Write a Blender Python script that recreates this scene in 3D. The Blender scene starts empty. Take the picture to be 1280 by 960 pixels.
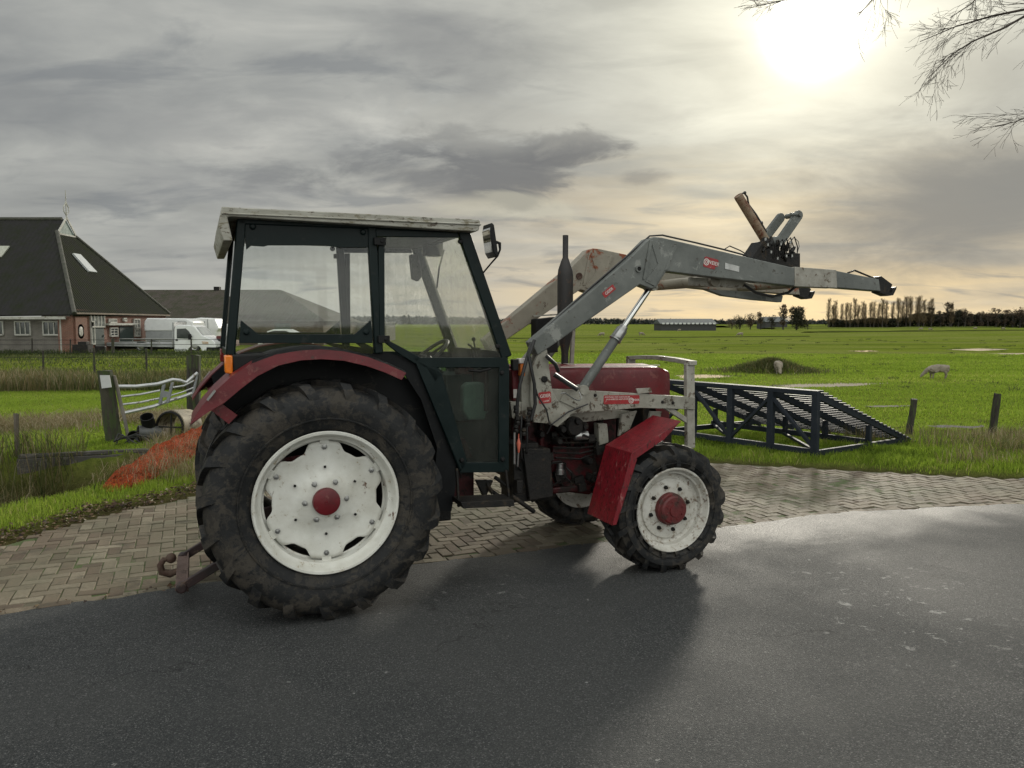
import bpy, bmesh, math, random
import numpy as np
from mathutils import Vector, Matrix, noise
R_ = math.radians
random.seed(7); np.random.seed(7)
scene = bpy.context.scene
COL = scene.collection

# ------------------------------------------------------------------ survey of the site (camera numbers used to size things)
FPX, CAMH, PITCH = 962.0, 1.85, R_(4.52)
def ray(u, v):
    a = (u-640)/FPX; b = -(v-480)/FPX
    return Vector((a, math.cos(PITCH)+b*math.sin(PITCH), -math.sin(PITCH)+b*math.cos(PITCH)))
def G(u, v, z=0.0):
    d = ray(u, v); t = (z-CAMH)/d.z
    return Vector((d.x*t, d.y*t, z))
def AT(u, v, Y):
    d = ray(u, v); t = Y/d.y
    return Vector((d.x*t, Y, CAMH+d.z*t))
TR = Vector((-1.178, 4.629, 0)); YAW = R_(22.26)
TC, TS = math.cos(YAW), math.sin(YAW)
def T(u, v, y):
    """side-view point on the tractor's plane y -> local (x, z)"""
    d = ray(u, v); n = (-TS, TC)
    k = (TR.x*n[0]+TR.y*n[1]+y)/(d.x*n[0]+d.y*n[1])
    x, yy, z = d.x*k, d.y*k, CAMH+d.z*k
    return ((x-TR.x)*TC+(yy-TR.y)*TS, z)
def TP(u, v, y):
    x, z = T(u, v, y); return Vector((x, y, z))

# ------------------------------------------------------------------ materials
def new_mat(name):
    m = bpy.data.materials.new(name); m.use_nodes = True
    nt = m.node_tree; nt.nodes.clear()
    return m, nt, nt.nodes, nt.links
def ramp(N, L, src, stops, interp='LINEAR'):
    r = N.new('ShaderNodeValToRGB'); r.color_ramp.interpolation = interp
    e = r.color_ramp.elements
    while len(e) > 1: e.remove(e[-1])
    e[0].position = stops[0][0]; e[0].color = (*stops[0][1], 1) if len(stops[0][1]) == 3 else stops[0][1]
    for p, c in stops[1:]:
        q = e.new(p); q.color = (*c, 1) if len(c) == 3 else c
    L.new(src, r.inputs[0]); return r.outputs[0]
def g3(v): return (v, v, v)
def noise_n(N, L, vec, scale, detail=4, rough=.6, dist=0):
    n = N.new('ShaderNodeTexNoise'); n.inputs['Scale'].default_value = scale
    n.inputs['Detail'].default_value = detail; n.inputs['Roughness'].default_value = rough
    n.inputs['Distortion'].default_value = dist
    if vec is not None: L.new(vec, n.inputs['Vector'])
    return n.outputs['Fac']
def mixc(N, L, f, a, b, bt='MIX'):
    m = N.new('ShaderNodeMix'); m.data_type = 'RGBA'; m.blend_type = bt
    for s, val in ((0, f), (6, a), (7, b)):
        if hasattr(val, 'links'): L.new(val, m.inputs[s])
        elif s == 0: m.inputs[0].default_value = val
        else: m.inputs[s].default_value = (*val[:3], 1)
    return m.outputs[2]
def math_n(N, L, op, a, b=None, clamp=False):
    m = N.new('ShaderNodeMath'); m.operation = op; m.use_clamp = clamp
    for i, val in enumerate((a, b)):
        if val is None: continue
        if hasattr(val, 'links'): L.new(val, m.inputs[i])
        else: m.inputs[i].default_value = val
    return m.outputs[0]
MATS = {}
def surf(name, c1, c2=None, scale=6, rough=.6, metal=0, bump=.0, bscale=60, wear=None, wear_amt=.35, wscale=9,
         wear2=None, wear2_amt=.2, spec=.5, coat=0, rvar=.15, stretch=None, coords='Object'):
    if name in MATS: return MATS[name]
    m, nt, N, L = new_mat(name)
    out = N.new('ShaderNodeOutputMaterial'); b = N.new('ShaderNodeBsdfPrincipled')
    L.new(b.outputs[0], out.inputs[0])
    tc = N.new('ShaderNodeTexCoord'); vec = tc.outputs[coords]
    if stretch:
        mp = N.new('ShaderNodeMapping'); mp.inputs['Scale'].default_value = stretch
        L.new(vec, mp.inputs[0]); vec = mp.outputs[0]
    c2 = c2 or tuple(x*.7 for x in c1)
    n1 = noise_n(N, L, vec, scale, 6, .65)
    col = mixc(N, L, ramp(N, L, n1, [(.35, g3(0)), (.65, g3(1))]), c1, c2)
    rg = math_n(N, L, 'ADD', math_n(N, L, 'MULTIPLY', n1, rvar*2), rough-rvar)
    if wear:
        n2 = noise_n(N, L, vec, wscale, 8, .72, .4)
        t = .66-.3*wear_amt
        f = ramp(N, L, n2, [(t-.02, g3(0)), (t+.03, g3(1))])
        col = mixc(N, L, f, col, wear)
        rg = math_n(N, L, 'MAXIMUM', rg, math_n(N, L, 'MULTIPLY', f, .8))
    if wear2:
        n3 = noise_n(N, L, vec, wscale*2.7, 8, .75, .2)
        t = .68-.3*wear2_amt
        col = mixc(N, L, ramp(N, L, n3, [(t-.015, g3(0)), (t+.02, g3(1))]), col, wear2)
    L.new(col, b.inputs['Base Color']); L.new(rg, b.inputs['Roughness'])
    b.inputs['Metallic'].default_value = metal; b.inputs['Specular IOR Level'].default_value = spec
    b.inputs['Coat Weight'].default_value = coat
    if bump:
        bp = N.new('ShaderNodeBump'); bp.inputs['Strength'].default_value = bump; bp.inputs['Distance'].default_value = .01
        L.new(noise_n(N, L, vec, bscale, 5, .6), bp.inputs['Height']); L.new(bp.outputs[0], b.inputs['Normal'])
    MATS[name] = m; return m

# ------------------------------------------------------------------ mesh builder
class MB:
    def __init__(s): s.v = []; s.f = []; s.m = []
    def add(s, vs, fs, mi=0):
        o = len(s.v); s.v += [tuple(p) for p in vs]; s.f += [tuple(i+o for i in f) for f in fs]; s.m += [mi]*len(fs)
        return s
    def box(s, c, d, rot=None, mi=0):
        hx, hy, hz = d[0]/2, d[1]/2, d[2]/2
        P = [Vector((a*hx, b*hy, e*hz)) for a in (-1, 1) for b in (-1, 1) for e in (-1, 1)]
        if rot is not None: P = [rot @ p for p in P]
        c = Vector(c)
        return s.add([p+c for p in P], [(0, 1, 3, 2), (4, 6, 7, 5), (0, 4, 5, 1), (2, 3, 7, 6), (0, 2, 6, 4), (1, 5, 7, 3)], mi)
    def bar(s, a, b, w, h, mi=0, up=(0, 0, 1)):
        a, b = Vector(a), Vector(b); d = b-a; L = d.length; x = d.normalized()
        u = Vector(up)
        if abs(x.dot(u)) > .98: u = Vector((1, 0, 0))
        y = u.cross(x).normalized(); z = x.cross(y)
        return s.box((a+b)/2, (L, w, h), Matrix((x, y, z)).transposed(), mi)
    def prism(s, pts, y0, y1, mi=0):
        n = len(pts)
        v = [(x, y0, z) for x, z in pts]+[(x, y1, z) for x, z in pts]
        f = [tuple(range(n)), tuple(range(2*n-1, n-1, -1))]+[(i, (i+1) % n, n+(i+1) % n, n+i) for i in range(n)]
        return s.add(v, f, mi)
    def hprism(s, pts, z0, z1, mi=0):
        n = len(pts)
        v = [(x, y, z0) for x, y in pts]+[(x, y, z1) for x, y in pts]
        f = [tuple(range(n-1, -1, -1)), tuple(range(n, 2*n))]+[(i, (i+1) % n, n+(i+1) % n, n+i) for i in range(n)]
        return s.add(v, f, mi)
    def tube(s, pts, r, seg=10, mi=0, cap=True):
        pts = [Vector(p) for p in pts]; n = len(pts)
        rs = r if isinstance(r, (list, tuple)) else [r]*n
        vs = []; prev = None
        for i, p in enumerate(pts):
            d = (pts[min(i+1, n-1)]-pts[max(i-1, 0)])
            d = d.normalized() if d.length > 1e-9 else Vector((0, 0, 1))
            if prev is None:
                u = d.orthogonal().normalized()
            else:
                u = (prev-d*prev.dot(d))
                u = u.normalized() if u.length > 1e-6 else d.orthogonal().normalized()
            prev = u; w = d.cross(u)
            for k in range(seg):
                a = 2*math.pi*k/seg; vs.append(p+(u*math.cos(a)+w*math.sin(a))*rs[i])
        fs = [(i*seg+k, i*seg+(k+1) % seg, (i+1)*seg+(k+1) % seg, (i+1)*seg+k) for i in range(n-1) for k in range(seg)]
        if cap: fs += [tuple(range(seg-1, -1, -1)), tuple(range((n-1)*seg, n*seg))]
        return s.add(vs, fs, mi)
    def lathe(s, prof, seg=48, c=(0, 0, 0), mi=0, axis='Y', a0=0, a1=None, rf=None):
        full = a1 is None; a1 = a0+2*math.pi if full else a1
        cols = seg if full else seg+1; vs = []
        for k in range(cols):
            a = a0+(a1-a0)*k/seg
            for r, t in prof:
                if rf: r = rf(r, a, t)
                ca, sa = r*math.cos(a), r*math.sin(a)
                p = (ca, t, sa) if axis == 'Y' else (ca, sa, t) if axis == 'Z' else (t, ca, sa)
                vs.append((p[0]+c[0], p[1]+c[1], p[2]+c[2]))
        m = len(prof); fs = []
        for k in range(seg):
            q = (k+1) % cols
            for j in range(m-1): fs.append((k*m+j, q*m+j, q*m+j+1, k*m+j+1))
        return s.add(vs, fs, mi)
    def ball(s, c, r, seg=12, ring=8, mi=0):
        r = r if isinstance(r, (tuple, list)) else (r, r, r)
        vs = []; fs = []
        for i in range(ring+1):
            t = math.pi*i/ring
            for k in range(seg):
                a = 2*math.pi*k/seg
                vs.append((c[0]+r[0]*math.sin(t)*math.cos(a), c[1]+r[1]*math.sin(t)*math.sin(a), c[2]+r[2]*math.cos(t)))
        for i in range(ring):
            for k in range(seg): fs.append((i*seg+k, (i+1)*seg+k, (i+1)*seg+(k+1) % seg, i*seg+(k+1) % seg))
        return s.add(vs, fs, mi)
    def build(s, name, mat, parent=None, smooth=35, bevel=0, weld=True, bseg=2):
        me = bpy.data.meshes.new(name); me.from_pydata(s.v, [], s.f)
        mats = mat if isinstance(mat, (list, tuple)) else [mat]
        for x in mats: me.materials.append(x)
        if len(mats) > 1: me.polygons.foreach_set('material_index', s.m)
        bm = bmesh.new(); bm.from_mesh(me)
        if weld: bmesh.ops.remove_doubles(bm, verts=bm.verts, dist=1e-5)
        bmesh.ops.recalc_face_normals(bm, faces=bm.faces); bm.to_mesh(me); bm.free()
        if smooth:
            me.polygons.foreach_set('use_smooth', [True]*len(me.polygons)); me.set_sharp_from_angle(angle=R_(smooth))
        o = bpy.data.objects.new(name, me); COL.objects.link(o)
        if parent: o.parent = parent
        if bevel:
            b = o.modifiers.new('bevel', 'BEVEL'); b.width = bevel; b.segments = bseg; b.limit_method = 'ANGLE'; b.angle_limit = R_(40)
        return o
def empty(name, loc=(0, 0, 0), rz=0):
    o = bpy.data.objects.new(name, None); COL.objects.link(o); o.location = loc; o.rotation_euler = (0, 0, rz)
    o.empty_display_size = .2; return o
def tag(o, label=None, cat=None, group=None, kind=None):
    if label: o['label'] = label
    if cat: o['category'] = cat
    if group: o['group'] = group
    if kind: o['kind'] = kind
    return o
def copy_tree(o, parent=None):
    c = o.copy(); COL.objects.link(c)
    if parent: c.parent = parent; c.matrix_parent_inverse = o.matrix_parent_inverse.copy()
    for ch in list(o.children): copy_tree(ch, c)
    return c
def lerp(a, b, t): return a+(b-a)*t
def sm(a, b, x):
    t = min(1, max(0, (x-a)/(b-a))); return t*t*(3-2*t)
_font = {}
def text_geo(txt, size):
    """flat letter faces centred on the origin: verts2d, faces"""
    k = (txt, size)
    if k in _font: return _font[k]
    cu = bpy.data.curves.new('t', 'FONT'); cu.body = txt; cu.size = size; cu.align_x = 'CENTER'; cu.align_y = 'CENTER'; cu.resolution_u = 3
    cu.offset = size*.012
    o = bpy.data.objects.new('t', cu); COL.objects.link(o); bpy.context.view_layer.update()
    me = o.evaluated_get(bpy.context.evaluated_depsgraph_get()).to_mesh()
    r = ([(v.co.x, v.co.y) for v in me.vertices], [tuple(p.vertices) for p in me.polygons])
    bpy.data.objects.remove(o); bpy.data.curves.remove(cu); _font[k] = r; return r
# ------------------------------------------------------------------ sky, sun, camera
SUN_AZ, SUN_EL = R_(21.0), R_(19.3)      # to the right of +Y, above the horizon
SUND = Vector((math.sin(SUN_AZ)*math.cos(SUN_EL), math.cos(SUN_AZ)*math.cos(SUN_EL), math.sin(SUN_EL)))
def build_world():
    w = bpy.data.worlds.new('World'); scene.world = w; w.use_nodes = True
    N, L = w.node_tree.nodes, w.node_tree.links; N.clear()
    out = N.new('ShaderNodeOutputWorld'); bg = N.new('ShaderNodeBackground'); L.new(bg.outputs[0], out.inputs[0])
    sky = N.new('ShaderNodeTexSky'); sky.sky_type = 'NISHITA'; sky.sun_disc = False
    sky.sun_elevation = SUN_EL; sky.sun_rotation = SUN_AZ; sky.air_density = 1.5; sky.dust_density = 2.5
    tc = N.new('ShaderNodeTexCoord'); d = tc.outputs['Generated']
    sep = N.new('ShaderNodeSeparateXYZ'); L.new(d, sep.inputs[0]); X, Y, Z = sep.outputs
    M = lambda op, a, b=None, c=False: math_n(N, L, op, a, b, c)
    zc = M('MAXIMUM', Z, 0.0)
    den = M('ADD', zc, .17)
    cv = N.new('ShaderNodeCombineXYZ'); L.new(M('DIVIDE', X, den), cv.inputs[0]); L.new(M('DIVIDE', Y, den), cv.inputs[1])
    mp = N.new('ShaderNodeMapping'); mp.inputs['Rotation'].default_value = (0, 0, R_(-14)); mp.inputs['Scale'].default_value = (.75, 1.25, 1)
    mp.inputs['Location'].default_value = (1.3, .35, 0)
    L.new(cv.outputs[0], mp.inputs[0]); P = mp.outputs[0]
    big = noise_n(N, L, P, .95, 5, .52, .3)
    med = noise_n(N, L, P, 2.3, 7, .58, .5)
    # cloud sheet brightness
    shade = M('ADD', M('MULTIPLY', big, .6), M('MULTIPLY', med, .4))
    sheet = ramp(N, L, shade, [(.36, (.225, .235, .238)), (.46, (.305, .315, .31)), (.55, (.40, .408, .388)), (.66, (.54, .54, .50))])
    # angle to the sun
    dt = N.new('ShaderNodeVectorMath'); dt.operation = 'DOT_PRODUCT'; L.new(d, dt.inputs[0]); dt.inputs[1].default_value = SUND
    dp = M('MAXIMUM', dt.outputs['Value'], 0.0)
    halo = M('POWER', dp, 12.0); glow = M('POWER', dp, 32.0); core = M('POWER', dp, 300.0); disc = M('POWER', dp, 2600.0)
    # horizon band: gaps in the cloud low down, warm towards the sun
    hb = ramp(N, L, Z, [(0, g3(1)), (.045, g3(.9)), (.10, g3(.42)), (.22, g3(0))])
    st = N.new('ShaderNodeMapping'); st.inputs['Scale'].default_value = (2.2, 2.2, 21.0); L.new(d, st.inputs[0])
    streak = ramp(N, L, noise_n(N, L, st.outputs[0], 1.7, 5, .55, .3), [(.36, g3(.45)), (.58, g3(1))])
    hbm = M('MULTIPLY', hb, streak)
    warm = mixc(N, L, M('MULTIPLY', M('POWER', dp, 14.0), 1.25, True), (.46, .465, .43), (1.25, .86, .34))
    base = mixc(N, L, .12, sheet, sky.outputs[0]) if False else sheet
    c1 = mixc(N, L, hbm, base, warm)
    # dark ragged patch clouds in front
    mp2 = N.new('ShaderNodeMapping'); mp2.inputs['Scale'].default_value = (1.0, 1.9, 1); mp2.inputs['Rotation'].default_value = (0, 0, R_(-10)); mp2.inputs['Location'].default_value = (4.42, 2.2, 0)
    L.new(cv.outputs[0], mp2.inputs[0])
    dk = noise_n(N, L, mp2.outputs[0], 1.6, 7, .55, .6)
    dkm = M('MULTIPLY', ramp(N, L, dk, [(.55, g3(0)), (.66, g3(1))]), .62)
    c2 = mixc(N, L, dkm, c1, (.2, .215, .23))
    # light coming through the veil round the sun
    def addc(base, f, col):
        return mixc(N, L, 1.0, base, mixc(N, L, f, (0, 0, 0), col), 'ADD')
    veil = M('ADD', .72, M('MULTIPLY', med, .56))
    c3 = addc(c2, M('MULTIPLY', M('MULTIPLY', halo, .03), veil, True), (1.0, .92, .72))
    c3 = addc(c3, M('MULTIPLY', M('MULTIPLY', glow, .52), veil, True), (1.0, .955, .70))
    # individual cloud banks: ragged darker masses at fixed places in the sky
    wn = N.new('ShaderNodeTexNoise'); wn.inputs['Scale'].default_value = 6.5; wn.inputs['Detail'].default_value = 9; wn.inputs['Roughness'].default_value = .60; wn.inputs['Distortion'].default_value = .35
    ms = N.new('ShaderNodeMapping'); ms.inputs['Scale'].default_value = (1, 1, 2.9); L.new(d, ms.inputs[0]); L.new(ms.outputs[0], wn.inputs['Vector'])
    for (u, v, su, sv, amt, rag, col) in ((520, 222, 190, 30, .72, 2.3, (.185, .193, .20)), (640, 208, 120, 34, .62, 2.6, (.165, .172, .18)), (710, 186, 60, 22, .75, 2.2, (.165, .172, .18)), (610, 105, 50, 18, .35, 2.4, (.25, .255, .255)), (420, 130, 160, 40, .25, 2.2, (.26, .27, .27)), (250, 235, 150, 24, .3, 2.4, (.27, .275, .28)), (640, 150, 140, 26, .3, 2.6, (.52, .51, .45)), (620, 262, 190, 14, .45, 2.4, (.62, .59, .46)), (60, 205, 120, 30, .3, 2., (.44, .44, .42)), (300, 180, 120, 20, .25, 2.4, (.42, .42, .40)), (1200, 262, 250, 112, .96, .5, (.245, .25, .24)), (1040, 350, 130, 22, .35, 1., (.42, .38, .29)), (820, 300, 120, 12, .3, 1.2, (.40, .38, .32)), (740, 330, 160, 10, .4, 1.2, (.36, .35, .31)), (1230, 80, 130, 60, .35, .8, (.42, .41, .36)),
                                          (150, 150, 330, 50, .40, .9, (.215, .225, .235)), (560, 40, 110, 40, .40, 1.4, (.23, .235, .24)), (800, 222, 40, 12, .6, 1.5, (.24, .24, .23)), (230, 335, 190, 14, .4, 1.2, (.25, .255, .26)), (1000, 150, 60, 18, .0, 1., (.3, .3, .3))):
        dv = ray(u, v).normalized(); sb = N.new('ShaderNodeVectorMath'); sb.operation = 'SUBTRACT'; L.new(d, sb.inputs[0]); sb.inputs[1].default_value = dv
        sc_ = N.new('ShaderNodeVectorMath'); sc_.operation = 'MULTIPLY'; L.new(sb.outputs[0], sc_.inputs[0]); sc_.inputs[1].default_value = (FPX/su, FPX/su, FPX/sv)
        ln = N.new('ShaderNodeVectorMath'); ln.operation = 'LENGTH'; L.new(sc_.outputs[0], ln.inputs[0])
        q = M('ADD', M('SUBTRACT', 1.12, ln.outputs['Value']), M('MULTIPLY', M('SUBTRACT', wn.outputs['Fac'], .5), rag*2.2))
        f_ = ramp(N, L, q, [(0, g3(0)), (.95, g3(1))], 'EASE'); c3 = mixc(N, L, M('MULTIPLY', f_, amt), c3, col)
    cs = N.new('ShaderNodeVectorMath'); cs.operation = 'SCALE'; cs.inputs[0].default_value = (.42, .40, .33); L.new(core, cs.inputs['Scale'])
    ds = N.new('ShaderNodeVectorMath'); ds.operation = 'SCALE'; ds.inputs[0].default_value = (16, 15.4, 14); L.new(disc, ds.inputs['Scale'])
    av = N.new('ShaderNodeVectorMath'); av.operation = 'ADD'; L.new(c3, av.inputs[0]); L.new(cs.outputs[0], av.inputs[1])
    av2 = N.new('ShaderNodeVectorMath'); av2.operation = 'ADD'; L.new(av.outputs[0], av2.inputs[0]); L.new(ds.outputs[0], av2.inputs[1])
    # overcast sky is brighter overhead; extra gain added behind the viewer fills shaded sides
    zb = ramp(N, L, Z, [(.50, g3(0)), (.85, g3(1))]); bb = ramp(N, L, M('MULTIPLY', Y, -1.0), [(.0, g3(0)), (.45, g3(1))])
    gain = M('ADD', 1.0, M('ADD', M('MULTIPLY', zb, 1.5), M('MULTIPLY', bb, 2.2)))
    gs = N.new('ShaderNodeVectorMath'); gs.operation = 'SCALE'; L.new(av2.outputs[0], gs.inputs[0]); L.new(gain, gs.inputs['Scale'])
    # a little clear-sky light (Nishita) shines through all of it
    sk = N.new('ShaderNodeVectorMath'); sk.operation = 'SCALE'; sk.inputs['Scale'].default_value = .012; L.new(sky.outputs[0], sk.inputs[0])
    fin = N.new('ShaderNodeVectorMath'); fin.operation = 'ADD'
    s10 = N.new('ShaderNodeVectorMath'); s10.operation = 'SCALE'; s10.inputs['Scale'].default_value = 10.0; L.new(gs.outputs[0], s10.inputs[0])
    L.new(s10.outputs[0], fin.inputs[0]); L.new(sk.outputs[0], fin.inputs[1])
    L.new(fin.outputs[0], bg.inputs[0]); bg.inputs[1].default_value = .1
    w.cycles.sampling_method = 'MANUAL'; w.cycles.sample_map_resolution = 1024
build_world()
sun = bpy.data.lights.new('sun', 'SUN'); sun.energy = 2.6; sun.angle = R_(5.5); sun.color = (1, .93, .8)
so = bpy.data.objects.new('sun', sun); COL.objects.link(so); so.rotation_euler = (-SUND).to_track_quat('-Z', 'Y').to_euler(); so.location = (20, 40, 30)
cam = bpy.data.cameras.new('camera'); co = bpy.data.objects.new('camera', cam); COL.objects.link(co)
cam.sensor_fit = 'HORIZONTAL'; cam.sensor_width = 36; cam.lens = 36*FPX/1280; cam.clip_start = .05; cam.clip_end = 9000
co.location = (0, 0, CAMH); co.rotation_euler = (math.pi/2-PITCH, 0, 0); scene.camera = co
scene.view_settings.view_transform = 'Standard'; scene.view_settings.look = 'None'; scene.view_settings.exposure = 0; scene.view_settings.gamma = 1
scene.render.engine = 'CYCLES'
cy = scene.cycles; cy.use_denoising = True; cy.max_bounces = 7; cy.transparent_max_bounces = 16; cy.use_adaptive_sampling = True; cy.adaptive_threshold = .02
cy.sample_clamp_indirect = 6; cy.caustics_reflective = False; cy.caustics_refractive = False
try: cy.denoiser = 'OPENIMAGEDENOISE'; cy.denoising_prefilter = 'ACCURATE'
except Exception: pass

# ------------------------------------------------------------------ terrain
def sdpoly(px, py, poly):
    """signed distance (negative inside), numpy arrays"""
    d = np.full(px.shape, 1e9); inside = np.zeros(px.shape, bool); n = len(poly)
    for i in range(n):
        ax, ay = poly[i]; bx, by = poly[(i+1) % n]
        ex, ey = bx-ax, by-ay; wx, wy = px-ax, py-ay
        t = np.clip((wx*ex+wy*ey)/(ex*ex+ey*ey), 0, 1)
        d = np.minimum(d, np.hypot(wx-ex*t, wy-ey*t))
        c = ((ay > py) != (by > py)) & (px < (bx-ax)*(py-ay)/((by-ay) if by != ay else 1e-9)+ax)
        inside ^= c
    return np.where(inside, -d, d)
ROADEDGE = [(-60, -16.4), (-9, 2.35), (-3.26, 4.77), (-2.44, 5.21), (-2.12, 5.38), (-.68, 5.82), (.81, 6.39), (1.92, 6.86), (3.14, 7.40), (4.1, 7.62), (5.21, 7.78), (9, 8.25), (22, 9.4), (90, 14)]
PAVEEDGE = [(-9, 4.3), (-6.2, 5.25), (-4.9, 5.85), (-4.27, 6.29), (-4.05, 6.9), (-3.9, 7.4), (-3.39, 8.14), (-3.1, 9.2), (-2.9, 10.6), (-2.7, 12.2), (-.6, 12.0), (.8, 10.8), (2.67, 10.14), (4.93, 9.38), (6.06, 9.0), (9, 9.1), (11, 9.0)]
ROAD = ROADEDGE+[(90, -30), (-60, -30)]
PAVE = PAVEEDGE+[(11, 8.45), (9, 8.25), (5.21, 7.78), (4.1, 7.62), (3.14, 7.40), (1.92, 6.86), (.81, 6.39), (-.68, 5.82), (-2.12, 5.38), (-2.44, 5.21), (-3.26, 4.77), (-9, 2.35)]
DITCH = [(-4.55, 9.0), (-4.75, 8.2), (-5.1, 7.5), (-6.2, 6.9), (-9, 6.1), (-40, 2), (-40, 7.5), (-14, 9.2), (-6.74, 10.51), (-5.3, 10.85), (-4.75, 10.8)]
DITCH2 = [(-60, 20.5), (-18, 23.4), (-9, 24.6), (-5, 25.5), (-5, 26.6), (-9, 25.9), (-18, 24.9), (-60, 22)]
def smn(a, b, x):
    t = np.clip((x-a)/(b-a), 0, 1); return t*t*(3-2*t)
def vnoise(x, y, s):
    return (np.sin(x*s*1.3+1.7*np.sin(y*s*.9+.4))+np.sin(y*s*1.7+2.1*np.sin(x*s*.7+1.3))+.6*np.sin((x+y)*s*2.9+.8)+.5*np.sin((x-1.3*y)*s*4.1))/3.1
MOUND = G(963, 466, -.6)
def hgt(x, y):
    x = np.asarray(x, float); y = np.asarray(y, float)
    dr = sdpoly(x, y, ROAD); dp = sdpoly(x, y, PAVE); dh = np.minimum(dr, dp)
    right = smn(-7, 1, x)
    field = -.2*(1-right)-.6*right
    dist = smn(1.0, 9.5, dh)
    z = field*dist*np.where(y > 0, 1, 1)
    z = z+(0-z)*smn(33, 42, y)*(1-smn(-13, -4, x))*(1-smn(120, 200, y))
    z = z+.03*vnoise(x, y, .35)*smn(1, 8, dh)*(1-smn(14, 30, y))+.02*vnoise(x, y, 2.3)*smn(.3, 2, dh)*(1-smn(14, 30, y))
    z = z+.035*smn(0, .35, dh)
    z = np.where(dh < 0, -.035, z-.03*(1-smn(0, .12, dh)))
    dd = sdpoly(x, y, DITCH); z = z-.85*smn(.1, -.42, dd)
    d2 = sdpoly(x, y, DITCH2); z = z-.5*smn(.2, -.5, d2)
    mr = np.hypot((x-MOUND.x)/1.25, (y-MOUND.y)/1.1); z = z+(.30+.12*vnoise(x, y, 2.6)+.06*vnoise(x, y, 6))*(1-smn(.3, 1.9, mr))
    return z
def axis(fine0, fine1, step, lo, hi, g=1.16):
    a = list(np.arange(fine0, fine1+1e-6, step)); s = step; v = fine1
    while v < hi: s *= g; v += s; a.append(v)
    s = step; v = fine0
    while v > lo: s *= g; v -= s; a.insert(0, v)
    return np.array(a)
def grid_mesh(name, xs, ys, zf, mat):
    XX, YY = np.meshgrid(xs, ys); ZZ = zf(XX, YY)
    nv = XX.size; co_ = np.stack([XX.ravel(), YY.ravel(), ZZ.ravel()], 1)
    nx, ny = len(xs), len(ys); i = np.arange(nx-1); j = np.arange(ny-1); I, J = np.meshgrid(i, j)
    a = (J*nx+I).ravel(); F = np.stack([a, a+1, a+nx+1, a+nx], 1)
    me = bpy.data.meshes.new(name); me.vertices.add(nv); me.vertices.foreach_set('co', co_.ravel())
    me.loops.add(F.size); me.loops.foreach_set('vertex_index', F.ravel().astype(np.int32))
    me.polygons.add(len(F)); me.polygons.foreach_set('loop_start', np.arange(0, F.size, 4, dtype=np.int32)); me.polygons.foreach_set('use_smooth', np.ones(len(F), bool))
    me.update(calc_edges=True); me.materials.append(mat)
    o = bpy.data.objects.new(name, me); COL.objects.link(o); return o
def ground_material():
    m, nt, N, L = new_mat('meadow')
    out = N.new('ShaderNodeOutputMaterial'); b = N.new('ShaderNodeBsdfPrincipled'); L.new(b.outputs[0], out.inputs[0])
    g = N.new('ShaderNodeNewGeometry'); p = g.outputs['Position']
    mp = N.new('ShaderNodeMapping'); mp.inputs['Scale'].default_value = (.35, 1.0, 1); L.new(p, mp.inputs[0])
    n0 = noise_n(N, L, mp.outputs[0], .09, 5, .6); n1 = noise_n(N, L, mp.outputs[0], .6, 6, .65); n2 = noise_n(N, L, p, 9, 5, .7); n3 = noise_n(N, L, p, 60, 3, .7)
    c = ramp(N, L, n1, [(.34, (.135, .175, .022)), (.5, (.175, .22, .028)), (.66, (.22, .25, .04))])
    c = mixc(N, L, ramp(N, L, n0, [(.42, g3(0)), (.60, g3(.8))]), c, (.24, .25, .075))
    mpb = N.new('ShaderNodeMapping'); mpb.inputs['Scale'].default_value = (.10, 1.0, 1); L.new(p, mpb.inputs[0])
    c = mixc(N, L, ramp(N, L, noise_n(N, L, mpb.outputs[0], .16, 6, .7, .6), [(.50, g3(0)), (.62, g3(.65))]), c, (.075, .10, .022))
    c = mixc(N, L, ramp(N, L, n2, [(.35, g3(.55)), (.62, g3(0))]), c, (.045, .075, .012))
    c = mixc(N, L, ramp(N, L, n3, [(.40, g3(.35)), (.6, g3(0))]), c, (.04, .06, .012))
    # bare wet soil, in the ditch and on trodden spots
    sp = N.new('ShaderNodeSeparateXYZ'); L.new(p, sp.inputs[0])
    soil = ramp(N, L, noise_n(N, L, p, .8, 6, .7), [(.60, g3(0)), (.68, g3(.7))])
    c = mixc(N, L, soil, c, (.06, .05, .026))
    att = N.new('ShaderNodeAttribute'); att.attribute_name = 'soil'
    c = mixc(N, L, att.outputs['Fac'], c, mixc(N, L, n2, (.03, .024, .014), (.065, .052, .03)))
    L.new(c, b.inputs['Base Color']); b.inputs['Roughness'].default_value = 1; b.inputs['Specular IOR Level'].default_value = 0
    bp = N.new('ShaderNodeBump'); bp.inputs['Strength'].default_value = .9; bp.inputs['Distance'].default_value = .06
    L.new(math_n(N, L, 'ADD', n2, math_n(N, L, 'MULTIPLY', n3, .5)), bp.inputs['Height']); L.new(bp.outputs[0], b.inputs['Normal'])
    return m
xs = axis(-9, 10.5, .14, -2500, 2500); ys = axis(4, 14.5, .14, -400, 5000)
ground = grid_mesh('ground', xs, ys, hgt, ground_material()); tag(ground, kind='structure')
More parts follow.
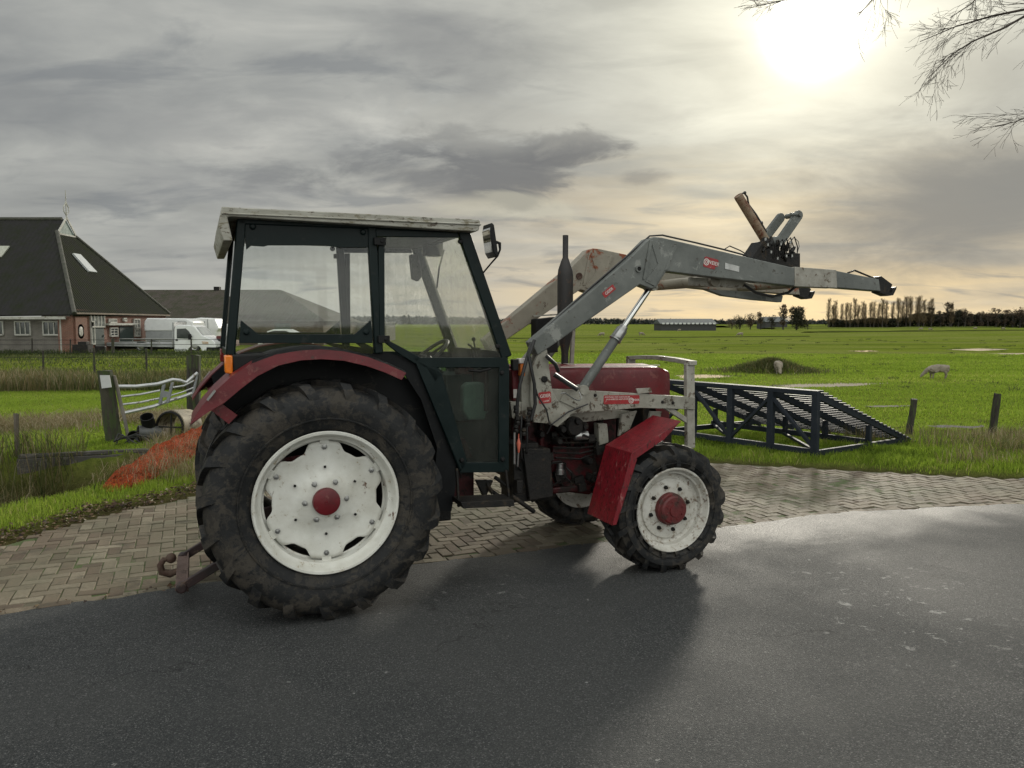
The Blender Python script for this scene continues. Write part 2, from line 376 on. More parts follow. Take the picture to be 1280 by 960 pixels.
def soil_attr():
    XX, YY = np.meshgrid(xs, ys)
    s = np.maximum(smn(.15, -.3, sdpoly(XX, YY, DITCH)), smn(.2, -.3, sdpoly(XX, YY, DITCH2)))
    e = np.minimum(sdpoly(XX, YY, PAVE), sdpoly(XX, YY, ROAD))
    s = np.maximum(s, np.where(XX < 0, smn(.5, .05, e), smn(.28, .02, e))*.9)
    s = np.maximum(s, (1-smn(.6, 1.5, np.hypot(XX-8.4, (YY-15.5)*.5)))*.8)
    s = np.maximum(s, .7*(1-smn(.6, 2.2, np.hypot(XX-MOUND.x, YY-MOUND.y))))
    a = ground.data.attributes.new('soil', 'FLOAT', 'POINT'); a.data.foreach_set('value', s.ravel().astype(np.float32))
soil_attr()

# ------------------------------------------------------------------ road and paved apron
def asphalt_material():
    m, nt, N, L = new_mat('asphalt')
    out = N.new('ShaderNodeOutputMaterial'); b = N.new('ShaderNodeBsdfPrincipled'); L.new(b.outputs[0], out.inputs[0])
    p = N.new('ShaderNodeNewGeometry').outputs['Position']
    v = N.new('ShaderNodeTexVoronoi'); v.inputs['Scale'].default_value = 175; L.new(p, v.inputs['Vector'])
    cell = N.new('ShaderNodeSeparateColor'); L.new(v.outputs['Color'], cell.inputs[0])
    n1 = noise_n(N, L, p, 1.1, 5, .6); n2 = noise_n(N, L, p, 55, 4, .7)
    c = ramp(N, L, cell.outputs[0], [(0, (.028, .030, .031)), (.55, (.052, .054, .054)), (.9, (.082, .082, .08)), (1, (.17, .17, .165))])
    c = mixc(N, L, ramp(N, L, n1, [(.35, g3(0)), (.65, g3(.35))]), c, (.045, .047, .047))
    # salt and droppings
    s = noise_n(N, L, p, 5.5, 7, .72, .3); s2 = noise_n(N, L, p, .55, 3, .5)
    sp = ramp(N, L, s, [(.665, g3(0)), (.70, g3(.55))]); spm = math_n(N, L, 'MULTIPLY', sp, ramp(N, L, s2, [(.50, g3(0)), (.60, g3(1))]))
    c = mixc(N, L, spm, c, (.42, .42, .40))
    for q_, rr_ in ((G(1105, 735), 1.0), (G(600, 735), .55), (G(1130, 790), .8)):
        vd = N.new('ShaderNodeVectorMath'); vd.operation = 'DISTANCE'; L.new(p, vd.inputs[0]); vd.inputs[1].default_value = q_
        near_ = ramp(N, L, math_n(N, L, 'MULTIPLY', vd.outputs['Value'], 1/rr_), [(.2, g3(1)), (1, g3(0))])
        s3 = noise_n(N, L, p, 9, 6, .7, .3); c = mixc(N, L, math_n(N, L, 'MULTIPLY', ramp(N, L, s3, [(.595, g3(0)), (.66, g3(.5))]), near_), c, (.40, .40, .38))
    vc = N.new('ShaderNodeTexVoronoi'); vc.feature = 'DISTANCE_TO_EDGE'; vc.inputs['Scale'].default_value = .55
    wv = N.new('ShaderNodeVectorMath'); wv.operation = 'ADD'; nw = N.new('ShaderNodeTexNoise'); nw.inputs['Scale'].default_value = 2.2; nw.inputs['Detail'].default_value = 6; L.new(p, nw.inputs['Vector']); L.new(p, wv.inputs[0]); L.new(nw.outputs['Color'], wv.inputs[1]); L.new(wv.outputs[0], vc.inputs['Vector'])
    crk = math_n(N, L, 'MULTIPLY', ramp(N, L, vc.outputs['Distance'], [(0, g3(1)), (.006, g3(0))]), ramp(N, L, noise_n(N, L, p, .8, 4, .6), [(.48, g3(0)), (.56, g3(.75))]))
    c = mixc(N, L, crk, c, (.012, .012, .012))
    c = mixc(N, L, ramp(N, L, noise_n(N, L, p, .33, 5, .6, .5), [(.47, g3(0)), (.53, g3(.28))]), c, (.075, .075, .072))
    c = mixc(N, L, ramp(N, L, noise_n(N, L, p, 17, 3, .5), [(.735, g3(0)), (.75, g3(.5))]), c, (.35, .35, .33))
    L.new(c, b.inputs['Base Color'])
    sx = N.new('ShaderNodeSeparateXYZ'); L.new(p, sx.inputs[0])
    de = math_n(N, L, 'ADD', math_n(N, L, 'MULTIPLY', math_n(N, L, 'ADD', sx.outputs[0], 3.26), -.335), math_n(N, L, 'MULTIPLY', math_n(N, L, 'SUBTRACT', sx.outputs[1], 4.77), .942))
    de = math_n(N, L, 'ADD', de, math_n(N, L, 'MULTIPLY', math_n(N, L, 'SUBTRACT', noise_n(N, L, p, 1.6, 6, .65, .4), .5), 1.5))
    damp = ramp(N, L, math_n(N, L, 'ADD', de, .75), [(.0, g3(0)), (.75, g3(1))], 'EASE')
    wet = math_n(N, L, 'SUBTRACT', ramp(N, L, noise_n(N, L, p, .7, 5, .6, .3), [(.38, g3(.52)), (.62, g3(.66))]), math_n(N, L, 'MULTIPLY', damp, .13))
    L.new(math_n(N, L, 'ADD', .035, math_n(N, L, 'MULTIPLY', damp, .035)), b.inputs['Specular IOR Level'])
    rg = math_n(N, L, 'ADD', wet, math_n(N, L, 'MULTIPLY', math_n(N, L, 'SUBTRACT', n2, .5), .25))
    L.new(rg, b.inputs['Roughness']); 
    bp = N.new('ShaderNodeBump'); bp.inputs['Strength'].default_value = .55; bp.inputs['Distance'].default_value = .004
    h = math_n(N, L, 'ADD', math_n(N, L, 'MULTIPLY', v.outputs['Distance'], -1.2), math_n(N, L, 'ADD', n2, math_n(N, L, 'MULTIPLY', cell.outputs[1], .35)))
    L.new(h, bp.inputs['Height']); L.new(bp.outputs[0], b.inputs['Normal'])
    return m
def jag(poly, step, amp):
    out = []
    for i in range(len(poly)-1):
        a, b2 = Vector(poly[i]), Vector(poly[i+1]); n = max(1, int((b2-a).length/step)) if (b2-a).length < 12 else 1
        for k in range(n):
            q = a.lerp(b2, k/n); nn = noise.noise(Vector((q.x*3.1, q.y*3.1, 0)))*amp+noise.noise(Vector((q.x*14, q.y*14, 5)))*amp*.45
            out.append((q.x-nn*.35, q.y+nn))
    out.append(poly[-1]); return out
edge = jag(ROADEDGE, .05, .055)
mb = MB(); n = len(edge)
vs = [(x, y, 0) for x, y in edge]+[(x+.012, y-.03, .0) for x, y in edge]
mb.hprism(edge+[(90, -30), (-60, -30)], -.03, 0)
rd = mb.build('road', asphalt_material(), smooth=0, weld=False); tag(rd, kind='structure')

def paver_material():
    m, nt, N, L = new_mat('clay_pavers')
    out = N.new('ShaderNodeOutputMaterial'); b = N.new('ShaderNodeBsdfPrincipled'); L.new(b.outputs[0], out.inputs[0])
    p = N.new('ShaderNodeNewGeometry').outputs['Position']
    at = N.new('ShaderNodeAttribute'); at.attribute_name = 'tone'
    n1 = noise_n(N, L, p, 38, 6, .7); n2 = noise_n(N, L, p, .9, 4, .6)
    c = ramp(N, L, at.outputs['Fac'], [(0, (.09, .066, .048)), (.12, (.13, .097, .070)), (.4, (.175, .142, .102)), (.75, (.205, .172, .126)), (1, (.28, .245, .18))])
    c = mixc(N, L, ramp(N, L, n1, [(.35, g3(.6)), (.65, g3(0))]), c, (.09, .075, .055))
    c = mixc(N, L, ramp(N, L, n2, [(.42, g3(0)), (.62, g3(.6))]), c, (.10, .10, .065))
    c = mixc(N, L, ramp(N, L, noise_n(N, L, p, 3.2, 6, .7), [(.54, g3(0)), (.66, g3(.6))]), c, (.06, .055, .04))
    L.new(c, b.inputs['Base Color']); L.new(ramp(N, L, n1, [(.3, g3(.62)), (.7, g3(.9))]), b.inputs['Roughness']); b.inputs['Specular IOR Level'].default_value = .15
    bp = N.new('ShaderNodeBump'); bp.inputs['Strength'].default_value = .6; bp.inputs['Distance'].default_value = .006
    L.new(n1, bp.inputs['Height']); L.new(bp.outputs[0], b.inputs['Normal'])
    return m
def pavers():
    W, Lb = .099, .198; ang = math.atan2(.42, 1); c_, s_ = math.cos(ang), math.sin(ang)
    cells = []
    for i in range(-82, 158):
        for j in range(-48, 136):
            k = (i+j) % 4   # herringbone: one horizontal and one vertical brick per 2x2 staircase
            if (i-j) % 4 == 0: cells.append(((i+1)*W, (j+.5)*W, 0))
            elif (i-j) % 4 == 3: cells.append(((i+.5)*W, (j+1)*W, 1))
    A = np.array(cells); X = A[:, 0]*c_-A[:, 1]*s_-1.0; Y = A[:, 0]*s_+A[:, 1]*c_+4.0
    ins = sdpoly(X, Y, PAVE); dr = sdpoly(X, Y, ROAD); ok = (ins < -.02) & (dr > .10) & (Y > 3.5) & (X > -8.5)
    X, Y, O = X[ok], Y[ok], A[ok, 2]
    # soldier course along the road edge
    ex, ey, eo = [], [], []
    for i in range(len(ROADEDGE)-1):
        a, b2 = Vector(ROADEDGE[i]), Vector(ROADEDGE[i+1])
        if a.x < -9.1 or b2.x > 11: continue
        d = b2-a; nn = Vector((-d.y, d.x)).normalized(); th = math.atan2(d.y, d.x); k = 0
        while k < d.length-.02:
            q = a+d.normalized()*(k+.099)+nn*.047; ex.append(q.x); ey.append(q.y); eo.append(10+th); k += .198
    X = np.append(X, ex); Y = np.append(Y, ey); O = np.append(O, eo)
    mb = MB(); tone = []
    for x, y, o in zip(X, Y, O):
        th = ang if o == 0 else ang+math.pi/2 if o == 1 else o-10
        z = -.004+random.uniform(-.0035, .0035)+.008*float(vnoise(np.array(x), np.array(y), 1.3)); l, w = Lb/2-.003, W/2-.003; ch = .006
        cc, ss = math.cos(th), math.sin(th); tl = random.uniform(-.004, .004)
        pts = []
        for (lx, wx, zz) in ((l, w, z-.05), (l, w, z-ch), (l-ch, w-ch, z)):
            for sx, sy in ((-1, -1), (1, -1), (1, 1), (-1, 1)):
                px, py = sx*lx, sy*wx; pts.append((x+px*cc-py*ss, y+px*ss+py*cc, zz+tl*sx))
        mb.add(pts, [(0, 1, 5, 4), (1, 2, 6, 5), (2, 3, 7, 6), (3, 0, 4, 7), (4, 5, 9, 8), (5, 6, 10, 9), (6, 7, 11, 10), (7, 4, 8, 11), (8, 9, 10, 11)])
        tone += [random.random()]*12
    me = bpy.data.meshes.new('pavement'); me.from_pydata(mb.v, [], mb.f); me.materials.append(paver_material())
    a = me.attributes.new('tone', 'FLOAT', 'POINT'); a.data.foreach_set('value', tone)
    o = bpy.data.objects.new('pavement', me); COL.objects.link(o); tag(o, kind='structure')
pavers()
# sandy joints and the gravel shoulder to the right
jm = surf('joint_sand', (.07, .062, .035), (.10, .085, .055), 14, .9, bump=.6, bscale=120, wear=(.05, .075, .015), wear_amt=.55, wscale=3)
mb = MB(); mb.add([(x, y, -.011) for x, y in PAVE], [tuple(range(len(PAVE)))]); o = mb.build('path_bed', jm, smooth=0); tag(o, kind='structure')
gm = surf('gravel', (.16, .15, .14), (.05, .05, .048), 45, .85, bump=1, bscale=90, wear=(.28, .27, .25), wear_amt=.3, wscale=70)
gpoly = [(6.0, 9.02), (6.5, 9.3), (7.6, 9.55), (9, 9.5), (14, 9.9), (22, 10.6), (22, 9.5), (9, 8.4), (7.2, 8.2), (6.6, 8.5)]
mb = MB(); mb.hprism(gpoly, -.03, .006)
o = mb.build('gravel_shoulder', gm, smooth=0); tag(o, kind='structure')
# puddles in the meadow, ditch water
wm, nt, N, L = new_mat('puddle_water')
out = N.new('ShaderNodeOutputMaterial'); b = N.new('ShaderNodeBsdfPrincipled'); L.new(b.outputs[0], out.inputs[0])
b.inputs['Base Color'].default_value = (.05, .05, .04, 1); b.inputs['Roughness'].default_value = .04; b.inputs['Specular IOR Level'].default_value = .9
bp = N.new('ShaderNodeBump'); bp.inputs['Strength'].default_value = .05; bp.inputs['Distance'].default_value = .02
L.new(noise_n(N, L, N.new('ShaderNodeNewGeometry').outputs['Position'], 5, 3, .6), bp.inputs['Height']); L.new(bp.outputs[0], b.inputs['Normal'])
PUD = []
def puddle(px, z, amp=.25):
    pts = [G(u, v, z) for u, v in px]; out = []
    for i in range(len(pts)):
        a, b2 = pts[i], pts[(i+1) % len(pts)]
        for k in range(10):
            q = a.lerp(b2, k/10); q.x += noise.noise(q*.9)*amp*1.5+noise.noise(q*3.7)*amp*.7; q.y += noise.noise(q*.8+Vector((9, 3, 1)))*amp*.8+noise.noise(q*2.9)*amp*.5
            out.append((q.x, q.y, z))
    z += .032; out = [(a_[0], a_[1], z) for a_ in out]
    PUD.append([(p[0], p[1]) for p in out]); mb = MB(); mb.add(out, [tuple(range(len(out)))]); o = mb.build('puddle', wm, smooth=0, weld=False); tag(o, kind='structure')
for px, z in (([(935, 483), (985, 481.5), (1050, 479.5), (1118, 479.5), (1085, 482.3), (1040, 485), (985, 486)], -.585),
              ([(845, 470), (880, 468.5), (938, 470), (900, 473.5), (850, 474)], -.585), ([(1088, 509.3), (1130, 508.4), (1160, 508.2), (1135, 510.2), (1100, 511)], -.57),
              ([(1180, 437.5), (1225, 436), (1262, 437), (1225, 439.2)], -.585), ([(1238, 442.5), (1290, 441.5), (1300, 443.5), (1250, 444)], -.585),
              ([(1160, 534.5), (1180, 532.5), (1205, 533.5), (1226, 532.5), (1215, 536), (1190, 535.2), (1172, 537.5)], -.30), ([(1060, 439), (1090, 438.3), (1100, 439.4), (1075, 440.3)], -.585)):
    puddle(px, z)
dwm = surf('ditch_water', (.012, .013, .009), (.02, .022, .01), 3, .12, wear=(.02, .026, .01), wear_amt=.2, wscale=6)
mb = MB(); mb.add([(x, y, -.62) for x, y in [(-3.8, 8.2), (-5, 6.5), (-9, 5.2), (-40, 1), (-40, 8.5), (-14, 10.4), (-6.7, 11.6), (-3.8, 11.6)]], [tuple(range(8))])
o = mb.build('ditch_water', dwm, smooth=0); tag(o, kind='structure')
# ------------------------------------------------------------------ tractor
red = surf('faded_red_paint', (.135, .006, .011), (.085, .005, .008), 5, .42, wear=(.16, .05, .045), wear_amt=.25, wscale=9, wear2=(.045, .02, .014), wear2_amt=.22, bump=.15, bscale=80)
redw = surf('scuffed_red_paint', (.21, .009, .017), (.14, .007, .012), 6, .42, wear=(.26, .10, .09), wear_amt=.14, wscale=16, wear2=(.03, .008, .007), wear2_amt=.4, bump=.25, bscale=50, stretch=(1.6, 1.6, .5))
white = surf('chipped_white_paint', (.68, .68, .63), (.50, .49, .43), 4, .5, wear=(.10, .045, .022), wear_amt=.1, wscale=6, wear2=(.35, .30, .22), wear2_amt=.2, bump=.08, bscale=60)
whitef = surf('dirty_white_paint', (.36, .345, .30), (.23, .215, .18), 9, .6, wear=(.10, .07, .045), wear_amt=.26, wscale=12, wear2=(.3, .26, .2), wear2_amt=.2, bump=.2, bscale=60)
roofm = surf('mossy_white_roof', (.40, .39, .34), (.26, .25, .205), 5, .65, wear=(.17, .15, .10), wear_amt=.34, wscale=9, wear2=(.09, .07, .05), wear2_amt=.3, stretch=(.6, .6, 1.6), bump=.2)
lgrey = surf('weathered_grey_paint', (.150, .158, .145), (.095, .102, .094), 3.5, .48, wear=(.24, .245, .225), wear_amt=.22, wscale=6, wear2=(.05, .04, .03), wear2_amt=.18, bump=.12, bscale=50)
fgrey = surf('rust_streaked_grey_paint', (.29, .265, .21), (.20, .18, .14), 4, .6, wear=(.20, .055, .02), wear_amt=.34, wscale=4.5, wear2=(.06, .035, .02), wear2_amt=.2, bump=.15)
plate = surf('grimy_ivory_paint', (.31, .30, .255), (.20, .19, .155), 6, .5, wear=(.06, .045, .03), wear_amt=.28, wscale=8, wear2=(.12, .06, .03), wear2_amt=.2, bump=.2)
cabm = surf('dark_green_black_frame', (.004, .010, .010), (.008, .015, .015), 6, .38, wear=(.022, .026, .024), wear_amt=.15, spec=.18)
black = surf('black_rubber_trim', (.006, .006, .006), (.012, .012, .012), 10, .6, spec=.25)
fmat = surf('black_inner_fender', (.004, .0045, .005), (.008, .009, .01), 7, .55, wear=(.03, .028, .024), wear_amt=.2, spec=.2)
grim = surf('oily_engine_black', (.006, .006, .006), (.014, .012, .010), 12, .55, wear=(.04, .03, .02), wear_amt=.25, bump=.4, spec=.3)
eng = surf('oily_engine_red', (.065, .004, .006), (.018, .004, .004), 8, .5, wear=(.015, .010, .008), wear_amt=.5, bump=.3, spec=.3)
steel = surf('bare_steel', (.42, .42, .41), (.30, .30, .29), 15, .32, .9)
chrome = surf('polished_rod', (.7, .7, .68), (.6, .6, .58), 10, .16, 1)
rust = surf('rusty_steel', (.06, .035, .022), (.10, .06, .04), 10, .75, wear=(.06, .03, .02), wear_amt=.4, bump=.4)
rustpink = surf('rusty_primer', (.15, .10, .08), (.09, .055, .045), 10, .7, wear=(.07, .045, .035), wear_amt=.4, bump=.3)
cylrust = surf('rust_brown_cylinder', (.24, .19, .13), (.17, .075, .03), 5, .6, wear=(.11, .035, .014), wear_amt=.5, wscale=5, bump=.2)
hose = surf('hydraulic_hose', (.012, .012, .012), (.022, .022, .022), 20, .45)
tyrem = surf('worn_rubber', (.008, .0085, .009), (.015, .0155, .016), 6, .62, spec=.3, bump=.35, bscale=45, wear=(.048, .042, .034), wear_amt=.42, wscale=5, wear2=(.030, .027, .023), wear2_amt=.5)
amber = surf('amber_lens', (.75, .20, .012), (.6, .14, .01), 20, .2, coat=.5)
redlens = surf('red_lens', (.22, .01, .01), (.16, .01, .01), 20, .2, coat=.5)
mirrorm = surf('mirror_glass', (.8, .8, .8), (.75, .75, .75), 3, .04, 1)
canm = surf('milky_plastic', (.62, .64, .58), (.50, .52, .46), 6, .45)
seatm = surf('black_vinyl', (.016, .016, .017), (.03, .03, .03), 8, .5, bump=.2)
decred = surf('decal_red', (.34, .018, .02), (.25, .016, .018), 8, .4, wear=(.42, .36, .33), wear_amt=.12, wscale=30)
decwhite = surf('decal_white', (.66, .62, .58), (.5, .46, .42), 20, .5)
pinktag = surf('orange_cap', (.55, .13, .08), (.45, .1, .06), 9, .5)
def glass_material(name, dirt, tint=(.965, .975, .965), streak=(60, 60, 1.2), base=.05):
    m, nt, N, L = new_mat(name)
    out = N.new('ShaderNodeOutputMaterial')
    tr = N.new('ShaderNodeBsdfTransparent'); tr.inputs[0].default_value = (*tint, 1)
    gl = N.new('ShaderNodeBsdfGlossy'); gl.inputs['Roughness'].default_value = .03
    fr = N.new('ShaderNodeFresnel'); fr.inputs[0].default_value = 1.45
    m1 = N.new('ShaderNodeMixShader'); L.new(fr.outputs[0], m1.inputs[0]); L.new(tr.outputs[0], m1.inputs[1]); L.new(gl.outputs[0], m1.inputs[2])
    df = N.new('ShaderNodeBsdfDiffuse'); df.inputs[0].default_value = (.42, .42, .37, 1)
    tl = N.new('ShaderNodeBsdfTranslucent'); tl.inputs[0].default_value = (.55, .55, .46, 1)
    a = N.new('ShaderNodeAddShader'); m3 = N.new('ShaderNodeMixShader'); m3.inputs[0].default_value = .5
    L.new(df.outputs[0], m3.inputs[1]); L.new(tl.outputs[0], m3.inputs[2])
    tc = N.new('ShaderNodeTexCoord'); mp = N.new('ShaderNodeMapping'); mp.inputs['Scale'].default_value = streak; L.new(tc.outputs['Object'], mp.inputs[0])
    n1 = noise_n(N, L, mp.outputs[0], .45, 4, .7); n2 = noise_n(N, L, tc.outputs['Object'], 3.2, 7, .75, .6); n3 = noise_n(N, L, tc.outputs['Object'], 70, 2, .6)
    f = math_n(N, L, 'MULTIPLY', ramp(N, L, n1, [(.42, g3(0)), (.75, g3(1))]), .6)
    f = math_n(N, L, 'ADD', f, ramp(N, L, n2, [(.42, g3(0)), (.68, g3(.9))]))
    f = math_n(N, L, 'ADD', f, ramp(N, L, n3, [(.66, g3(0)), (.72, g3(.8))]))
    f = math_n(N, L, 'ADD', math_n(N, L, 'MULTIPLY', f, dirt), base, True)
    m2 = N.new('ShaderNodeMixShader'); L.new(f, m2.inputs[0]); L.new(m1.outputs[0], m2.inputs[1]); L.new(m3.outputs[0], m2.inputs[2])
    L.new(m2.outputs[0], out.inputs[0]); return m
gclean = glass_material('cab_glass', .035, base=.008)
gdirt = glass_material('streaked_cab_glass', .12, base=.02)
gwind = glass_material('hazy_windscreen', .25, base=.22, streak=(3, 3, 3))
glow_ = glass_material('lower_door_glass', .09, tint=(.62, .72, .68), base=.025)

tractor = tag(empty('tractor', TR, YAW), 'old red farm tractor with glazed cab and grey front loader on the road', 'tractor')
def part(mb, name, mat, parent=None, **k): return mb.build(name, mat, parent or tractor, **k)

# wheels ---------------------------------------------------------------
def tyre_mb(Rr, w, rim, nl, lug_h, lug_w, seg=96, worn=0.0, sidebulge=.02):
    """tyre centred on the origin, axis Y; near face at -w/2"""
    h = w/2; side = Rr-lug_h
    half = [(rim-.012, h-.055), (rim+.004, h-.03), (rim+.03, h-.012), (lerp(rim, side, .35), h+sidebulge*.5), (lerp(rim, side, .55), h+sidebulge), (lerp(rim, side, .72), h+sidebulge*.8),
            (side-.045, h-.004), (side-.02, h-.025), (side-.006, h*.78), (side, h*.5), (side+.003, 0)]
    prof = [(r, -t) for r, t in half]+[(r, t) for r, t in reversed(half[:-1])]
    mb = MB(); mb.lathe(prof, seg)
    mb.lathe([(lerp(rim, side, .30), -h-.001-sidebulge*.45), (lerp(rim, side, .31), -h-.009-sidebulge*.5), (lerp(rim, side, .33), -h-.009-sidebulge*.5), (lerp(rim, side, .34), -h-.001-sidebulge*.5)], seg)
    rnd = random.Random(nl)
    for sgn in (-1, 1):
        for k in range(nl):
            a0 = 2*math.pi*(k+(.5 if sgn > 0 else 0))/nl+rnd.uniform(-.006, .006); n = 9; rows = []
            w1 = lug_w*rnd.uniform(.9, 1.1); hh = lug_h*rnd.uniform(.85, 1.05)
            for i in range(n):
                t = i/(n-1)      # 0 down on the side wall, 1 at the crown
                if t < .3:
                    s = t/.3; y = h+sidebulge*.5*(1-s)-.004*s; r0 = lerp(side-.13, side-.02, s); top = lerp(.004, hh*.75, s); outw = lerp(.006, .012, s)
                else:
                    s = (t-.3)/.7; y = lerp(h-.004, -.012, s); r0 = side-.012; top = hh*(.8+.2*min(1, s*3))+.01; outw = 0
                sw = a0+sgn*0+(.36 if Rr > .6 else .42)*(t**1.25)*(.34/ w if w > .34 else 1)
                ww = w1*(1.25-.35*t)/Rr/2
                yy = y+outw
                rows.append([( (r0-.02), -sgn*-1*(y-.02), sw-ww*1.15), (r0+top, sgn*yy, sw-ww), (r0+top, sgn*yy, sw+ww), (r0-.02, sgn*(y-.02), sw+ww*1.15)])
            vs = []
            for row in rows:
                for (r, y, a) in row:
                    vs.append((r*math.cos(a), y, r*math.sin(a)))
            fs = []
            for i in range(n-1):
                for j in range(3): fs.append((i*4+j, i*4+j+1, i*4+4+j+1, i*4+4+j))
            fs += [(0, 1, 2, 3), (4*n-1, 4*n-2, 4*n-3, 4*n-4)]
            mb.add(vs, fs)
    return mb
def shift(o, p): o.location = p; return o
def rear_wheel(cx, cy, cz, mirror=False):
    w = .42; h = w/2
    rim = MB()
    rim.lathe([(.462, -h+.012), (.468, -h+.004), (.462, -h-.006), (.448, -h-.004), (.437, -h+.012), (.432, -h+.035), (.415, -h+.055), (.405, -h+.06), (.400, -h+.11), (.396, -h+.12), (.385, -h+.125)], 96)
    for k in range(6):
        a = R_(90+60*k); rim.box((.392*math.cos(a), -h+.105, .392*math.sin(a)), (.03, .03, .06), Matrix.Rotation(-a, 3, 'Y'))
    # valve
    rim.tube([(.415, -h+.03, -.01), (.40, -h-.0, -.012)], .006, 8)
    ro = rim.build('rear_wheel', white, tractor); shift(ro, (cx, cy, cz))
    if mirror: ro.rotation_euler = (0, 0, math.pi)
    barrel = MB(); barrel.lathe([(.388, -h+.125), (.385, 0), (.40, h-.06), (.45, h)], 72); part(barrel, 'rim_barrel', grim, ro)
    disc = MB()
    def rmax(a):
        q = .5+.5*math.cos(6*(a-math.pi/2)); s = min(1, max(0, (q-.08)/.5)); s = s*s*(3-2*s)
        return .336+.052*s
    rs = [(0.0, -.052), (.10, -.052), (.118, -.05), (.15, -.044), (.175, -.03), (.20, -.022), (.25, -.018), (.29, -.02), (.31, -.024), (.318, -.026)]
    seg = 144; vs = []
    for k in range(seg):
        a = 2*math.pi*k/seg
        for j, (r, t) in enumerate(rs):
            rr = r if r < .30 else lerp(.29, rmax(a), (r-.29)/.028)
            bump_ = 0
            for q in range(6):
                b0 = R_(30+60*q+60); dx = rr*math.cos(a)-.222*math.cos(b0); dz = rr*math.sin(a)-.222*math.sin(b0)
                bump_ -= .011*math.exp(-(dx*dx+dz*dz)/.0007)
                b0 = R_(60*q); dx = rr*math.cos(a)-.15*math.cos(b0); dz = rr*math.sin(a)-.15*math.sin(b0)
                bump_ += .006*math.exp(-(dx*dx+dz*dz)/.0005)
            vs.append((rr*math.cos(a), -h+.125+t+bump_, rr*math.sin(a)))
    m_ = len(rs); fs = [(k*m_+j, ((k+1) % seg)*m_+j, ((k+1) % seg)*m_+j+1, k*m_+j+1) for k in range(seg) for j in range(m_-1)]
    disc.add(vs, fs)
    do = disc.build('wheel_disc', white, ro, smooth=50)
    s_ = do.modifiers.new('sol', 'SOLIDIFY'); s_.thickness = .008; s_.offset = 0
    hol = MB()
    for q in range(6):
        a = R_(30+60*q+60); hol.box((.222*math.cos(a), -h+.098-.011, .222*math.sin(a)), (.014, .012, .014), Matrix.Rotation(R_(q*7), 3, 'Y'))
    part(hol, 'square_hole', black, ro)
    nt_ = MB()
    for q in range(6):
        a = R_(60*q+2); c = (.132*math.cos(a), 0, .132*math.sin(a))
        nt_.lathe([(0, -h+.042), (.007, -h+.043), (.008, -h+.058), (.0145, -h+.059), (.016, -h+.074), (.021, -h+.075), (.021, -h+.082)], 6, c)
        a = R_(60*q+90); c = (.352*math.cos(a), 0, .352*math.sin(a))
        nt_.lathe([(0, -h+.078), (.008, -h+.079), (.009, -h+.09), (.018, -h+.091), (.019, -h+.10)], 6, c)
    part(nt_, 'wheel_nut', steel, ro)
    hub = MB(); hub.lathe([(0, -h+.018), (.008, -h+.018), (.010, -h+.026), (.075, -h+.028), (.085, -h+.032), (.0885, -h+.042), (.0885, -h+.09)], 40); part(hub, 'hub_cap', red, ro)
    part(tyre_mb(.752/.955, w, .455, 19, .038, .064), 'tyre', tyrem, ro, smooth=42)
    ro.scale = (.955, 1, .955)
    return ro
RW = (.052, .21, .748)
rear_wheel(*RW)
rear_wheel(.045, 1.59, .748, True)
frontw = surf('muddy_chipped_rim', (.58, .57, .52), (.40, .38, .33), 7, .5, wear=(.12, .08, .055), wear_amt=.24, wscale=10, wear2=(.26, .22, .17), wear2_amt=.34, bump=.2)
hubm = surf('greasy_red_hub', (.12, .012, .012), (.07, .010, .010), 9, .55, wear=(.05, .02, .015), wear_amt=.4, bump=.3)
def front_wheel(cx, cy, cz, mirror=False):
    w = .31; h = w/2; rim = MB(); whitef = frontw
    rim.lathe([(.312, -h+.014), (.318, -h+.002), (.312, -h-.006), (.302, -h-.003), (.294, -h+.02), (.283, -h+.038), (.270, -h+.042), (.262, -h+.075), (.250, -h+.082), (.232, -h+.083), (.225, -h+.070), (.20, -h+.068), (.12, -h+.066), (.08, -h+.066)], 80)
    ro = rim.build('front_wheel', whitef, tractor); shift(ro, (cx, cy, cz))
    if mirror: ro.rotation_euler = (0, 0, math.pi)
    nt_ = MB()
    for q in range(8):
        a = R_(45*q+12); nt_.lathe([(0, -h+.038), (.008, -h+.039), (.009, -h+.052), (.015, -h+.053), (.016, -h+.067)], 6, (.165*math.cos(a), 0, .165*math.sin(a)))
    part(nt_, 'wheel_nut', grim, ro)
    hub = MB(); hub.lathe([(0, -h-.022), (.045, -h-.022), (.047, -h-.014), (.095, -h-.012), (.108, -h-.002), (.111, -h+.02), (.114, -h+.025), (.120, -h+.03), (.122, -h+.066)], 36)
    for q in range(8):
        a = R_(45*q+20); hub.lathe([(0, -h-.020), (.008, -h-.019), (.009, -h-.01)], 6, (.07*math.cos(a), 0, .07*math.sin(a)))
    part(hub, 'hub', hubm, ro)
    bk = MB(); bk.lathe([(.24, -h+.085), (.25, 0), (.28, h-.04), (.31, h)], 48); part(bk, 'rim_barrel', whitef, ro)
    part(tyre_mb(.487, w, .308, 17, .030, .042, 84, sidebulge=.014), 'tyre', tyrem, ro, smooth=42)
    return ro
front_wheel(2.575, .165, .468)
front_wheel(2.575, 1.635, .468, True)

YN, YF = .28, 1.52           # near and far side planes of the cab
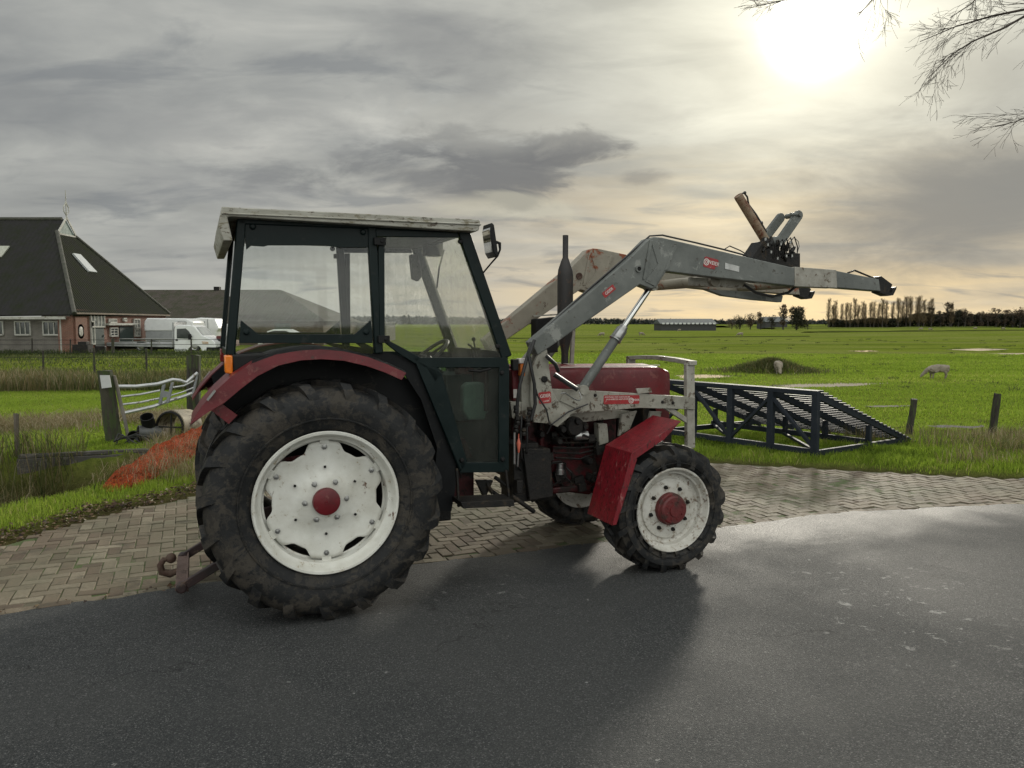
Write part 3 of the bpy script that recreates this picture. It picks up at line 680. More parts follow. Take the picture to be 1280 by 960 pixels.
# rear fenders --------------------------------------------------------
FO = [(238, 529), (252, 508), (268, 490), (290, 470), (315, 454), (345, 443), (375, 438), (402, 436.5), (430, 439), (460, 446), (485, 455.5), (508, 466)]
FI = [(239, 530), (262, 514), (280, 504), (300, 487), (322, 470), (348, 457), (376, 450.5), (402, 449), (430, 451), (458, 457.5), (482, 466), (502, 475)]
def sample_fender(y):
    return [T(u, v, 0) for u, v in FO], [T(u, v, 0) for u, v in FI]
def fender(sgn):
    """sgn 1: near side, y rises inward"""
    Yc = lambda y: y if sgn > 0 else 1.80-y
    po, pi_ = sample_fender(0); n = len(po); mb = MB(); th = .012
    vs = []
    for (xo, zo), (xi, zi) in zip(po, pi_):
        vs += [(xo, Yc(.0), zo), (xi, Yc(-.004), zi), (xi, Yc(.012), zi), (xo-.0, Yc(.014), zo-.012), ]
    mb.add(vs, [(i*4+j, i*4+(j+1) % 4, i*4+4+(j+1) % 4, i*4+4+j) for i in range(n-1) for j in range(4)]+[(0, 1, 2, 3), (4*n-4, 4*n-3, 4*n-2, 4*n-1)])
    f = mb.build('rear_fender', redw if False else red, tractor, bevel=.003)
    top = MB(); vs = []
    for i, (xo, zo) in enumerate(po):
        t = i/(n-1); w = .43
        vs += [(xo, Yc(.0), zo), (xo+.004, Yc(.06), zo+.012), (xo+.006, Yc(w), zo+.014), (xo+.006, Yc(w), zo), (xo, Yc(.06), zo-.004), (xo, Yc(.0), zo-.012)]
    top.add(vs, [(i*6+j, i*6+(j+1) % 6, i*6+6+(j+1) % 6, i*6+6+j) for i in range(n-1) for j in range(6)]+[tuple(range(6)), tuple(range(6*n-6, 6*n))])
    top.m = [0 if (k//6) < 4 or sgn < 0 else 1 for k in range(len(top.f))]
    part(top, 'fender_top', [red, fmat], f)
    inner = MB(); arc = [(a[0]+.006, a[1]+.006) for a in po[2:]]
    lowx = [T(575, 590, .42), T(560, 640, .42), T(500, 640, .42)]
    poly = arc+[(arc[-1][0]+.10, arc[-1][1]-.07)]+[(.92, 1.2), (1.02, .82), (.98, .62), (.62, .60), (.45, .90), (.1, 1.0), (-.45, .95)]
    inner.prism(poly, Yc(.43), Yc(.445))
    inner.prism([T(u, v, YN) for u, v in [(436, 432), (470, 437), (500, 445), (520, 452), (546, 478), (574, 592), (566, 640), (540, 640), (548, 560), (528, 500), (505, 465), (470, 447)]], Yc(.31), Yc(.325)); part(inner, 'inner_panel', fmat, f)
    flap = MB(); q = [(264, 513), (276, 504), (297, 519), (286, 530)]
    pts = [T(u, v, .06) for u, v in q]
    flap.prism(pts, Yc(.06), Yc(.075)); flap.prism([pts[0], pts[1], (pts[1][0]+.02, pts[1][1]+.02), (pts[0][0]-.005, pts[0][1]+.02)], Yc(.0), Yc(.4))
    part(flap, 'fender_flap', red, f)
    clamp = MB(); a = TP(264, 494, -.006); clamp.box((a.x, Yc(-.006), a.z), (.012, .03, .07), Matrix.Rotation(R_(38), 3, 'Y')); part(clamp, 'clamp', steel, f)
    return f
fender(1); fender(-1)
# the lamp housing and lamps standing on the fender
h_ = [T(u, v, .16) for u, v in [(290, 444), (352, 441), (340, 450), (322, 458), (305, 468), (291, 470)]]
part(MB().prism(h_, .10, .26), 'lamp_housing', black, bevel=.008)
h_ = [T(u, v, .12) for u, v in [(280, 444), (290.5, 444), (291, 468), (281, 466)]]
part(MB().prism(h_, .09, .2), 'indicator_lamp', amber, bevel=.008)
h_ = [T(u, v, 1.5) for u, v in [(275, 436), (281, 435), (281, 452), (275, 452)]]
part(MB().prism(h_, 1.46, 1.58), 'tail_lamp', redlens, bevel=.006)
h_ = [T(u, v, .05) for u, v in [(283, 486), (297, 475), (299, 478), (286, 489)]]
part(MB().prism(h_, .03, .18), 'reflector', decwhite, bevel=.003)

# cab -----------------------------------------------------------------
YN, YF = .28, 1.52           # near and far side planes of the cab
def bar_px(mb, a, b, w, y, d=.05, wv=None):
    """bar in the side plane between pixels a,b with pixel width w"""
    pa, pb = TP(*a, y), TP(*b, y); s = (Vector((0, y+4.73, 0))).length/FPX
    dirv = (pb-pa).normalized(); mb.bar(pa, pb, d, w*s, up=(0, 1, 0)) if False else None
    nrm = Vector((-dirv.z, 0, dirv.x))*w*s/2
    q = [pa+nrm, pa-nrm, pb-nrm, pb+nrm]
    mb.prism([(p.x, p.z) for p in q], y, y+d)
cab = MB()
XZ = {k: T(u, v, YN) for k, (u, v) in dict(ct=(302, 274), cb=(288, 444), bt=(465, 282), bb=(474, 442), at=(579, 286), ab=(634, 447), wl=(505, 447), lt=(530, 452), lb=(576, 589), rb=(637, 589), ft=(637, 455)).items()}
def side(y, d):
    mb = cab
    def seg(a, b, w): 
        ax, bx = Vector((a[0], 0, a[1])), Vector((b[0], 0, b[1])); dv = (bx-ax).normalized(); nn = Vector((-dv.z, 0, dv.x))*w/2
        q = [ax+nn, ax-nn, bx-nn, bx+nn]; mb.prism([(p.x, p.z) for p in q], y, y+d)
    seg(XZ['ct'], XZ['cb'], .055); seg(XZ['bt'], XZ['bb'], .058); seg(XZ['at'], XZ['ab'], .082)
    up = 0 if y < 1 else .035
    seg((XZ['ct'][0]-.02, XZ['ct'][1]+.005+up), (XZ['at'][0]+.03, XZ['at'][1]+.01+up), .07-up)
    return
side(YN, .055); side(YF-.055, .055)
# cross members
def cross(p, w, h): cab.box((p[0], (YN+YF)/2, p[1]), (w, YF-YN-.11, h))
cross((XZ['ct'][0]+.01, XZ['ct'][1]), .05, .06); cross((XZ['cb'][0]+.01, XZ['cb'][1]-.0), .05, .05)
cross((XZ['at'][0], XZ['at'][1]), .06, .08); cross((XZ['ab'][0]-.0, XZ['ab'][1]-.02), .06, .07)
cabo = cab.build('cab', cabm, tractor, bevel=.008)
# cab floor, rear wall, bulkhead
fl = MB(); fl.box((.86, .90, .84), (.95, 1.12, .05)); fl.box((.25, .90, 1.30), (.5, .85, .05)); fl.box((1.335, .90, 1.25), (.03, 1.1, .80))
fl.box((-.43, .9, 1.50), (.03, .92, .30)); fl.box((.50, .9, 1.06), (.03, .9, .46)); part(fl, 'cab_floor', fmat, cabo)
# roof
rf = MB()
a0, a1 = T(277, 258.5, .2), T(598, 274.5, .2); b0, b1 = T(284, 270.5, .2), T(598, 288, .2); c0 = T(279, 301, .2); c1 = T(291, 301, .2)
prof = [a0, a1, (a1[0]+.012, a1[1]-.02), b1, (b1[0]-.02, b1[1]-.01), (b0[0]+.02, b0[1]), (b0[0], b0[1]-.005), c1, c0, (a0[0]-.02, lerp(a0[1], c0[1], .55))]
rf.prism(prof, .19, 1.61)
rf.prism([(a0[0]-.004, a0[1]-.034), (a1[0]+.016, a1[1]-.028), (a1[0]+.016, a1[1]-.04), (a0[0]-.004, a0[1]-.046)], .180, 1.62)
for i in range(9):
    t = i/8; rf.box((lerp(a0[0]+.08, a1[0]-.08, t), .9, lerp(a0[1], a1[1], t)+.001), (.05, 1.3, .012))
part(rf, 'roof', roofm, cabo, bevel=.008)
hd = MB(); hd.prism([(a0[0]+.10, 2.445), (a1[0]-.1, 2.455), (a1[0]-.1, 2.47), (a0[0]+.10, 2.47)], YN+.07, YF-.07); part(hd, 'headliner', black, cabo)
# rear quarter window: panel frame with gussets, bolts, glass
def rear_quarter(y, d):
    m_ = MB(); P = lambda u, v: T(u, v, YN)
    if y < 1: m_.prism([P(305, 276), P(462, 283), P(460, 309.5), P(424, 309), P(405, 306.5), P(335, 306.5), P(330, 308), P(314, 307), P(308, 312)], y, y+.012)
    else: m_.box((.40, y+.03, 2.38), (.07, .03, .035))
    m_.prism([P(300, 418), P(466, 418), P(466, 429), P(299, 429)], y, y+.03)
    m_.prism([P(301, 400), P(324, 418.5), P(300, 419)], y, y+.012); m_.prism([P(464, 400), P(466, 419), P(443, 418.5)], y, y+.012)
    for (u, v) in ((316, 283), (454, 290), (308, 415), (458, 415)):
        x, z = P(u, v); m_.lathe([(0, y-.016), (.012, y-.015), (.019, y-.008), (.02, y)], 16, (x, 0, z))
    return m_
part(rear_quarter(YN+.008, .02), 'quarter_window', cabm, cabo, bevel=.002)
part(rear_quarter(YF-.03, .02), 'quarter_window', cabm, cabo, bevel=.002)
def pane(px, y, mat, name='glass', parent=None, th=.004):
    m_ = MB(); m_.prism([T(u, v, YN) for u, v in px], y, y+th); return part(m_, name, mat, parent or cabo, smooth=0)
for y in (YN+.022, YF-.04): pane([(304, 280), (464, 286), (470, 442), (292, 442)], y, gclean)
# door (upper glass, lower glass) -------------------------------------
def door(y, s):
    P = lambda u, v: T(u, v, YN); m_ = MB(); d0, d1 = sorted((y, y+.03*s))
    Q = lambda px: m_.prism([P(*p) for p in px], d0, d1)
    Q([(473, 297), (480.5, 297), (481, 420), (474, 420)])          # rear stile
    Q([(470, 286), (572, 291), (574, 297), (470, 296)])            # header
    Q([(472, 421), (483, 424), (526, 447), (519, 455), (497, 441)])
    Q([(515, 447), (634, 447), (637, 459.5), (530, 459.5)])        # waist rail
    Q([(518, 449), (530, 455), (552, 466), (584, 577), (576, 590)]) # slanting lower rear stile
    Q([(576, 578), (628, 578), (634, 590), (576, 590)])
    Q([(624, 459), (636.5, 459), (636, 590), (623, 578)])
    Q([(532, 459), (546, 459), (552, 468), (544, 478)])
    o = part(m_, 'door', cabm, cabo, bevel=.004)
    k = MB()
    for (u, v) in ((474, 302), (479, 424)):
        x, z = P(u, v); k.box((x, y-.012*s, z), (.075, .03, .048)); k.lathe([(0, y-.034*s), (.01, y-.033*s), (.015, y-.026*s)], 12, (x+.012, 0, z))
    for (u, v) in ((575, 302), (622, 433), (627, 466), (628, 574), (577, 575)):
        x, z = P(u, v); k.lathe([(0, y-.016*s), (.012, y-.015*s), (.018, y-.006*s), (.018, y)], 12, (x, 0, z))
    part(k, 'hinge', black, cabo, bevel=.002)
    pane([(479, 294), (573, 296), (628, 449), (520, 449), (481, 424)], y+.012*s, gdirt)
    pane([(540, 458), (628, 458), (628, 580), (580, 580), (545, 470)], y+.012*s, glow_)
door(YN-.004, 1); door(YF+.004, -1)
hs = MB(); hs.tube([TP(586, 463, YN-.03), TP(600, 464, YN-.035), TP(613, 461, YN-.03)], .008, 8); part(hs, 'door_handle', black, cabo)
ws = MB(); A_, B_ = XZ['at'], XZ['ab']
ws.add([(A_[0]+.02, YN+.055, A_[1]), (A_[0]+.02, YF-.055, A_[1]), (B_[0]+.02, YF-.055, B_[1]), (B_[0]+.02, YN+.055, B_[1])], [(0, 1, 2, 3)]); part(ws, 'windscreen', gwind, cabo, smooth=0)
rw = MB(); A_, B_ = XZ['ct'], XZ['cb']
rw.add([(A_[0]-.01, YN+.055, A_[1]), (A_[0]-.01, YF-.055, A_[1]), (B_[0]-.01, YF-.055, B_[1]), (B_[0]-.01, YN+.055, B_[1])], [(0, 1, 2, 3)]); part(rw, 'rear_window', gclean, cabo, smooth=0)
# exterior mirror
mr = MB(); q = [T(u, v, .22) for u, v in [(609, 280), (612, 283), (617, 318), (615, 323), (611, 316), (607.5, 290)]]
mr.prism(q, .13, .30); part(mr, 'mirror', black, cabo, bevel=.006)
mr = MB(); q = [T(u, v, .22) for u, v in [(608, 286), (606.8, 289), (610.5, 316), (612, 316)]]
mr.prism(q, .145, .285); part(mr, 'mirror_glass', mirrorm, cabo)
ma = MB(); ma.tube([TP(604, 341, .28), TP(614, 329, .24), TP(622, 320, .22), TP(625, 312, .22), TP(624.5, 304, .22), TP(621, 303, .22), TP(617, 305, .22)], [.006, .006, .007, .008, .012, .012, .008], 8); part(ma, 'mirror_arm', black, cabo)
# wiper and things hung inside
wp = MB(); wp.tube([TP(555, 312, 1.2), TP(549, 335, 1.15), TP(546, 360, 1.12)], .008, 6); wp.box(TP(541, 312, 1.1), (.13, .12, .10)); wp.prism([T(u, v, .95) for u, v in [(511, 319), (521, 318), (526, 345), (521, 352), (514, 349)]], .9, .96)
part(wp, 'interior_mirror', black, cabo, bevel=.006)
# interior
st = MB(); st.prism([(.10, 1.34), (.52, 1.34), (.54, 1.44), (.12, 1.42)], .66, 1.12); st.prism([(.02, 1.36), (.13, 1.36), (.06, 1.68), (-.02, 1.66)], .68, 1.10)
part(st, 'seat', seatm, cabo, bevel=.03, bseg=3)
sw = MB(); c = Vector((.95, .9, 1.60)); ax = Vector((-.62, 0, .78)).normalized(); u_ = Vector((0, 1, 0)); w_ = ax.cross(u_); rr = .19
sw.tube([c+(u_*math.cos(t*math.pi/16)+w_*math.sin(t*math.pi/16))*rr for t in range(33)], .014, 8)
for k in range(3): sw.tube([c, c+(u_*math.cos(k*2.094)+w_*math.sin(k*2.094))*rr], .010, 6)
sw.tube([c, c-ax*.45], .022, 8); sw.box((1.12, .9, 1.3), (.2, .5, .34)); part(sw, 'steering_wheel', seatm, cabo)
lv = MB(); lv.tube([TP(592, 447, .5), TP(590, 434, .5), TP(585, 430, .5)], .008, 6); lv.tube([TP(590, 436, .5), TP(600, 437, .5)], .012, 6); lv.tube([TP(596, 447, .6), TP(592, 425, .6)], .006, 6); lv.ball(TP(592, 424, .6), .016)
for k in range(4): lv.tube([(.55+.05*k, .55, 1.2), (.60+.06*k, .52, 1.58)], .008, 6); lv.ball((.60+.06*k, .52, 1.58), .02)
part(lv, 'control_lever', black, cabo)
cn = MB(); q = [T(u, v, .62) for u, v in [(577, 483), (583, 478), (604, 478), (611, 483), (612, 512), (606, 516), (604, 524), (583, 524), (577, 512)]]
cn.prism(q, .58, .70); part(cn, 'washer_bottle', canm, cabo, bevel=.012)
cn = MB(); cn.box(TP(580, 490, .75), (.12, .10, .45)); cn.prism([T(u, v, .6) for u, v in [(570, 545), (580, 548), (588, 570), (583, 580), (574, 580)]], .55, .6); cn.box((1.3, .9, 1.35), (.03, .7, .3)); part(cn, 'red_console', red, cabo, bevel=.01)
# step
sp = MB()
bar_px(sp, (571.5, 586), (574, 634), 3, .20, .025); bar_px(sp, (633, 588), (638, 634), 3, .20, .025); sp.prism([T(u, v, .12) for u, v in [(575, 627), (641, 624), (642, 632), (578, 635)]], .10, .30)
part(sp, 'step', grim, bevel=.003)

# chassis, engine, transmission ---------------------------------------
ch = MB()
ch.box((.35, .90, .72), (.95, .40, .36)); ch.lathe([(.0, .42), (.13, .42), (.14, .6), (.19, .68), (.19, 1.12), (.14, 1.2), (.13, 1.38)], 28, (.045, 0, .748))
ch.box((.95, .90, .68), (.6, .42, .34)); part(ch, 'rear_axle', eng, bevel=.02)
tm = MB()
tm.box((.75, .62, .56), (.5, .26, .26)); tm.box((1.58, .60, .74), (.20, .26, .44)); tm.prism([T(u, v, .45) for u, v in [(652, 560), (686, 560), (690, 620), (660, 625)]], .42, .62); tm.tube([TP(640, 620, .4), TP(668, 640, .4)], .018, 8); tm.box(TP(648, 608, .45), (.05, .06, .1))
for (u0, v0, u1, v1) in ((612, 612, 634, 627), (606, 600, 616, 617), (618, 596, 640, 612)): tm.tube([TP(u0, v0, .6), TP(u1, v1, .55)], .016, 8)
tm.prism([T(u, v, .6) for u, v in [(594, 600), (616, 600), (605, 624)]], .58, .62)
part(tm, 'battery_box', grim, bevel=.01)
en = MB(); en.box((2.02, .90, .88), (.92, .40, .50)); en.box((1.95, .90, .60), (.7, .34, .18)); en.prism([T(u, v, .62) for u, v in [(690, 556), (742, 560), (748, 612), (735, 618), (686, 612)]], .60, .72)
for k in range(6): en.box((1.66+.13*k, .675, .98), (.04, .06, .30))
en.tube([TP(700, 612, .6), TP(740, 600, .6)], .03, 10); en.box(TP(712, 610, .6), (.34, .1, .05))
part(en, 'engine_block', eng, bevel=.012)
ed = MB(); rnd = random.Random(3)
for k in range(34):
    u, v = rnd.uniform(662, 758), rnd.uniform(523, 612); y = rnd.uniform(.50, .66); p = TP(u, v, y)
    if k % 3 == 0: ed.box(p, (rnd.uniform(.03, .1), .05, rnd.uniform(.03, .08)), Matrix.Rotation(rnd.uniform(-.3, .3), 3, 'Y'))
    elif k % 3 == 1: ed.lathe([(0, -.05), (.02, -.05), (.03, -.03), (.03, .05)], 10, p)
    else:
        q = p+Vector((rnd.uniform(-.18, .18), rnd.uniform(-.04, .02), rnd.uniform(-.15, .15))); ed.tube([p, (p+q)/2+Vector((0, -.03, .03)), q], rnd.uniform(.006, .012), 6)
ed.lathe([(0, .50), (.06, .5), (.075, .52), (.075, .54), (.05, .56), (.05, .6)], 20, TP(760, 545, 0)*1+Vector((0, 0, 0)))
for k in range(5): ed.tube([TP(690+k, 548+k*6, .58), TP(725, 546+k*7, .56), TP(757, 550+k*3, .6)], .008, 6)
part(ed, 'engine_fittings', grim)
ft = MB(); ft.lathe([(0, 0), (.03, .001), (.035, .006), (.038, .012), (.038, .055), (.034, .058), (.038, .062), (.038, .115), (.03, .12), (0, .12)], 20, TP(717, 545, .55), axis='X')
p = TP(700, 588, .55); ft.lathe([(0, -.03), (.035, -.03), (.035, .01), (.028, .012), (.028, .05), (.034, .052), (.034, .06), (0, .06)], 16, p, axis='Z')
part(ft, 'oil_filter', steel, bevel=.001)
gc = MB(); q = [T(u, v, .58) for u, v in [(745, 529), (756, 529), (758, 552), (746, 556)]]; gc.prism(q, .54, .62)
gc.prism([T(u, v, .52) for u, v in [(776, 518), (795, 513), (786, 536), (772, 545)]], .5, .53); gc.prism([T(u, v, .52) for u, v in [(812, 514), (826, 514), (822, 528), (808, 530)]], .5, .53)
gc.prism([T(u, v, .60) for u, v in [(690, 520), (735, 508), (790, 514), (792, 520), (740, 526), (692, 532)]], .58, .64)
part(gc, 'support_bracket', plate, bevel=.004)
fa = MB(); fa.tube([(2.575, .32, .468), (2.575, 1.48, .468)], .075, 16); fa.lathe([(.0, .72), (.12, .74), (.16, .82), (.16, .98), (.12, 1.06), (0, 1.08)], 24, (2.575, 0, .47)); fa.box((2.6, .9, .66), (.5, .42, .24)); fa.box((2.9, .9, .80), (.16, .5, .5)); fa.tube([(2.42, .34, .46), (2.42, 1.46, .46)], .018, 8)
fa.lathe([(.05, .22), (.10, .25), (.11, .30), (.09, .36), (.08, .4)], 20, (2.575, 0, .468)); fa.lathe([(.08, 1.4), (.11, 1.5), (.10, 1.6)], 20, (2.575, 0, .468))
part(fa, 'front_axle', eng, bevel=.01)
rd_ = MB(); rd_.box((2.74, .9, 1.12), (.06, .46, .62)); rd_.box((2.5, .9, 1.05), (.02, .4, .5)); part(rd_, 'radiator', grim)

# hood -----------------------------------------------------------------
YH0, YH1 = .62, 1.18
def hood():
    mb = MB(); x0 = T(646, 460, YH0)[0]; x1 = T(839, 470, YH0)[0]; zt = T(760, 459, YH0)[1]; zb0 = T(690, 495, YH0)[1]; zb1 = T(836, 524, YH0)[1]; zr = T(690, 500, YH0)[1]
    secs = []; n = 14
    for i in range(n):
        t = i/(n-1); x = lerp(x0, x1, t); nose = max(0, (t-.93)/.07); z1 = zt+.012-.02*t-.035*nose**2; r = .05; ins = .02*nose**2
        yb0, yb1 = YH0+ins, YH1-ins; zb = zb0 if t < .86 else lerp(zb0, zb1, 1)
        sec = [(x, yb0, zb), (x, yb0-.004, lerp(zb, z1, .5))]
        for k in range(6):
            a = math.pi-k*math.pi/10; sec.append((x, yb0+r+r*math.cos(a), z1-r+r*math.sin(a)))
        sec.append((x, .9, z1+.014))
        for k in range(6):
            a = math.pi/2-k*math.pi/10; sec.append((x, yb1-r+r*math.cos(a), z1-r+r*math.sin(a)))
        sec += [(x, yb1+.004, lerp(zb, z1, .5)), (x, yb1, zb)]
        secs.append(sec)
    m_ = len(secs[0]); vs = [p for s in secs for p in s]
    fs = [(i*m_+j, i*m_+j+1, (i+1)*m_+j+1, (i+1)*m_+j) for i in range(n-1) for j in range(m_-1)]+[tuple(range(m_)), tuple(range((n-1)*m_, n*m_))]
    mb.add(vs, fs); o = part(mb, 'hood', red, smooth=40)
    g = MB(); g.box((x1+.006, .9, (zt+zb1)/2-.03), (.012, YH1-YH0-.1, zt-zb1-.14)); 
    for k in range(9): g.box((x1+.014, .9, zb1+.08+k*.035), (.008, YH1-YH0-.12, .008))
    part(g, 'grille', black, o)
    s = MB(); s.box((lerp(x0, x1, .6), YH0+.02, zt+.006), (.9, .008, .006)); s.box((lerp(x0, x1, .38), .9, zt+.022), (.01, .46, .006)); s.box(TP(648, 484, YH0-.02), (.04, .006, .07)); part(s, 'trim_strip', decwhite, o)
    return o
hood()
sb = MB(); sb.prism([T(u, v, .5) for u, v in [(637, 462), (656, 462), (655, 500), (638, 500)]], .45, .62); part(sb, 'side_cowl', red, bevel=.006)
lp = MB(); lp.box(TP(652, 462, .38), (.035, .05, .09)); part(lp, 'front_indicator', amber, bevel=.004)
lp = MB(); lp.box(TP(652, 451, .38), (.06, .06, .035)); lp.box(TP(644, 492, .44), (.03, .006, .065)); part(lp, 'side_marker', decwhite, bevel=.004)
lp = MB(); lp.box(TP(643, 456, .36), (.045, .05, .08)); part(lp, 'lamp_bracket', black, bevel=.006)
# exhaust
ex = MB(); p0, p1 = T(706, 462, .9), T(706, 294, .9)
zz = lambda v: T(706, v, .9)[1]
ex.lathe([(.030, zz(462)), (.030, zz(440)), (.042, zz(430)), (.062, zz(418)), (.064, zz(410)), (.064, zz(345)), (.058, zz(337)), (.034, zz(326)), (.023, zz(322)), (.023, zz(294)), (.017, zz(294)), (.017, zz(310))], 24, (p0[0], .9, 0), axis='Z')
part(ex, 'exhaust', surf('sooty_exhaust', (.016, .015, .015), (.03, .026, .024), 14, .6, wear=(.07, .04, .025), wear_amt=.2))
ai = MB(); q = [T(u, v, 1.28) for u, v in [(667, 399), (693, 396), (694, 440), (667, 442)]]; ai.prism(q, 1.22, 1.34); part(ai, 'front_mirror', black, bevel=.006)
ai = MB(); bar_px(ai, (718, 398), (715, 462), 5, 1.28, .03); bar_px(ai, (667, 395), (700, 393), 2, 1.28, .03); part(ai, 'post', whitef)

# front fenders ---------------------------------------------------------
def front_fender(near):
    N_ = [T(u, v, .01) for u, v in [(851.5, 526), (789.5, 566), (765, 657)]]; w = .38; Y0 = .01 if near else 1.79-w; mb = MB(); t = .012
    top = [(N_[0][0], N_[0][1]), (N_[1][0], N_[1][1]), (N_[2][0], N_[2][1])]
    lo = [(top[0][0]-.005, top[0][1]-t), (top[1][0]+.012, top[1][1]-t*1.1), (top[2][0]+t, top[2][1]+.004)]
    mb.prism(top+lo[::-1], Y0, Y0+w)
    fy = Y0-.004 if near else Y0+w-.004
    mb.prism([top[0], top[1], (top[1][0]+.035, top[1][1]-.045), (lerp(top[0][0], top[1][0], .35), lerp(top[0][1], top[1][1], .35)-.055)], fy, fy+.008)
    mb.prism([top[1], top[2], (top[2][0]+.035, top[2][1]+.005), (top[1][0]+.045, top[1][1]-.05)], fy, fy+.008)
    o = part(mb, 'front_fender', redw, bevel=.004)
    b = MB(); b.bar((top[1][0]-.02, .32 if near else 1.48, .60), (top[1][0]+.05, .32 if near else 1.48, top[1][1]-.02), .04, .04); part(b, 'fender_stay', grim, o)
front_fender(True); front_fender(False)

# loader ------------------------------------------------------------------
def poly_px(px, y): return [T(u, v, y) for u, v in px]
YA = .35
ARM = [(664, 428), (787, 323), (811, 298.5), (818, 296), (828, 297), (900, 313.5), (992, 334.5), (1044, 338), (1099, 349), (1101, 364), (1044, 359.5), (992, 357.5), (900, 347.5), (833, 339), (820, 360), (814, 361), (800, 355.5), (683, 437), (672, 444)]
def loader_side(y0, mat, near):
    th = .115; P = poly_px(ARM, YA); mb = MB()
    i8 = (8, 9)
    if not near:   # the far arm ends where the near one carries on into the boom tip
        P = poly_px([(664, 428), (787, 323), (811, 298.5), (818, 296), (828, 297), (900, 313.5), (992, 334.5), (1044, 338), (1099, 349), (1101, 364), (1044, 359.5), (992, 357.5), (900, 347.5), (833, 339), (820, 360), (814, 361), (800, 355.5), (683, 437), (672, 444)], YA)
    mb.prism(P, y0, y0+th); return mb
arm = part(loader_side(YA, lgrey, True), 'loader_arm', lgrey, bevel=.007)
arm2 = part(loader_side(1.33, fgrey, False), 'loader_arm', fgrey, bevel=.007)
def weld_plates(y, parent, mat):
    m_ = MB()
    m_.prism(poly_px([(813, 300), (846, 308), (832, 335), (818, 358), (806, 352), (822, 330)], YA), y-.006, y)
    m_.prism(poly_px([(812, 300), (815, 301), (808, 345), (805, 350), (803, 349)], YA), y-.009, y-.001)
    m_.prism(poly_px([(842, 306), (846, 307.5), (834, 337), (830, 338)], YA), y-.009, y-.001)
    part(m_, 'stiffener_plate', mat, parent, bevel=.002)
weld_plates(YA, arm, lgrey); weld_plates(1.33, arm2, fgrey)
m_ = MB(); m_.prism(poly_px([(993, 333.5), (1045, 337.5), (1046, 360), (993, 358)], YA), YA-.006, YA+.121); part(m_, 'worn_sleeve', whitef, arm, bevel=.004)
m_ = MB()
for (u, v) in ((798, 336),):
    x, z = T(u, v, YA); m_.lathe([(0, YA-.010), (.016, YA-.010)], 20, (x, 0, z)); 
part(m_, 'pivot_hole', black, arm)
m_ = MB()
for (u, v, y) in ((798, 336, YA), ):
    x, z = T(u, v, y); m_.lathe([(.017, y-.008), (.017, y-.014), (.027, y-.014), (.028, y)], 20, (x, 0, z))
part(m_, 'pivot_bush', lgrey, arm)
x, z = T(798, 336, YA); m_ = MB(); m_.lathe([(0, 1.322), (.018, 1.322), (.019, 1.32), (.030, 1.32), (.030, 1.33)], 20, (x, 0, z)); part(m_, 'pivot_bush', rust, arm2)
# tip brackets
def tip(y0, parent):
    m_ = MB(); m_.prism(poly_px([(1099, 346), (1103, 345), (1117, 355.5), (1113, 365), (1115.5, 367.5), (1119, 359.5), (1122.5, 358), (1121.5, 362), (1118, 369), (1111, 370), (1100, 365.5)], YA), y0+.01, y0+.095)
    m_.tube([TP(1065, 341, YA)*1+Vector((0, y0-YA+.05, 0)), TP(1074, 337.5, YA)+Vector((0, y0-YA+.05, 0)), TP(1097, 347, YA)+Vector((0, y0-YA+.05, 0))], .009, 6)
    part(m_, 'tip_bracket', grim, parent, bevel=.003)
tip(YA, arm); tip(1.33, arm2)
# far lower link and worn plate between the arms
m_ = MB(); m_.prism(poly_px([(861, 346.5), (920, 350), (941, 357), (943, 361), (861, 357)], .52), .50, .53); part(m_, 'worn_plate', whitef, arm, bevel=.002)
m_ = MB(); m_.prism(poly_px([(880, 362), (940, 365), (976, 370), (974, 378), (940, 375), (902, 370)], .60), .57, .63); part(m_, 'lower_link', lgrey, arm, bevel=.004)
m_ = MB()
for (u, v) in ((905, 350), (1020, 352)): x, z = T(u, v, YA); m_.tube([(x, YA+.11, z), (x, 1.33, z)], .045, 14)
part(m_, 'cross_tube', fgrey, arm)
# hoses along the top edge
m_ = MB()
for o_ in (0, 3):
    m_.tube([TP(668+o_, 424, YA+.05)+Vector((0, .03*o_/3, 0)), TP(700+o_, 394, YA+.05), TP(740+o_, 358, YA+.05), TP(785, 320-1, YA+.05+.01*o_), TP(812, 295, YA+.05+.01*o_), TP(828, 294, YA+.05+.01*o_), TP(870, 303.5, YA+.05+.01*o_), TP(905, 312, YA+.06+.01*o_), TP(935, 320, YA+.07+.01*o_)], .007, 6)
m_.tube([TP(905, 312, YA+.1), TP(912, 307.5, YA+.1), TP(925, 313, YA+.1), TP(935, 319, YA+.1)], .005, 6)
part(m_, 'hydraulic_hose', hose)
m_ = MB()
m_.tube([TP(930, 356, .5), TP(945, 366, .5), TP(965, 371, .48), TP(985, 366, .46), TP(995, 358, .44)], .012, 6)
m_.tube([TP(664, 428, .33), TP(658, 450, .31), TP(650, 480, .31), TP(647, 500, .32), TP(646, 520, .34)], .013, 8)
m_.tube([TP(668, 425, .32), TP(661, 445, .30), TP(668, 480, .31), TP(669, 505, .32), TP(664, 525, .33)], .013, 8)
m_.tube([TP(683, 445, .33), TP(694, 455, .33), TP(698, 464, .36)], .015, 8); m_.tube([TP(693, 468, .40), TP(708, 478, .38), TP(722, 487, .36)], .018, 8)
m_.tube([TP(664, 462, .33), TP(672, 495, .32), TP(683, 512, .32), TP(687, 530, .33)], .006, 6)
m_.tube([TP(735, 505, .36), TP(710, 515, .35), TP(690, 530, .33), TP(684, 542, .38)], .006, 6)
for k in range(3): m_.tube([TP(645+7*k, 520, .36), TP(643+8*k, 548, .35), TP(646+6*k, 580-8*k, .38), TP(652+4*k, 590-10*k, .5)], .008, 6)
part(m_, 'pillar_hose', hose)
m_ = MB()
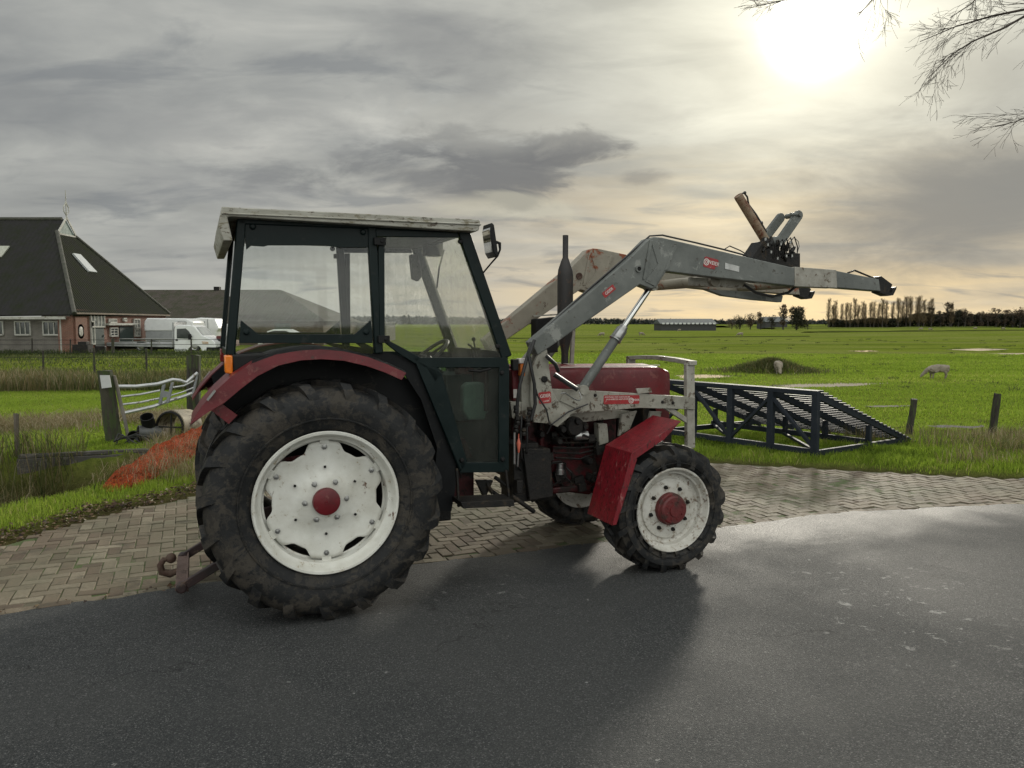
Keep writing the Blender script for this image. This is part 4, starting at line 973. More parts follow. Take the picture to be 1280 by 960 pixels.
for (u, v) in ((645, 512), (662, 514), (647, 526), (660, 528), (645, 536), (655, 540)): x, z = T(u, v, .34); m_.lathe([(0, z-.025), (.018, z-.025), (.02, z-.01), (.014, z), (.02, z+.01), (.018, z+.03), (0, z+.03)], 10, (x, .34, 0), axis='Z')
part(m_, 'hose_coupling', grim)
m_ = MB(); m_.tube([TP(643, 537, .35), TP(643, 580, .35)], .010, 8); m_.tube([TP(649, 548, .35), TP(647, 583, .36)], .007, 8); m_.tube([TP(701, 492, .33), TP(706, 491, .32), TP(718, 499, .32), TP(724, 501, .32), TP(727, 497, .32), TP(724, 490, .33)], .005, 6); part(m_, 'steel_pipe', steel)
m_ = MB(); q = T(648, 556, .34); m_.lathe([(0, -.05), (.006, -.045), (.016, .02), (.012, .035), (.004, .06), (.004, .09)], 12, (q[0], .335, q[1]-.01), axis='Z'); part(m_, 'dust_cap', pinktag)
# pillar plates
PIL = [(664, 462), (676, 436), (684, 437), (687, 462), (690, 486), (697, 501), (714, 515), (712, 521), (697, 534), (688, 530), (667, 528), (663, 500)]
def pillar(y0):
    m_ = MB(); m_.prism(poly_px(PIL, .36), y0, y0+.03); m_.prism(poly_px(PIL, .36), y0+.09, y0+.12)
    m_.prism(poly_px([(654, 452), (664, 440), (666, 500), (664, 530), (654, 520)], .36), y0+.035, y0+.085)
    o = part(m_, 'loader_pillar', plate, bevel=.004)
    h = MB(); x, z = T(680, 474, .36); h.lathe([(0, y0-.012), (.014, y0-.012), (.015, y0-.015), (.024, y0-.012), (.024, y0)], 18, (x, 0, z)); part(h, 'pivot_pin', grim, o)
    return o
pil = pillar(.36); pillar(1.32)
# side beams
BEAM = [(690, 486), (760, 489.5), (859, 496), (869, 497), (869, 512), (800, 510), (716, 517), (700, 527), (640, 523), (638, 502), (664, 503)]
def beam(y0):
    m_ = MB(); m_.prism(poly_px(BEAM, .40), y0, y0+.05); o = part(m_, 'side_beam', plate, bevel=.004)
    h = MB()
    for (u, v) in ((828, 502.5), (841, 503.5), (744, 494)): x, z = T(u, v, .40); h.lathe([(0, y0-.012), (.01, y0-.011), (.014, y0-.004), (.014, y0)], 6, (x, 0, z))
    part(h, 'bolt', grim, o); return o
bm_ = beam(.40); beam(1.35)
m_ = MB(); m_.prism(poly_px([(794, 485.5), (812, 484.5), (814, 490.5), (796, 492)], .40), .385, .396); part(m_, 'glued_plate', whitef, bm_, bevel=.002)
# front guard: two posts, top bow, foot
def guard():
    m_ = MB(); yl = (.42, 1.32); P = T(864, 503, .42)[0]
    for y in yl:
        q = poly_px([(858.5, 455), (868.5, 455), (869, 560), (859.5, 560)], .42); m_.prism(q, y, y+.045)
    zt = T(864, 452, .42)[1]; x = P
    pts = [(x, .40, zt-.012), (x, .60, zt+.002), (x, .9, zt+.012), (x, 1.2, zt+.002), (x, 1.385, zt-.012)]
    for a, b in zip(pts[:-1], pts[1:]): m_.bar(a, b, .07, .035)
    m_.bar((x, .465, .80), (x, 1.32, .80), .05, .05); m_.bar((x-.02, .44, .84), (x-.4, .44, .86), .05, .05); m_.bar((x-.02, 1.34, .84), (x-.4, 1.34, .86), .05, .05)
    m_.bar((x, .44, 1.05), (x-.25, .44, 1.20), .03, .04)
    part(m_, 'front_guard', whitef, bevel=.004)
guard()
# lift cylinders
def lift(y, mat=lgrey):
    m_ = MB(); a, c, b = TP(727, 487, .44), TP(775, 414, .44), TP(813, 359, .44)
    for v_ in (a, b, c): v_.y = y
    c = a+(b-a)*((c-a).length/(b-a).length); d = (b-a).normalized()
    m_.tube([a-d*.05, c], .036, 20); o = part(m_, 'lift_cylinder', lgrey)
    k = MB(); k.tube([c-d*.075, c-d*.06, c-d*.055, c+d*.02, c+d*.025, c+d*.05], [.038, .046, .046, .044, .036, .034], 20); k.tube([c-d*.08, c-d*.072], .05, 20); part(k, 'gland_nut', steel, o)
    k = MB(); k.tube([c, b], .022, 16); part(k, 'piston_rod', chrome, o)
    k = MB(); k.tube([(a.x, y-.05, a.z), (a.x, y+.05, a.z)], .038, 14); k.tube([(b.x, y-.06, b.z), (b.x, y+.06, b.z)], .03, 14)
    e = TP(706, 500, .44); e.y = y; k.tube([a, e], .028, 10); k.box((e.x+.02, y, e.z-.01), (.16, .10, .05), Matrix.Rotation(R_(25), 3, 'Y')); part(k, 'clevis', plate, o)
lift(.44); lift(1.40)
# tool cylinders and valve block on the boom
m_ = MB(); yt = .62
a, b = TP(922.5, 244.5, yt), TP(957, 301, yt); m_.tube([a, a+(b-a)*.04, b], [.036, .038, .038], 18)
tc_ = part(m_, 'tool_cylinder', cylrust)
m_ = MB(); d = (b-a).normalized(); n_ = Vector((d.z, 0, -d.x)); n_ = n_ if n_.x > 0 else -n_
m_.tube([TP(924, 244, yt), TP(930, 241, yt), TP(934, 246, yt), TP(936, 256, yt), TP(945, 268, yt), TP(951, 278, yt), TP(958, 290, yt)], .008, 8); m_.ball(TP(931, 241, yt), .014); m_.ball(TP(951, 279, yt), .02); part(m_, 'cylinder_hose', hose, tc_)
m_ = MB()
def plateb(a, b, w, y, d):
    pa, pb = TP(*a, yt), TP(*b, yt); dv = (pb-pa).normalized(); nn = Vector((-dv.z, 0, dv.x)); pts = []
    for k in range(7):
        t = math.pi/2+math.pi*k/6; q = pa+(-dv*-math.cos(t)+nn*math.sin(t))*w/2; pts.append((q.x, q.z))
    pts = []
    for c, s in ((pa, -1), (pb, 1)):
        for k in range(7):
            t = -math.pi/2+math.pi*k/6; q = c+(dv*s*math.cos(t)+nn*s*math.sin(t))*w/2; pts.append((q.x, q.z))
    m_.prism(pts, y, y+d)
plateb((970, 303), (993, 270), .085, yt-.06, .03); m_.tube([TP(964, 303, yt)+Vector((0, -.09, 0)), TP(964, 303, yt)+Vector((0, .1, 0))], .045, 14); plateb((966, 292), (982, 271), .08, yt+.05, .03); m_.tube([TP(993, 269, yt)+Vector((0, -.08, 0)), TP(993, 269, yt)+Vector((0, .1, 0))], .022, 12); m_.tube([TP(999, 268, yt-.06), TP(988, 268, yt-.06)], .015, 10)
part(m_, 'swivel_plate', lgrey, bevel=.004)
m_ = MB(); m_.prism(poly_px([(937, 323), (951, 302), (962, 300), (975, 318), (970, 333)], .5), .47, .62); m_.prism(poly_px([(951, 321), (980, 324), (985, 316), (998, 317), (998, 336), (950, 326)], .5), .48, .66)
rnd = random.Random(11)
for k in range(40):
    u = rnd.uniform(953, 995); vtop = 300+(u-953)*.25; v = rnd.uniform(vtop, vtop+26); p = TP(u, v, rnd.uniform(.45, .60)); a = rnd.uniform(-.5, .9)
    dv = Vector((math.sin(a), 0, math.cos(a)))*rnd.uniform(.03, .055); m_.tube([p-dv, p-dv*.2, p-dv*.2, p+dv*.4, p+dv], [.012, .012, .018, .018, .010], 8)
for k in range(5):
    u = 968+k*5; m_.tube([TP(u, 322, .46), TP(u+1, 305-k, .44), TP(u+5, 300-k, .45), TP(u+9, 309, .47), TP(u+8, 326, .5)], .005, 6)
part(m_, 'valve_block', grim, bevel=.002)
m_ = MB(); m_.tube([TP(989, 299, .47), TP(993, 297, .46), TP(998, 302, .46), TP(999, 308, .46), TP(996, 318, .48)], .0035, 6)
for (u, v) in ((957, 299), (960, 306), (964, 315), (976, 305), (988, 303), (983, 320), (972, 323), (990, 320)): m_.lathe([(0, -.012), (.008, -.011), (.009, .011), (0, .012)], 8, TP(u, v, .44), axis='Z')
part(m_, 'valve_fitting', steel)

# decals with lettering -------------------------------------------------
def decal(px_c, w, h, ang, y, lines, ring=True, parent=None, torn=False):
    """flat sticker on plane y; lines: (text,size,dx,dz)"""
    m_ = MB(); cx, cz = T(*px_c, y); ca, sa = math.cos(ang), math.sin(ang)
    X = lambda a, b: (cx+a*ca-b*sa, cz+a*sa+b*ca)
    r = h*.14; pts = []
    for (sx, sz, s0) in ((1, 1, 0), (-1, 1, 90), (-1, -1, 180), (1, -1, 270)):
        if torn and (sx, sz) == (1, -1): pts += [X(w*.34, -h*.5), X(w*.34, -h*.22), X(w*.5, -h*.2)]; continue
        for k in range(4):
            t = R_(s0+30*k); pts.append(X(sx*(w/2-r)+r*math.cos(t), sz*(h/2-r)+r*math.sin(t)))
    m_.prism(pts, y-.0025, y-.0005, 0)
    yl = y-.0034
    for (txt, size, dx, dz) in lines:
        v2, f2 = text_geo(txt, size); m_.add([(X(a+dx, b+dz)[0], yl, X(a+dx, b+dz)[1]) for a, b in v2], f2, 1)
    if ring:
        rr = h*.33; c0, c1_ = ring if isinstance(ring, tuple) else (-w*.33, 0)
        for r0, r1 in ((rr*.72, rr), (rr*.28, rr*.5)):
            vs = []
            for k in range(24):
                t = 2*math.pi*k/24; vs += [(*[X(c0+r0*math.cos(t), c1_+r0*math.sin(t))[0]], yl, X(c0+r0*math.cos(t), c1_+r0*math.sin(t))[1]), (X(c0+r1*math.cos(t), c1_+r1*math.sin(t))[0], yl, X(c0+r1*math.cos(t), c1_+r1*math.sin(t))[1])]
            m_.add(vs, [(2*k, 2*k+1, (2*k+3) % 48, (2*k+2) % 48) for k in range(24)], 1)
    return part(m_, 'decal', [decred, decwhite], parent, smooth=0, weld=False)
decal((888.5, 329), .135, .082, R_(-11), YA, [('WEIER', .040, .022, .004)], parent=arm, torn=True)
decal((761, 364), .115, .045, R_(37), YA, [('GEIER', .030, 0, 0)], ring=False, parent=arm)
decal((681, 497), .10, .085, R_(4), .36, [('GEIER', .034, .004, .012), ('LADER', .016, .01, -.026)], ring=False, parent=pil)
decal((777, 499.5), .315, .068, R_(-1.5), .40, [('ACHTUNG: VOR WARTUNG IM', .0155, -.04, .020), ('HUB ARBEITEN ABSTUETZEN', .0155, -.035, .003), ('WEIER', .022, .125, -.004)], ring=(.083, -.008), parent=bm_)
m_ = MB(); m_.prism(poly_px([(906, 328.5), (924, 333), (923.5, 340), (906, 336)], YA), YA-.004, YA-.001); part(m_, 'type_plate', steel, arm)

# drawbar, lower links ---------------------------------------------------
m_ = MB()
for y in (.55, 1.25):
    a = Vector((-.80, y, .155)); b = Vector((-.36, y, .40)); c = Vector((-.1, y, .46)); m_.bar(a, b, .035, .062, up=(0, 1, 0)) if False else None
    m_.prism([(a.x, a.z-.032), (b.x, b.z-.038), (c.x, c.z-.04), (c.x, c.z+.04), (b.x, b.z+.03), (a.x, a.z+.032)], y-.017, y+.017)
    m_.lathe([(0, y-.028), (.03, y-.028), (.036, y-.02), (.036, y+.02), (.03, y+.028), (0, y+.028)], 18, (a.x, 0, a.z)); 
    m_.tube([(-.36, y, .42), (-.28, y, 1.05)], .014, 8)
m_.tube([(-.25, .9, 1.1), (-.40, .9, .72), (-.44, .9, .6)], .02, 8)
part(m_, 'lower_link_arm', surf('maroon_grime', (.028, .010, .010), (.015, .010, .009), 10, .55, wear=(.08, .05, .035), wear_amt=.3, bump=.3), bevel=.006)
m_ = MB(); m_.bar((-.80, .53, .155), (-.80, 1.27, .155), .075, .03); m_.box((-.765, .9, .155), (.012, .7, .07)); hb = part(m_, 'drawbar', rustpink, bevel=.004)
m_ = MB(); m_.tube([(-.82, .95, .15), (-.88, .95, .13), (-.93, .95, .15), (-.94, .95, .20), (-.915, .95, .235), (-.88, .95, .235)], [.02, .026, .026, .022, .02, .012], 12); m_.ball((-.87, .95, .24), .035); m_.tube([(-.62, .8, .36), (-.62, .8, .20)], .004, 6); part(m_, 'tow_hook', rust, hb)
# ------------------------------------------------------------------ the farm across the field
def PX(px, Y): return [(AT(u, v, Y).x, AT(u, v, Y).z) for u, v in px]
def hz(x, y): return float(hgt(np.array([x]), np.array([y]))[0])
brick = None
def brick_material(name, c1, c2, mortar, scale, bw=.22, bh=.065):
    m, nt, N, L = new_mat(name)
    out = N.new('ShaderNodeOutputMaterial'); b = N.new('ShaderNodeBsdfPrincipled'); L.new(b.outputs[0], out.inputs[0])
    tc = N.new('ShaderNodeTexCoord'); sp = N.new('ShaderNodeSeparateXYZ'); L.new(tc.outputs['Object'], sp.inputs[0])
    cb = N.new('ShaderNodeCombineXYZ'); L.new(math_n(N, L, 'ADD', sp.outputs[0], sp.outputs[1]), cb.inputs[0]); L.new(sp.outputs[2], cb.inputs[1])
    t = N.new('ShaderNodeTexBrick'); L.new(cb.outputs[0], t.inputs['Vector']); t.inputs['Scale'].default_value = 1
    t.inputs['Brick Width'].default_value = bw; t.inputs['Row Height'].default_value = bh; t.inputs['Mortar Size'].default_value = .008
    t.inputs['Color1'].default_value = (*c1, 1); t.inputs['Color2'].default_value = (*c2, 1); t.inputs['Mortar'].default_value = (*mortar, 1)
    n = noise_n(N, L, tc.outputs['Object'], .8, 6, .7)
    c = mixc(N, L, ramp(N, L, n, [(.4, g3(0)), (.65, g3(.6))]), t.outputs['Color'], tuple(x*.45 for x in c1))
    L.new(c, b.inputs['Base Color']); b.inputs['Roughness'].default_value = .85; return m
brickm = brick_material('old_red_brick', (.20, .072, .046), (.14, .055, .036), (.19, .165, .13), 1)
greybrick = brick_material('drab_grey_brick', (.15, .135, .115), (.11, .10, .088), (.17, .16, .14), 1)
def rib_roof(name, c1, c2, period, axis=0, moss=(.035, .045, .02)):
    m, nt, N, L = new_mat(name)
    out = N.new('ShaderNodeOutputMaterial'); b = N.new('ShaderNodeBsdfPrincipled'); L.new(b.outputs[0], out.inputs[0])
    tc = N.new('ShaderNodeTexCoord'); sp = N.new('ShaderNodeSeparateXYZ'); L.new(tc.outputs['Object'], sp.inputs[0])
    s = math_n(N, L, 'SINE', math_n(N, L, 'MULTIPLY', sp.outputs[axis], 2*math.pi/period))
    row = math_n(N, L, 'FRACT', math_n(N, L, 'MULTIPLY', sp.outputs[2], 1/.45))
    n1 = noise_n(N, L, tc.outputs['Object'], 1.1, 7, .75); n2 = noise_n(N, L, tc.outputs['Object'], 9, 4, .7)
    c = mixc(N, L, n2, c1, c2); c = mixc(N, L, ramp(N, L, n1, [(.42, g3(0)), (.66, g3(.8))]), c, moss)
    L.new(c, b.inputs['Base Color']); b.inputs['Roughness'].default_value = .95; b.inputs['Specular IOR Level'].default_value = .08
    bp = N.new('ShaderNodeBump'); bp.inputs['Strength'].default_value = .7; bp.inputs['Distance'].default_value = .05
    L.new(math_n(N, L, 'ADD', math_n(N, L, 'MULTIPLY', s, .5), math_n(N, L, 'MULTIPLY', row, .5)), bp.inputs['Height']); L.new(bp.outputs[0], b.inputs['Normal']); return m
roofslate = rib_roof('dark_corrugated_roof', (.019, .019, .020), (.040, .038, .037), .30, 0, (.022, .026, .014))
roofhip = rib_roof('mossy_tile_roof', (.013, .014, .012), (.024, .025, .019), .24, 1, (.018, .023, .009))
rooftile = rib_roof('brown_tile_roof', (.06, .052, .046), (.10, .085, .072), .3)
trim = surf('offwhite_trim', (.42, .42, .38), (.30, .29, .26), 3, .6, wear=(.2, .18, .14), wear_amt=.25)
greend = surf('dark_green_door', (.02, .035, .032), (.03, .045, .04), 3, .5)
glassdark = surf('dark_window_glass', (.03, .035, .04), (.06, .065, .07), 1.5, .08, spec=.8)
curt = surf('pale_curtain_glass', (.35, .35, .32), (.12, .13, .13), 4, .15)
AX, AY, WD, LN = -26.2, 46.0, 12.0, 34.0
fh = tag(empty('farmhouse', (AX, AY, 0)), 'long farmhouse with steep dark roof, grey side wall and red brick end', 'farmhouse')
m_ = MB(); m_.box((-LN/2, .15, 1.05), (LN, .3, 2.3)); m_.box((-LN/2, WD-.15, 1.05), (LN, .3, 2.3)); m_.box((-LN+.15, WD/2, 1.3), (.3, WD, 2.5)); part_ = m_.build('side_wall', greybrick, fh, smooth=0)
m_ = MB(); m_.box((.05, WD/2, 1.3), (.3, WD+.02, 2.7)); m_.box((-.32, -.02, 1.1), (.9, .32, 2.3)); endw = m_.build('end_wall', brickm, fh, smooth=0)
R0 = (3.6); H1 = 8.75
m_ = MB()
e = .35
P_ = dict(a=(e, -e, 2.35), b=(e, WD+e, 2.5), c=(-R0, WD/2-.95, 7.75), d=(-R0, WD/2+.95, 7.75), r=(-R0, WD/2, H1), r2=(-LN, WD/2, H1), al=(-LN, -e, 2.15), bl=(-LN, WD+e, 2.15), a2=(-.1, -e-.05, 2.12))
m_.add([P_['a'], P_['al'], P_['r2'], P_['r'], P_['c'], P_['b'], P_['bl'], P_['d']], [(0, 1, 2, 3, 4), (5, 7, 3, 2, 6), (1, 6, 2), (0, 5, 6, 1)])
rfo = m_.build('roof', roofslate, fh, smooth=0)
m_ = MB(); m_.add([(e+.03, -e-.02, 2.38), (e+.03, WD+e, 2.53), (-R0+.03, WD/2+.97, 7.79), (-R0+.03, WD/2-.97, 7.79), (e-.1, -e, 2.25), (e-.1, WD+e, 2.4), (-R0-.2, WD/2+.97, 7.7), (-R0-.2, WD/2-.97, 7.7)], [(0, 1, 2, 3), (7, 6, 5, 4), (0, 4, 5, 1), (0, 3, 7, 4), (1, 5, 6, 2)]); m_.build('hip', roofhip, rfo, smooth=0)
m_ = MB(); m_.tube([(e, -e, 2.42), (-R0, WD/2-.95, 7.85)], .13, 8); m_.tube([(e, WD+e, 2.58), (-R0, WD/2+.95, 7.85)], .1, 8); m_.tube([(-R0-.2, WD/2, H1+.03), (-LN, WD/2, H1+.03)], .12, 8); m_.build('ridge_tiles', surf('ridge_tile', (.07, .065, .055), (.04, .045, .03), 4, .8), rfo)
m_ = MB(); x = -R0+.06; m_.add([(x, WD/2-1.0, 7.72), (x, WD/2+1.0, 7.72), (x, WD/2, H1-.05), (x-.1, WD/2-1.0, 7.72), (x-.1, WD/2+1.0, 7.72), (x-.1, WD/2, H1-.05)], [(0, 1, 2), (5, 4, 3), (0, 2, 5, 3), (1, 4, 5, 2), (0, 3, 4, 1)])
gb = m_.build('gable_board', surf('greygreen_board', (.20, .26, .24), (.14, .18, .17), 3, .6), fh, smooth=0)
m_ = MB(); x += .05; m_.bar((x, WD/2-1.15, 7.66), (x, WD/2, H1+.12), .06, .12); m_.bar((x, WD/2+1.15, 7.66), (x, WD/2, H1+.12), .06, .12); m_.bar((x, WD/2-1.1, 7.7), (x, WD/2+1.1, 7.7), .06, .1)
m_.tube([(x, WD/2, H1), (x, WD/2, H1+1.0), (x, WD/2, H1+1.9)], [.05, .04, .02], 6)
for s in (-1, 1): m_.tube([(x, WD/2, H1+.25), (x, WD/2+.28*s, H1+.5), (x, WD/2+.30*s, H1+.8), (x, WD/2+.1*s, H1+1.0), (x, WD/2, H1+1.2)], .035, 6)
m_.build('finial', trim, gb)
m_ = MB(); m_.box((-LN/2-.1, -.42, 2.16), (LN-.1, .14, .16)); m_.build('gutter', trim, fh); 
m_ = MB(); m_.box((e+.02, WD/2, 2.44), (.08, WD+.6, .10)); m_.build('eave_board', surf('brown_eave_board', (.16, .12, .08), (.1, .08, .055), 4, .7), fh)
m_ = MB(); m_.tube([(-.62, -.14, 2.1), (-.62, -.14, 0)], .07, 8); m_.build('downpipe', trim, fh)



# skylights lie on the slopes
def slope_pt(X, z): return (X, lerp(-e, WD/2, (z-2.15)/(H1-2.15)), z)
def sky_quad(x0, x1, z0, z1, name='skylight'):
    m_ = MB(); a, b, c, d = [Vector(slope_pt(*p)) for p in ((x0, z0), (x1, z0), (x1+.1, z1), (x0+.1, z1))]; nn = (b-a).cross(d-a).normalized(); nn = -nn if nn.z < 0 else nn
    V = [p+nn*.08 for p in (a, b, c, d)]+[p-nn*.05 for p in (a, b, c, d)]; m_.add(V, [(0, 1, 2, 3), (7, 6, 5, 4), (0, 4, 5, 1), (1, 5, 6, 2), (2, 6, 7, 3), (3, 7, 4, 0)]); m_.build(name, surf('skylight_pane', (.42, .43, .36), (.28, .28, .22), 5, .35, stretch=(6, 1, 1)), fh, smooth=0)
sky_quad(-7.1, -6.2, 6.0, 6.75)
m_ = MB(); hp = lambda y, z: Vector((lerp(e+.03, -R0+.03, (z-2.45)/(7.79-2.45)), y, z))
a, b, c, d = hp(5.0, 5.2), hp(6.0, 5.2), hp(5.6, 6.35), hp(4.7, 6.35); nn = Vector((.8, 0, .6)); V = [p+nn*.1 for p in (a, b, c, d)]+[p-nn*.05 for p in (a, b, c, d)]
m_.add(V, [(0, 1, 2, 3), (7, 6, 5, 4), (0, 4, 5, 1), (1, 5, 6, 2), (2, 6, 7, 3), (3, 7, 4, 0)]); m_.build('skylight', surf('bright_skylight', (.5, .52, .52), (.4, .42, .42), 3, .3), fh, smooth=0)
def win(parent, c, w, h, ax, cols=3, mat=glassdark, rows=1):
    """window in a wall; ax 0: wall along X facing -Y, ax 1: wall along Y facing +X"""
    def bx(mb, du, dz, wu, hz_, dep, off): 
        if ax == 0: mb.box((c[0]+du, c[1]-off, c[2]+dz), (wu, dep, hz_))
        else: mb.box((c[0]+off, c[1]+du, c[2]+dz), (dep, wu, hz_))
    f = MB()
    for s in (-1, 1): bx(f, s*(w/2), 0, .07, h+.07, .1, .03)
    bx(f, 0, h/2, w-.07, .07, .1, .03); bx(f, 0, -h/2, w-.07, .09, .14, .05)
    for k in range(1, cols): bx(f, -w/2+w*k/cols, 0, .05, h-.08, .07, .03)
    for k in range(1, rows): bx(f, 0, -h/2+h*k/rows, w-.08, .04, .05, .03)
    fo = f.build('window', trim, parent, smooth=0); p = MB(); bx(p, 0, 0, w-.02, h-.02, .04, .0); p.build('pane', mat, fo, smooth=0); return fo
for u0, u1 in ((-12, 6), (21, 40), (56, 76)):
    xc = ((u0+u1)/2-640)/FPX*46.0-AX; win(fh, (xc, 0, 1.55), (u1-u0)/FPX*46.0, .78, 0)
for k in range(4): win(fh, (-9.5-2.4*k-1, 0, 1.55), .9, .78, 0)
def yw(u): return 26.0*FPX/(640-u)-AY
def zw(u, v): y = yw(u)+AY; return AT(u, v, y).z
def endbox(u0, u1, v0, v1, dep, off, mat, name, um=None):
    um = (u0+u1)/2; y0, y1 = yw(u0), yw(u1); z1, z0 = zw(um, v0), zw(um, v1); m_ = MB(); m_.box((.20+off, (y0+y1)/2, (z0+z1)/2), (dep, y1-y0, z1-z0)); return m_.build(name, mat, fh, smooth=0)
win(fh, (.22, (yw(114)+yw(131))/2, 2.0), yw(131)-yw(114), .75, 1, 4, curt)
win(fh, (.22, yw(116), 1.25), .35, 1.4, 1, 1, curt)
dd = endbox(119, 130, 407, 440, .08, .02, greend, 'door'); m_ = MB(); m_.box((.30, yw(129), 1.05), (.05, .06, .12)); m_.build('handle', steel, dd)
endbox(150, 167, 408, 436, .08, .02, greend, 'barn_door')
endbox(133, 169, 404, 406.5, .3, .12, trim, 'canopy_beam')
for (u0, u1, v0, v1, mt, rw_) in ((137, 146, 399, 403, curt, 2), (155, 158.5, 398, 401, trim, 1), (168, 175, 399, 410, curt, 2), (138, 147, 410, 420, glassdark, 3), (169, 175, 412, 420, curt, 2)):
    um = (u0+u1)/2; win(fh, (.22, (yw(u0)+yw(u1))/2, (zw(um, v0)+zw(um, v1))/2), yw(u1)-yw(u0), zw(um, v0)-zw(um, v1), 1, 2, mt, rw_)
m_ = MB(); m_.lathe([(.0, .22), (.18, .22), (.2, .2), (.3, .2), (.32, .17)], 20, (0, yw(102.5), 1.35), axis='X', rf=lambda r, a, t: r*(1+.5*abs(math.sin(a)))); m_.build('oval_plaque', trim, fh)
# clutter at the corner
m_ = MB(); m_.box((0, 0, .35), (.9, .6, .5)); m_.box((.1, -.05, .68), (.5, .4, .2)); m_.lathe([(0, .0), (.28, .0), (.3, .5), (.26, .52), (0, .5)], 16, (1.0, .1, 0), axis='Z'); o = m_.build('garden_bin', grim, bevel=.02); o.location = (-25.2, 45.2, 0); tag(o, 'dark bin and box left by the brick corner of the farmhouse', 'bin')

# second barn ----------------------------------------------------------
bn = tag(empty('barn', (-38, 64, 0)), 'low barn with a long brown tiled roof behind the white truck', 'barn')
m_ = MB(); m_.box((10.6, .15, 1.0), (23.0, .3, 2.2)); m_.box((10.6, 13.8, 1.0), (23.0, .3, 2.2)); m_.box((22.2, 7, 1.0), (.3, 14, 2.2)); m_.box((-.9, 7, 1.0), (.3, 14, 2.2)); m_.build('wall', brick_material('dark_brick', (.10, .055, .04), (.08, .045, .035), (.12, .11, .09), 1), bn, smooth=0)
m_ = MB(); m_.add([(-1.4, -.5, 2.0), (22.7, -.5, 2.0), (22.7, 14.5, 2.0), (-1.4, 14.5, 2.0), (-1.2, 7, 4.9), (16.8, 7, 4.9)], [(0, 1, 5, 4), (1, 2, 5), (2, 3, 4, 5), (3, 0, 4), (0, 3, 2, 1)]); rb_ = m_.build('roof', rooftile, bn, smooth=0)
m_ = MB(); m_.box((11, 7, 4.95), (.5, .5, .45)); m_.box((12.2, 7, 5.0), (.8, .3, .15)); m_.build('ridge_vent', grim, rb_)
for k in range(5): m_ = MB(); m_.box((3+4*k, -.02, 1.1), (1.3, .1, 1.5)); m_.build('barn_door', greend, bn, smooth=0)
wh2 = tag(empty('brick_cottage', (-20.5, 78, 0)), 'low grey roofed outbuilding seen through the cab window beside the barn', 'outbuilding')
m_ = MB(); m_.box((4, 3, .9), (7.6, 6, 2)); m_.build('wall', greybrick, wh2, smooth=0); m_ = MB(); m_.add([(0, -.3, 1.8), (8, -.3, 1.8), (8, 6.3, 1.8), (0, 6.3, 1.8), (0, 3, 2.0), (8, 3, 2.0)], [(0, 1, 5, 4), (2, 3, 4, 5), (0, 4, 3), (1, 2, 5), (0, 3, 2, 1)]); m_.build('roof', rooftile, wh2, smooth=0)

# flatbed truck ----------------------------------------------------------
TY = 49.5
vwhite = surf('van_white', (.72, .73, .72), (.62, .63, .62), 2, .3, coat=.4)
vgrey = surf('van_grey', (.33, .34, .34), (.26, .27, .27), 2, .4)
tyreb = surf('tyre_black', (.015, .015, .015), (.03, .03, .03), 5, .7)
tk = tag(empty('flatbed_truck', (AT(230, 440, TY).x, TY, 0)), 'white cab truck with a low open flatbed parked before the brick gable', 'truck')
ox = tk.location.x
def LP(px): return [(x-ox, z) for x, z in PX(px, TY)]
m_ = MB(); m_.prism(LP([(217.5, 437), (217.5, 411), (219, 407.5), (224, 406), (238, 406.5), (243, 408), (252.5, 419), (264, 424), (268.5, 428), (270, 432), (269, 438), (252, 439), (250, 434), (245, 431.5), (240, 432), (235.5, 436), (234, 440), (219, 440)]), 0, 1.9); cabt = m_.build('truck_cab', vwhite, tk, bevel=.05, bseg=3)
m_ = MB(); m_.prism(LP([(221, 423), (221, 411), (232, 410.5), (236, 414), (240.5, 421), (236, 423.5)]), -.012, .01); m_.build('side_window', glassdark, cabt)
m_ = MB(); m_.add([(LP([(243.5, 408.5)])[0][0]+.03, .18, LP([(243.5, 408.5)])[0][1]), (LP([(243.5, 408.5)])[0][0]+.03, 1.72, LP([(243.5, 408.5)])[0][1]), (LP([(252.7, 419)])[0][0]+.03, 1.8, LP([(252.7, 419)])[0][1]), (LP([(252.7, 419)])[0][0]+.03, .1, LP([(252.7, 419)])[0][1])], [(0, 1, 2, 3)]); m_.build('windscreen', surf('truck_windscreen', (.25, .27, .27), (.35, .37, .36), 2, .1, spec=.8), cabt, smooth=0)
for y in (.12, 1.62): m_ = MB(); m_.prism(LP([(252, 426.5), (260, 427), (261, 430), (253, 430)]), y-.14, y+.16); m_.build('headlight', surf('headlight_glass', (.55, .5, .42), (.4, .25, .15), 20, .15), cabt, bevel=.02)
m_ = MB(); m_.box((LP([(238.5, 421)])[0][0], -.16, LP([(238.5, 421)])[0][1]), (.18, .14, .36)); m_.build('wing_mirror', black, cabt, bevel=.03)
m_ = MB(); m_.prism(LP([(258, 434), (270.5, 434), (270, 440), (258, 440)]), -.02, 1.92); m_.prism(LP([(219.5, 423.8), (222.5, 423.8), (222.5, 426), (219.5, 426)]), -.03, 0); m_.build('bumper', black, cabt, bevel=.03)
m_ = MB(); m_.prism(LP([(219, 436), (233, 436), (233, 438.5), (219, 438.5)]), -.02, 0.0); m_.build('side_skirt', vgrey, cabt)
m_ = MB(); m_.prism(LP([(131, 428), (216, 429), (216, 434), (131, 432.5)]), -.1, 2.0); m_.prism(LP([(215, 403), (217, 403), (217, 434), (215, 434)]), 0, 1.9)
bed = m_.build('flatbed', surf('bed_aluminium', (.36, .37, .37), (.24, .25, .25), 3, .45, .3), tk, bevel=.01)
m_ = MB()
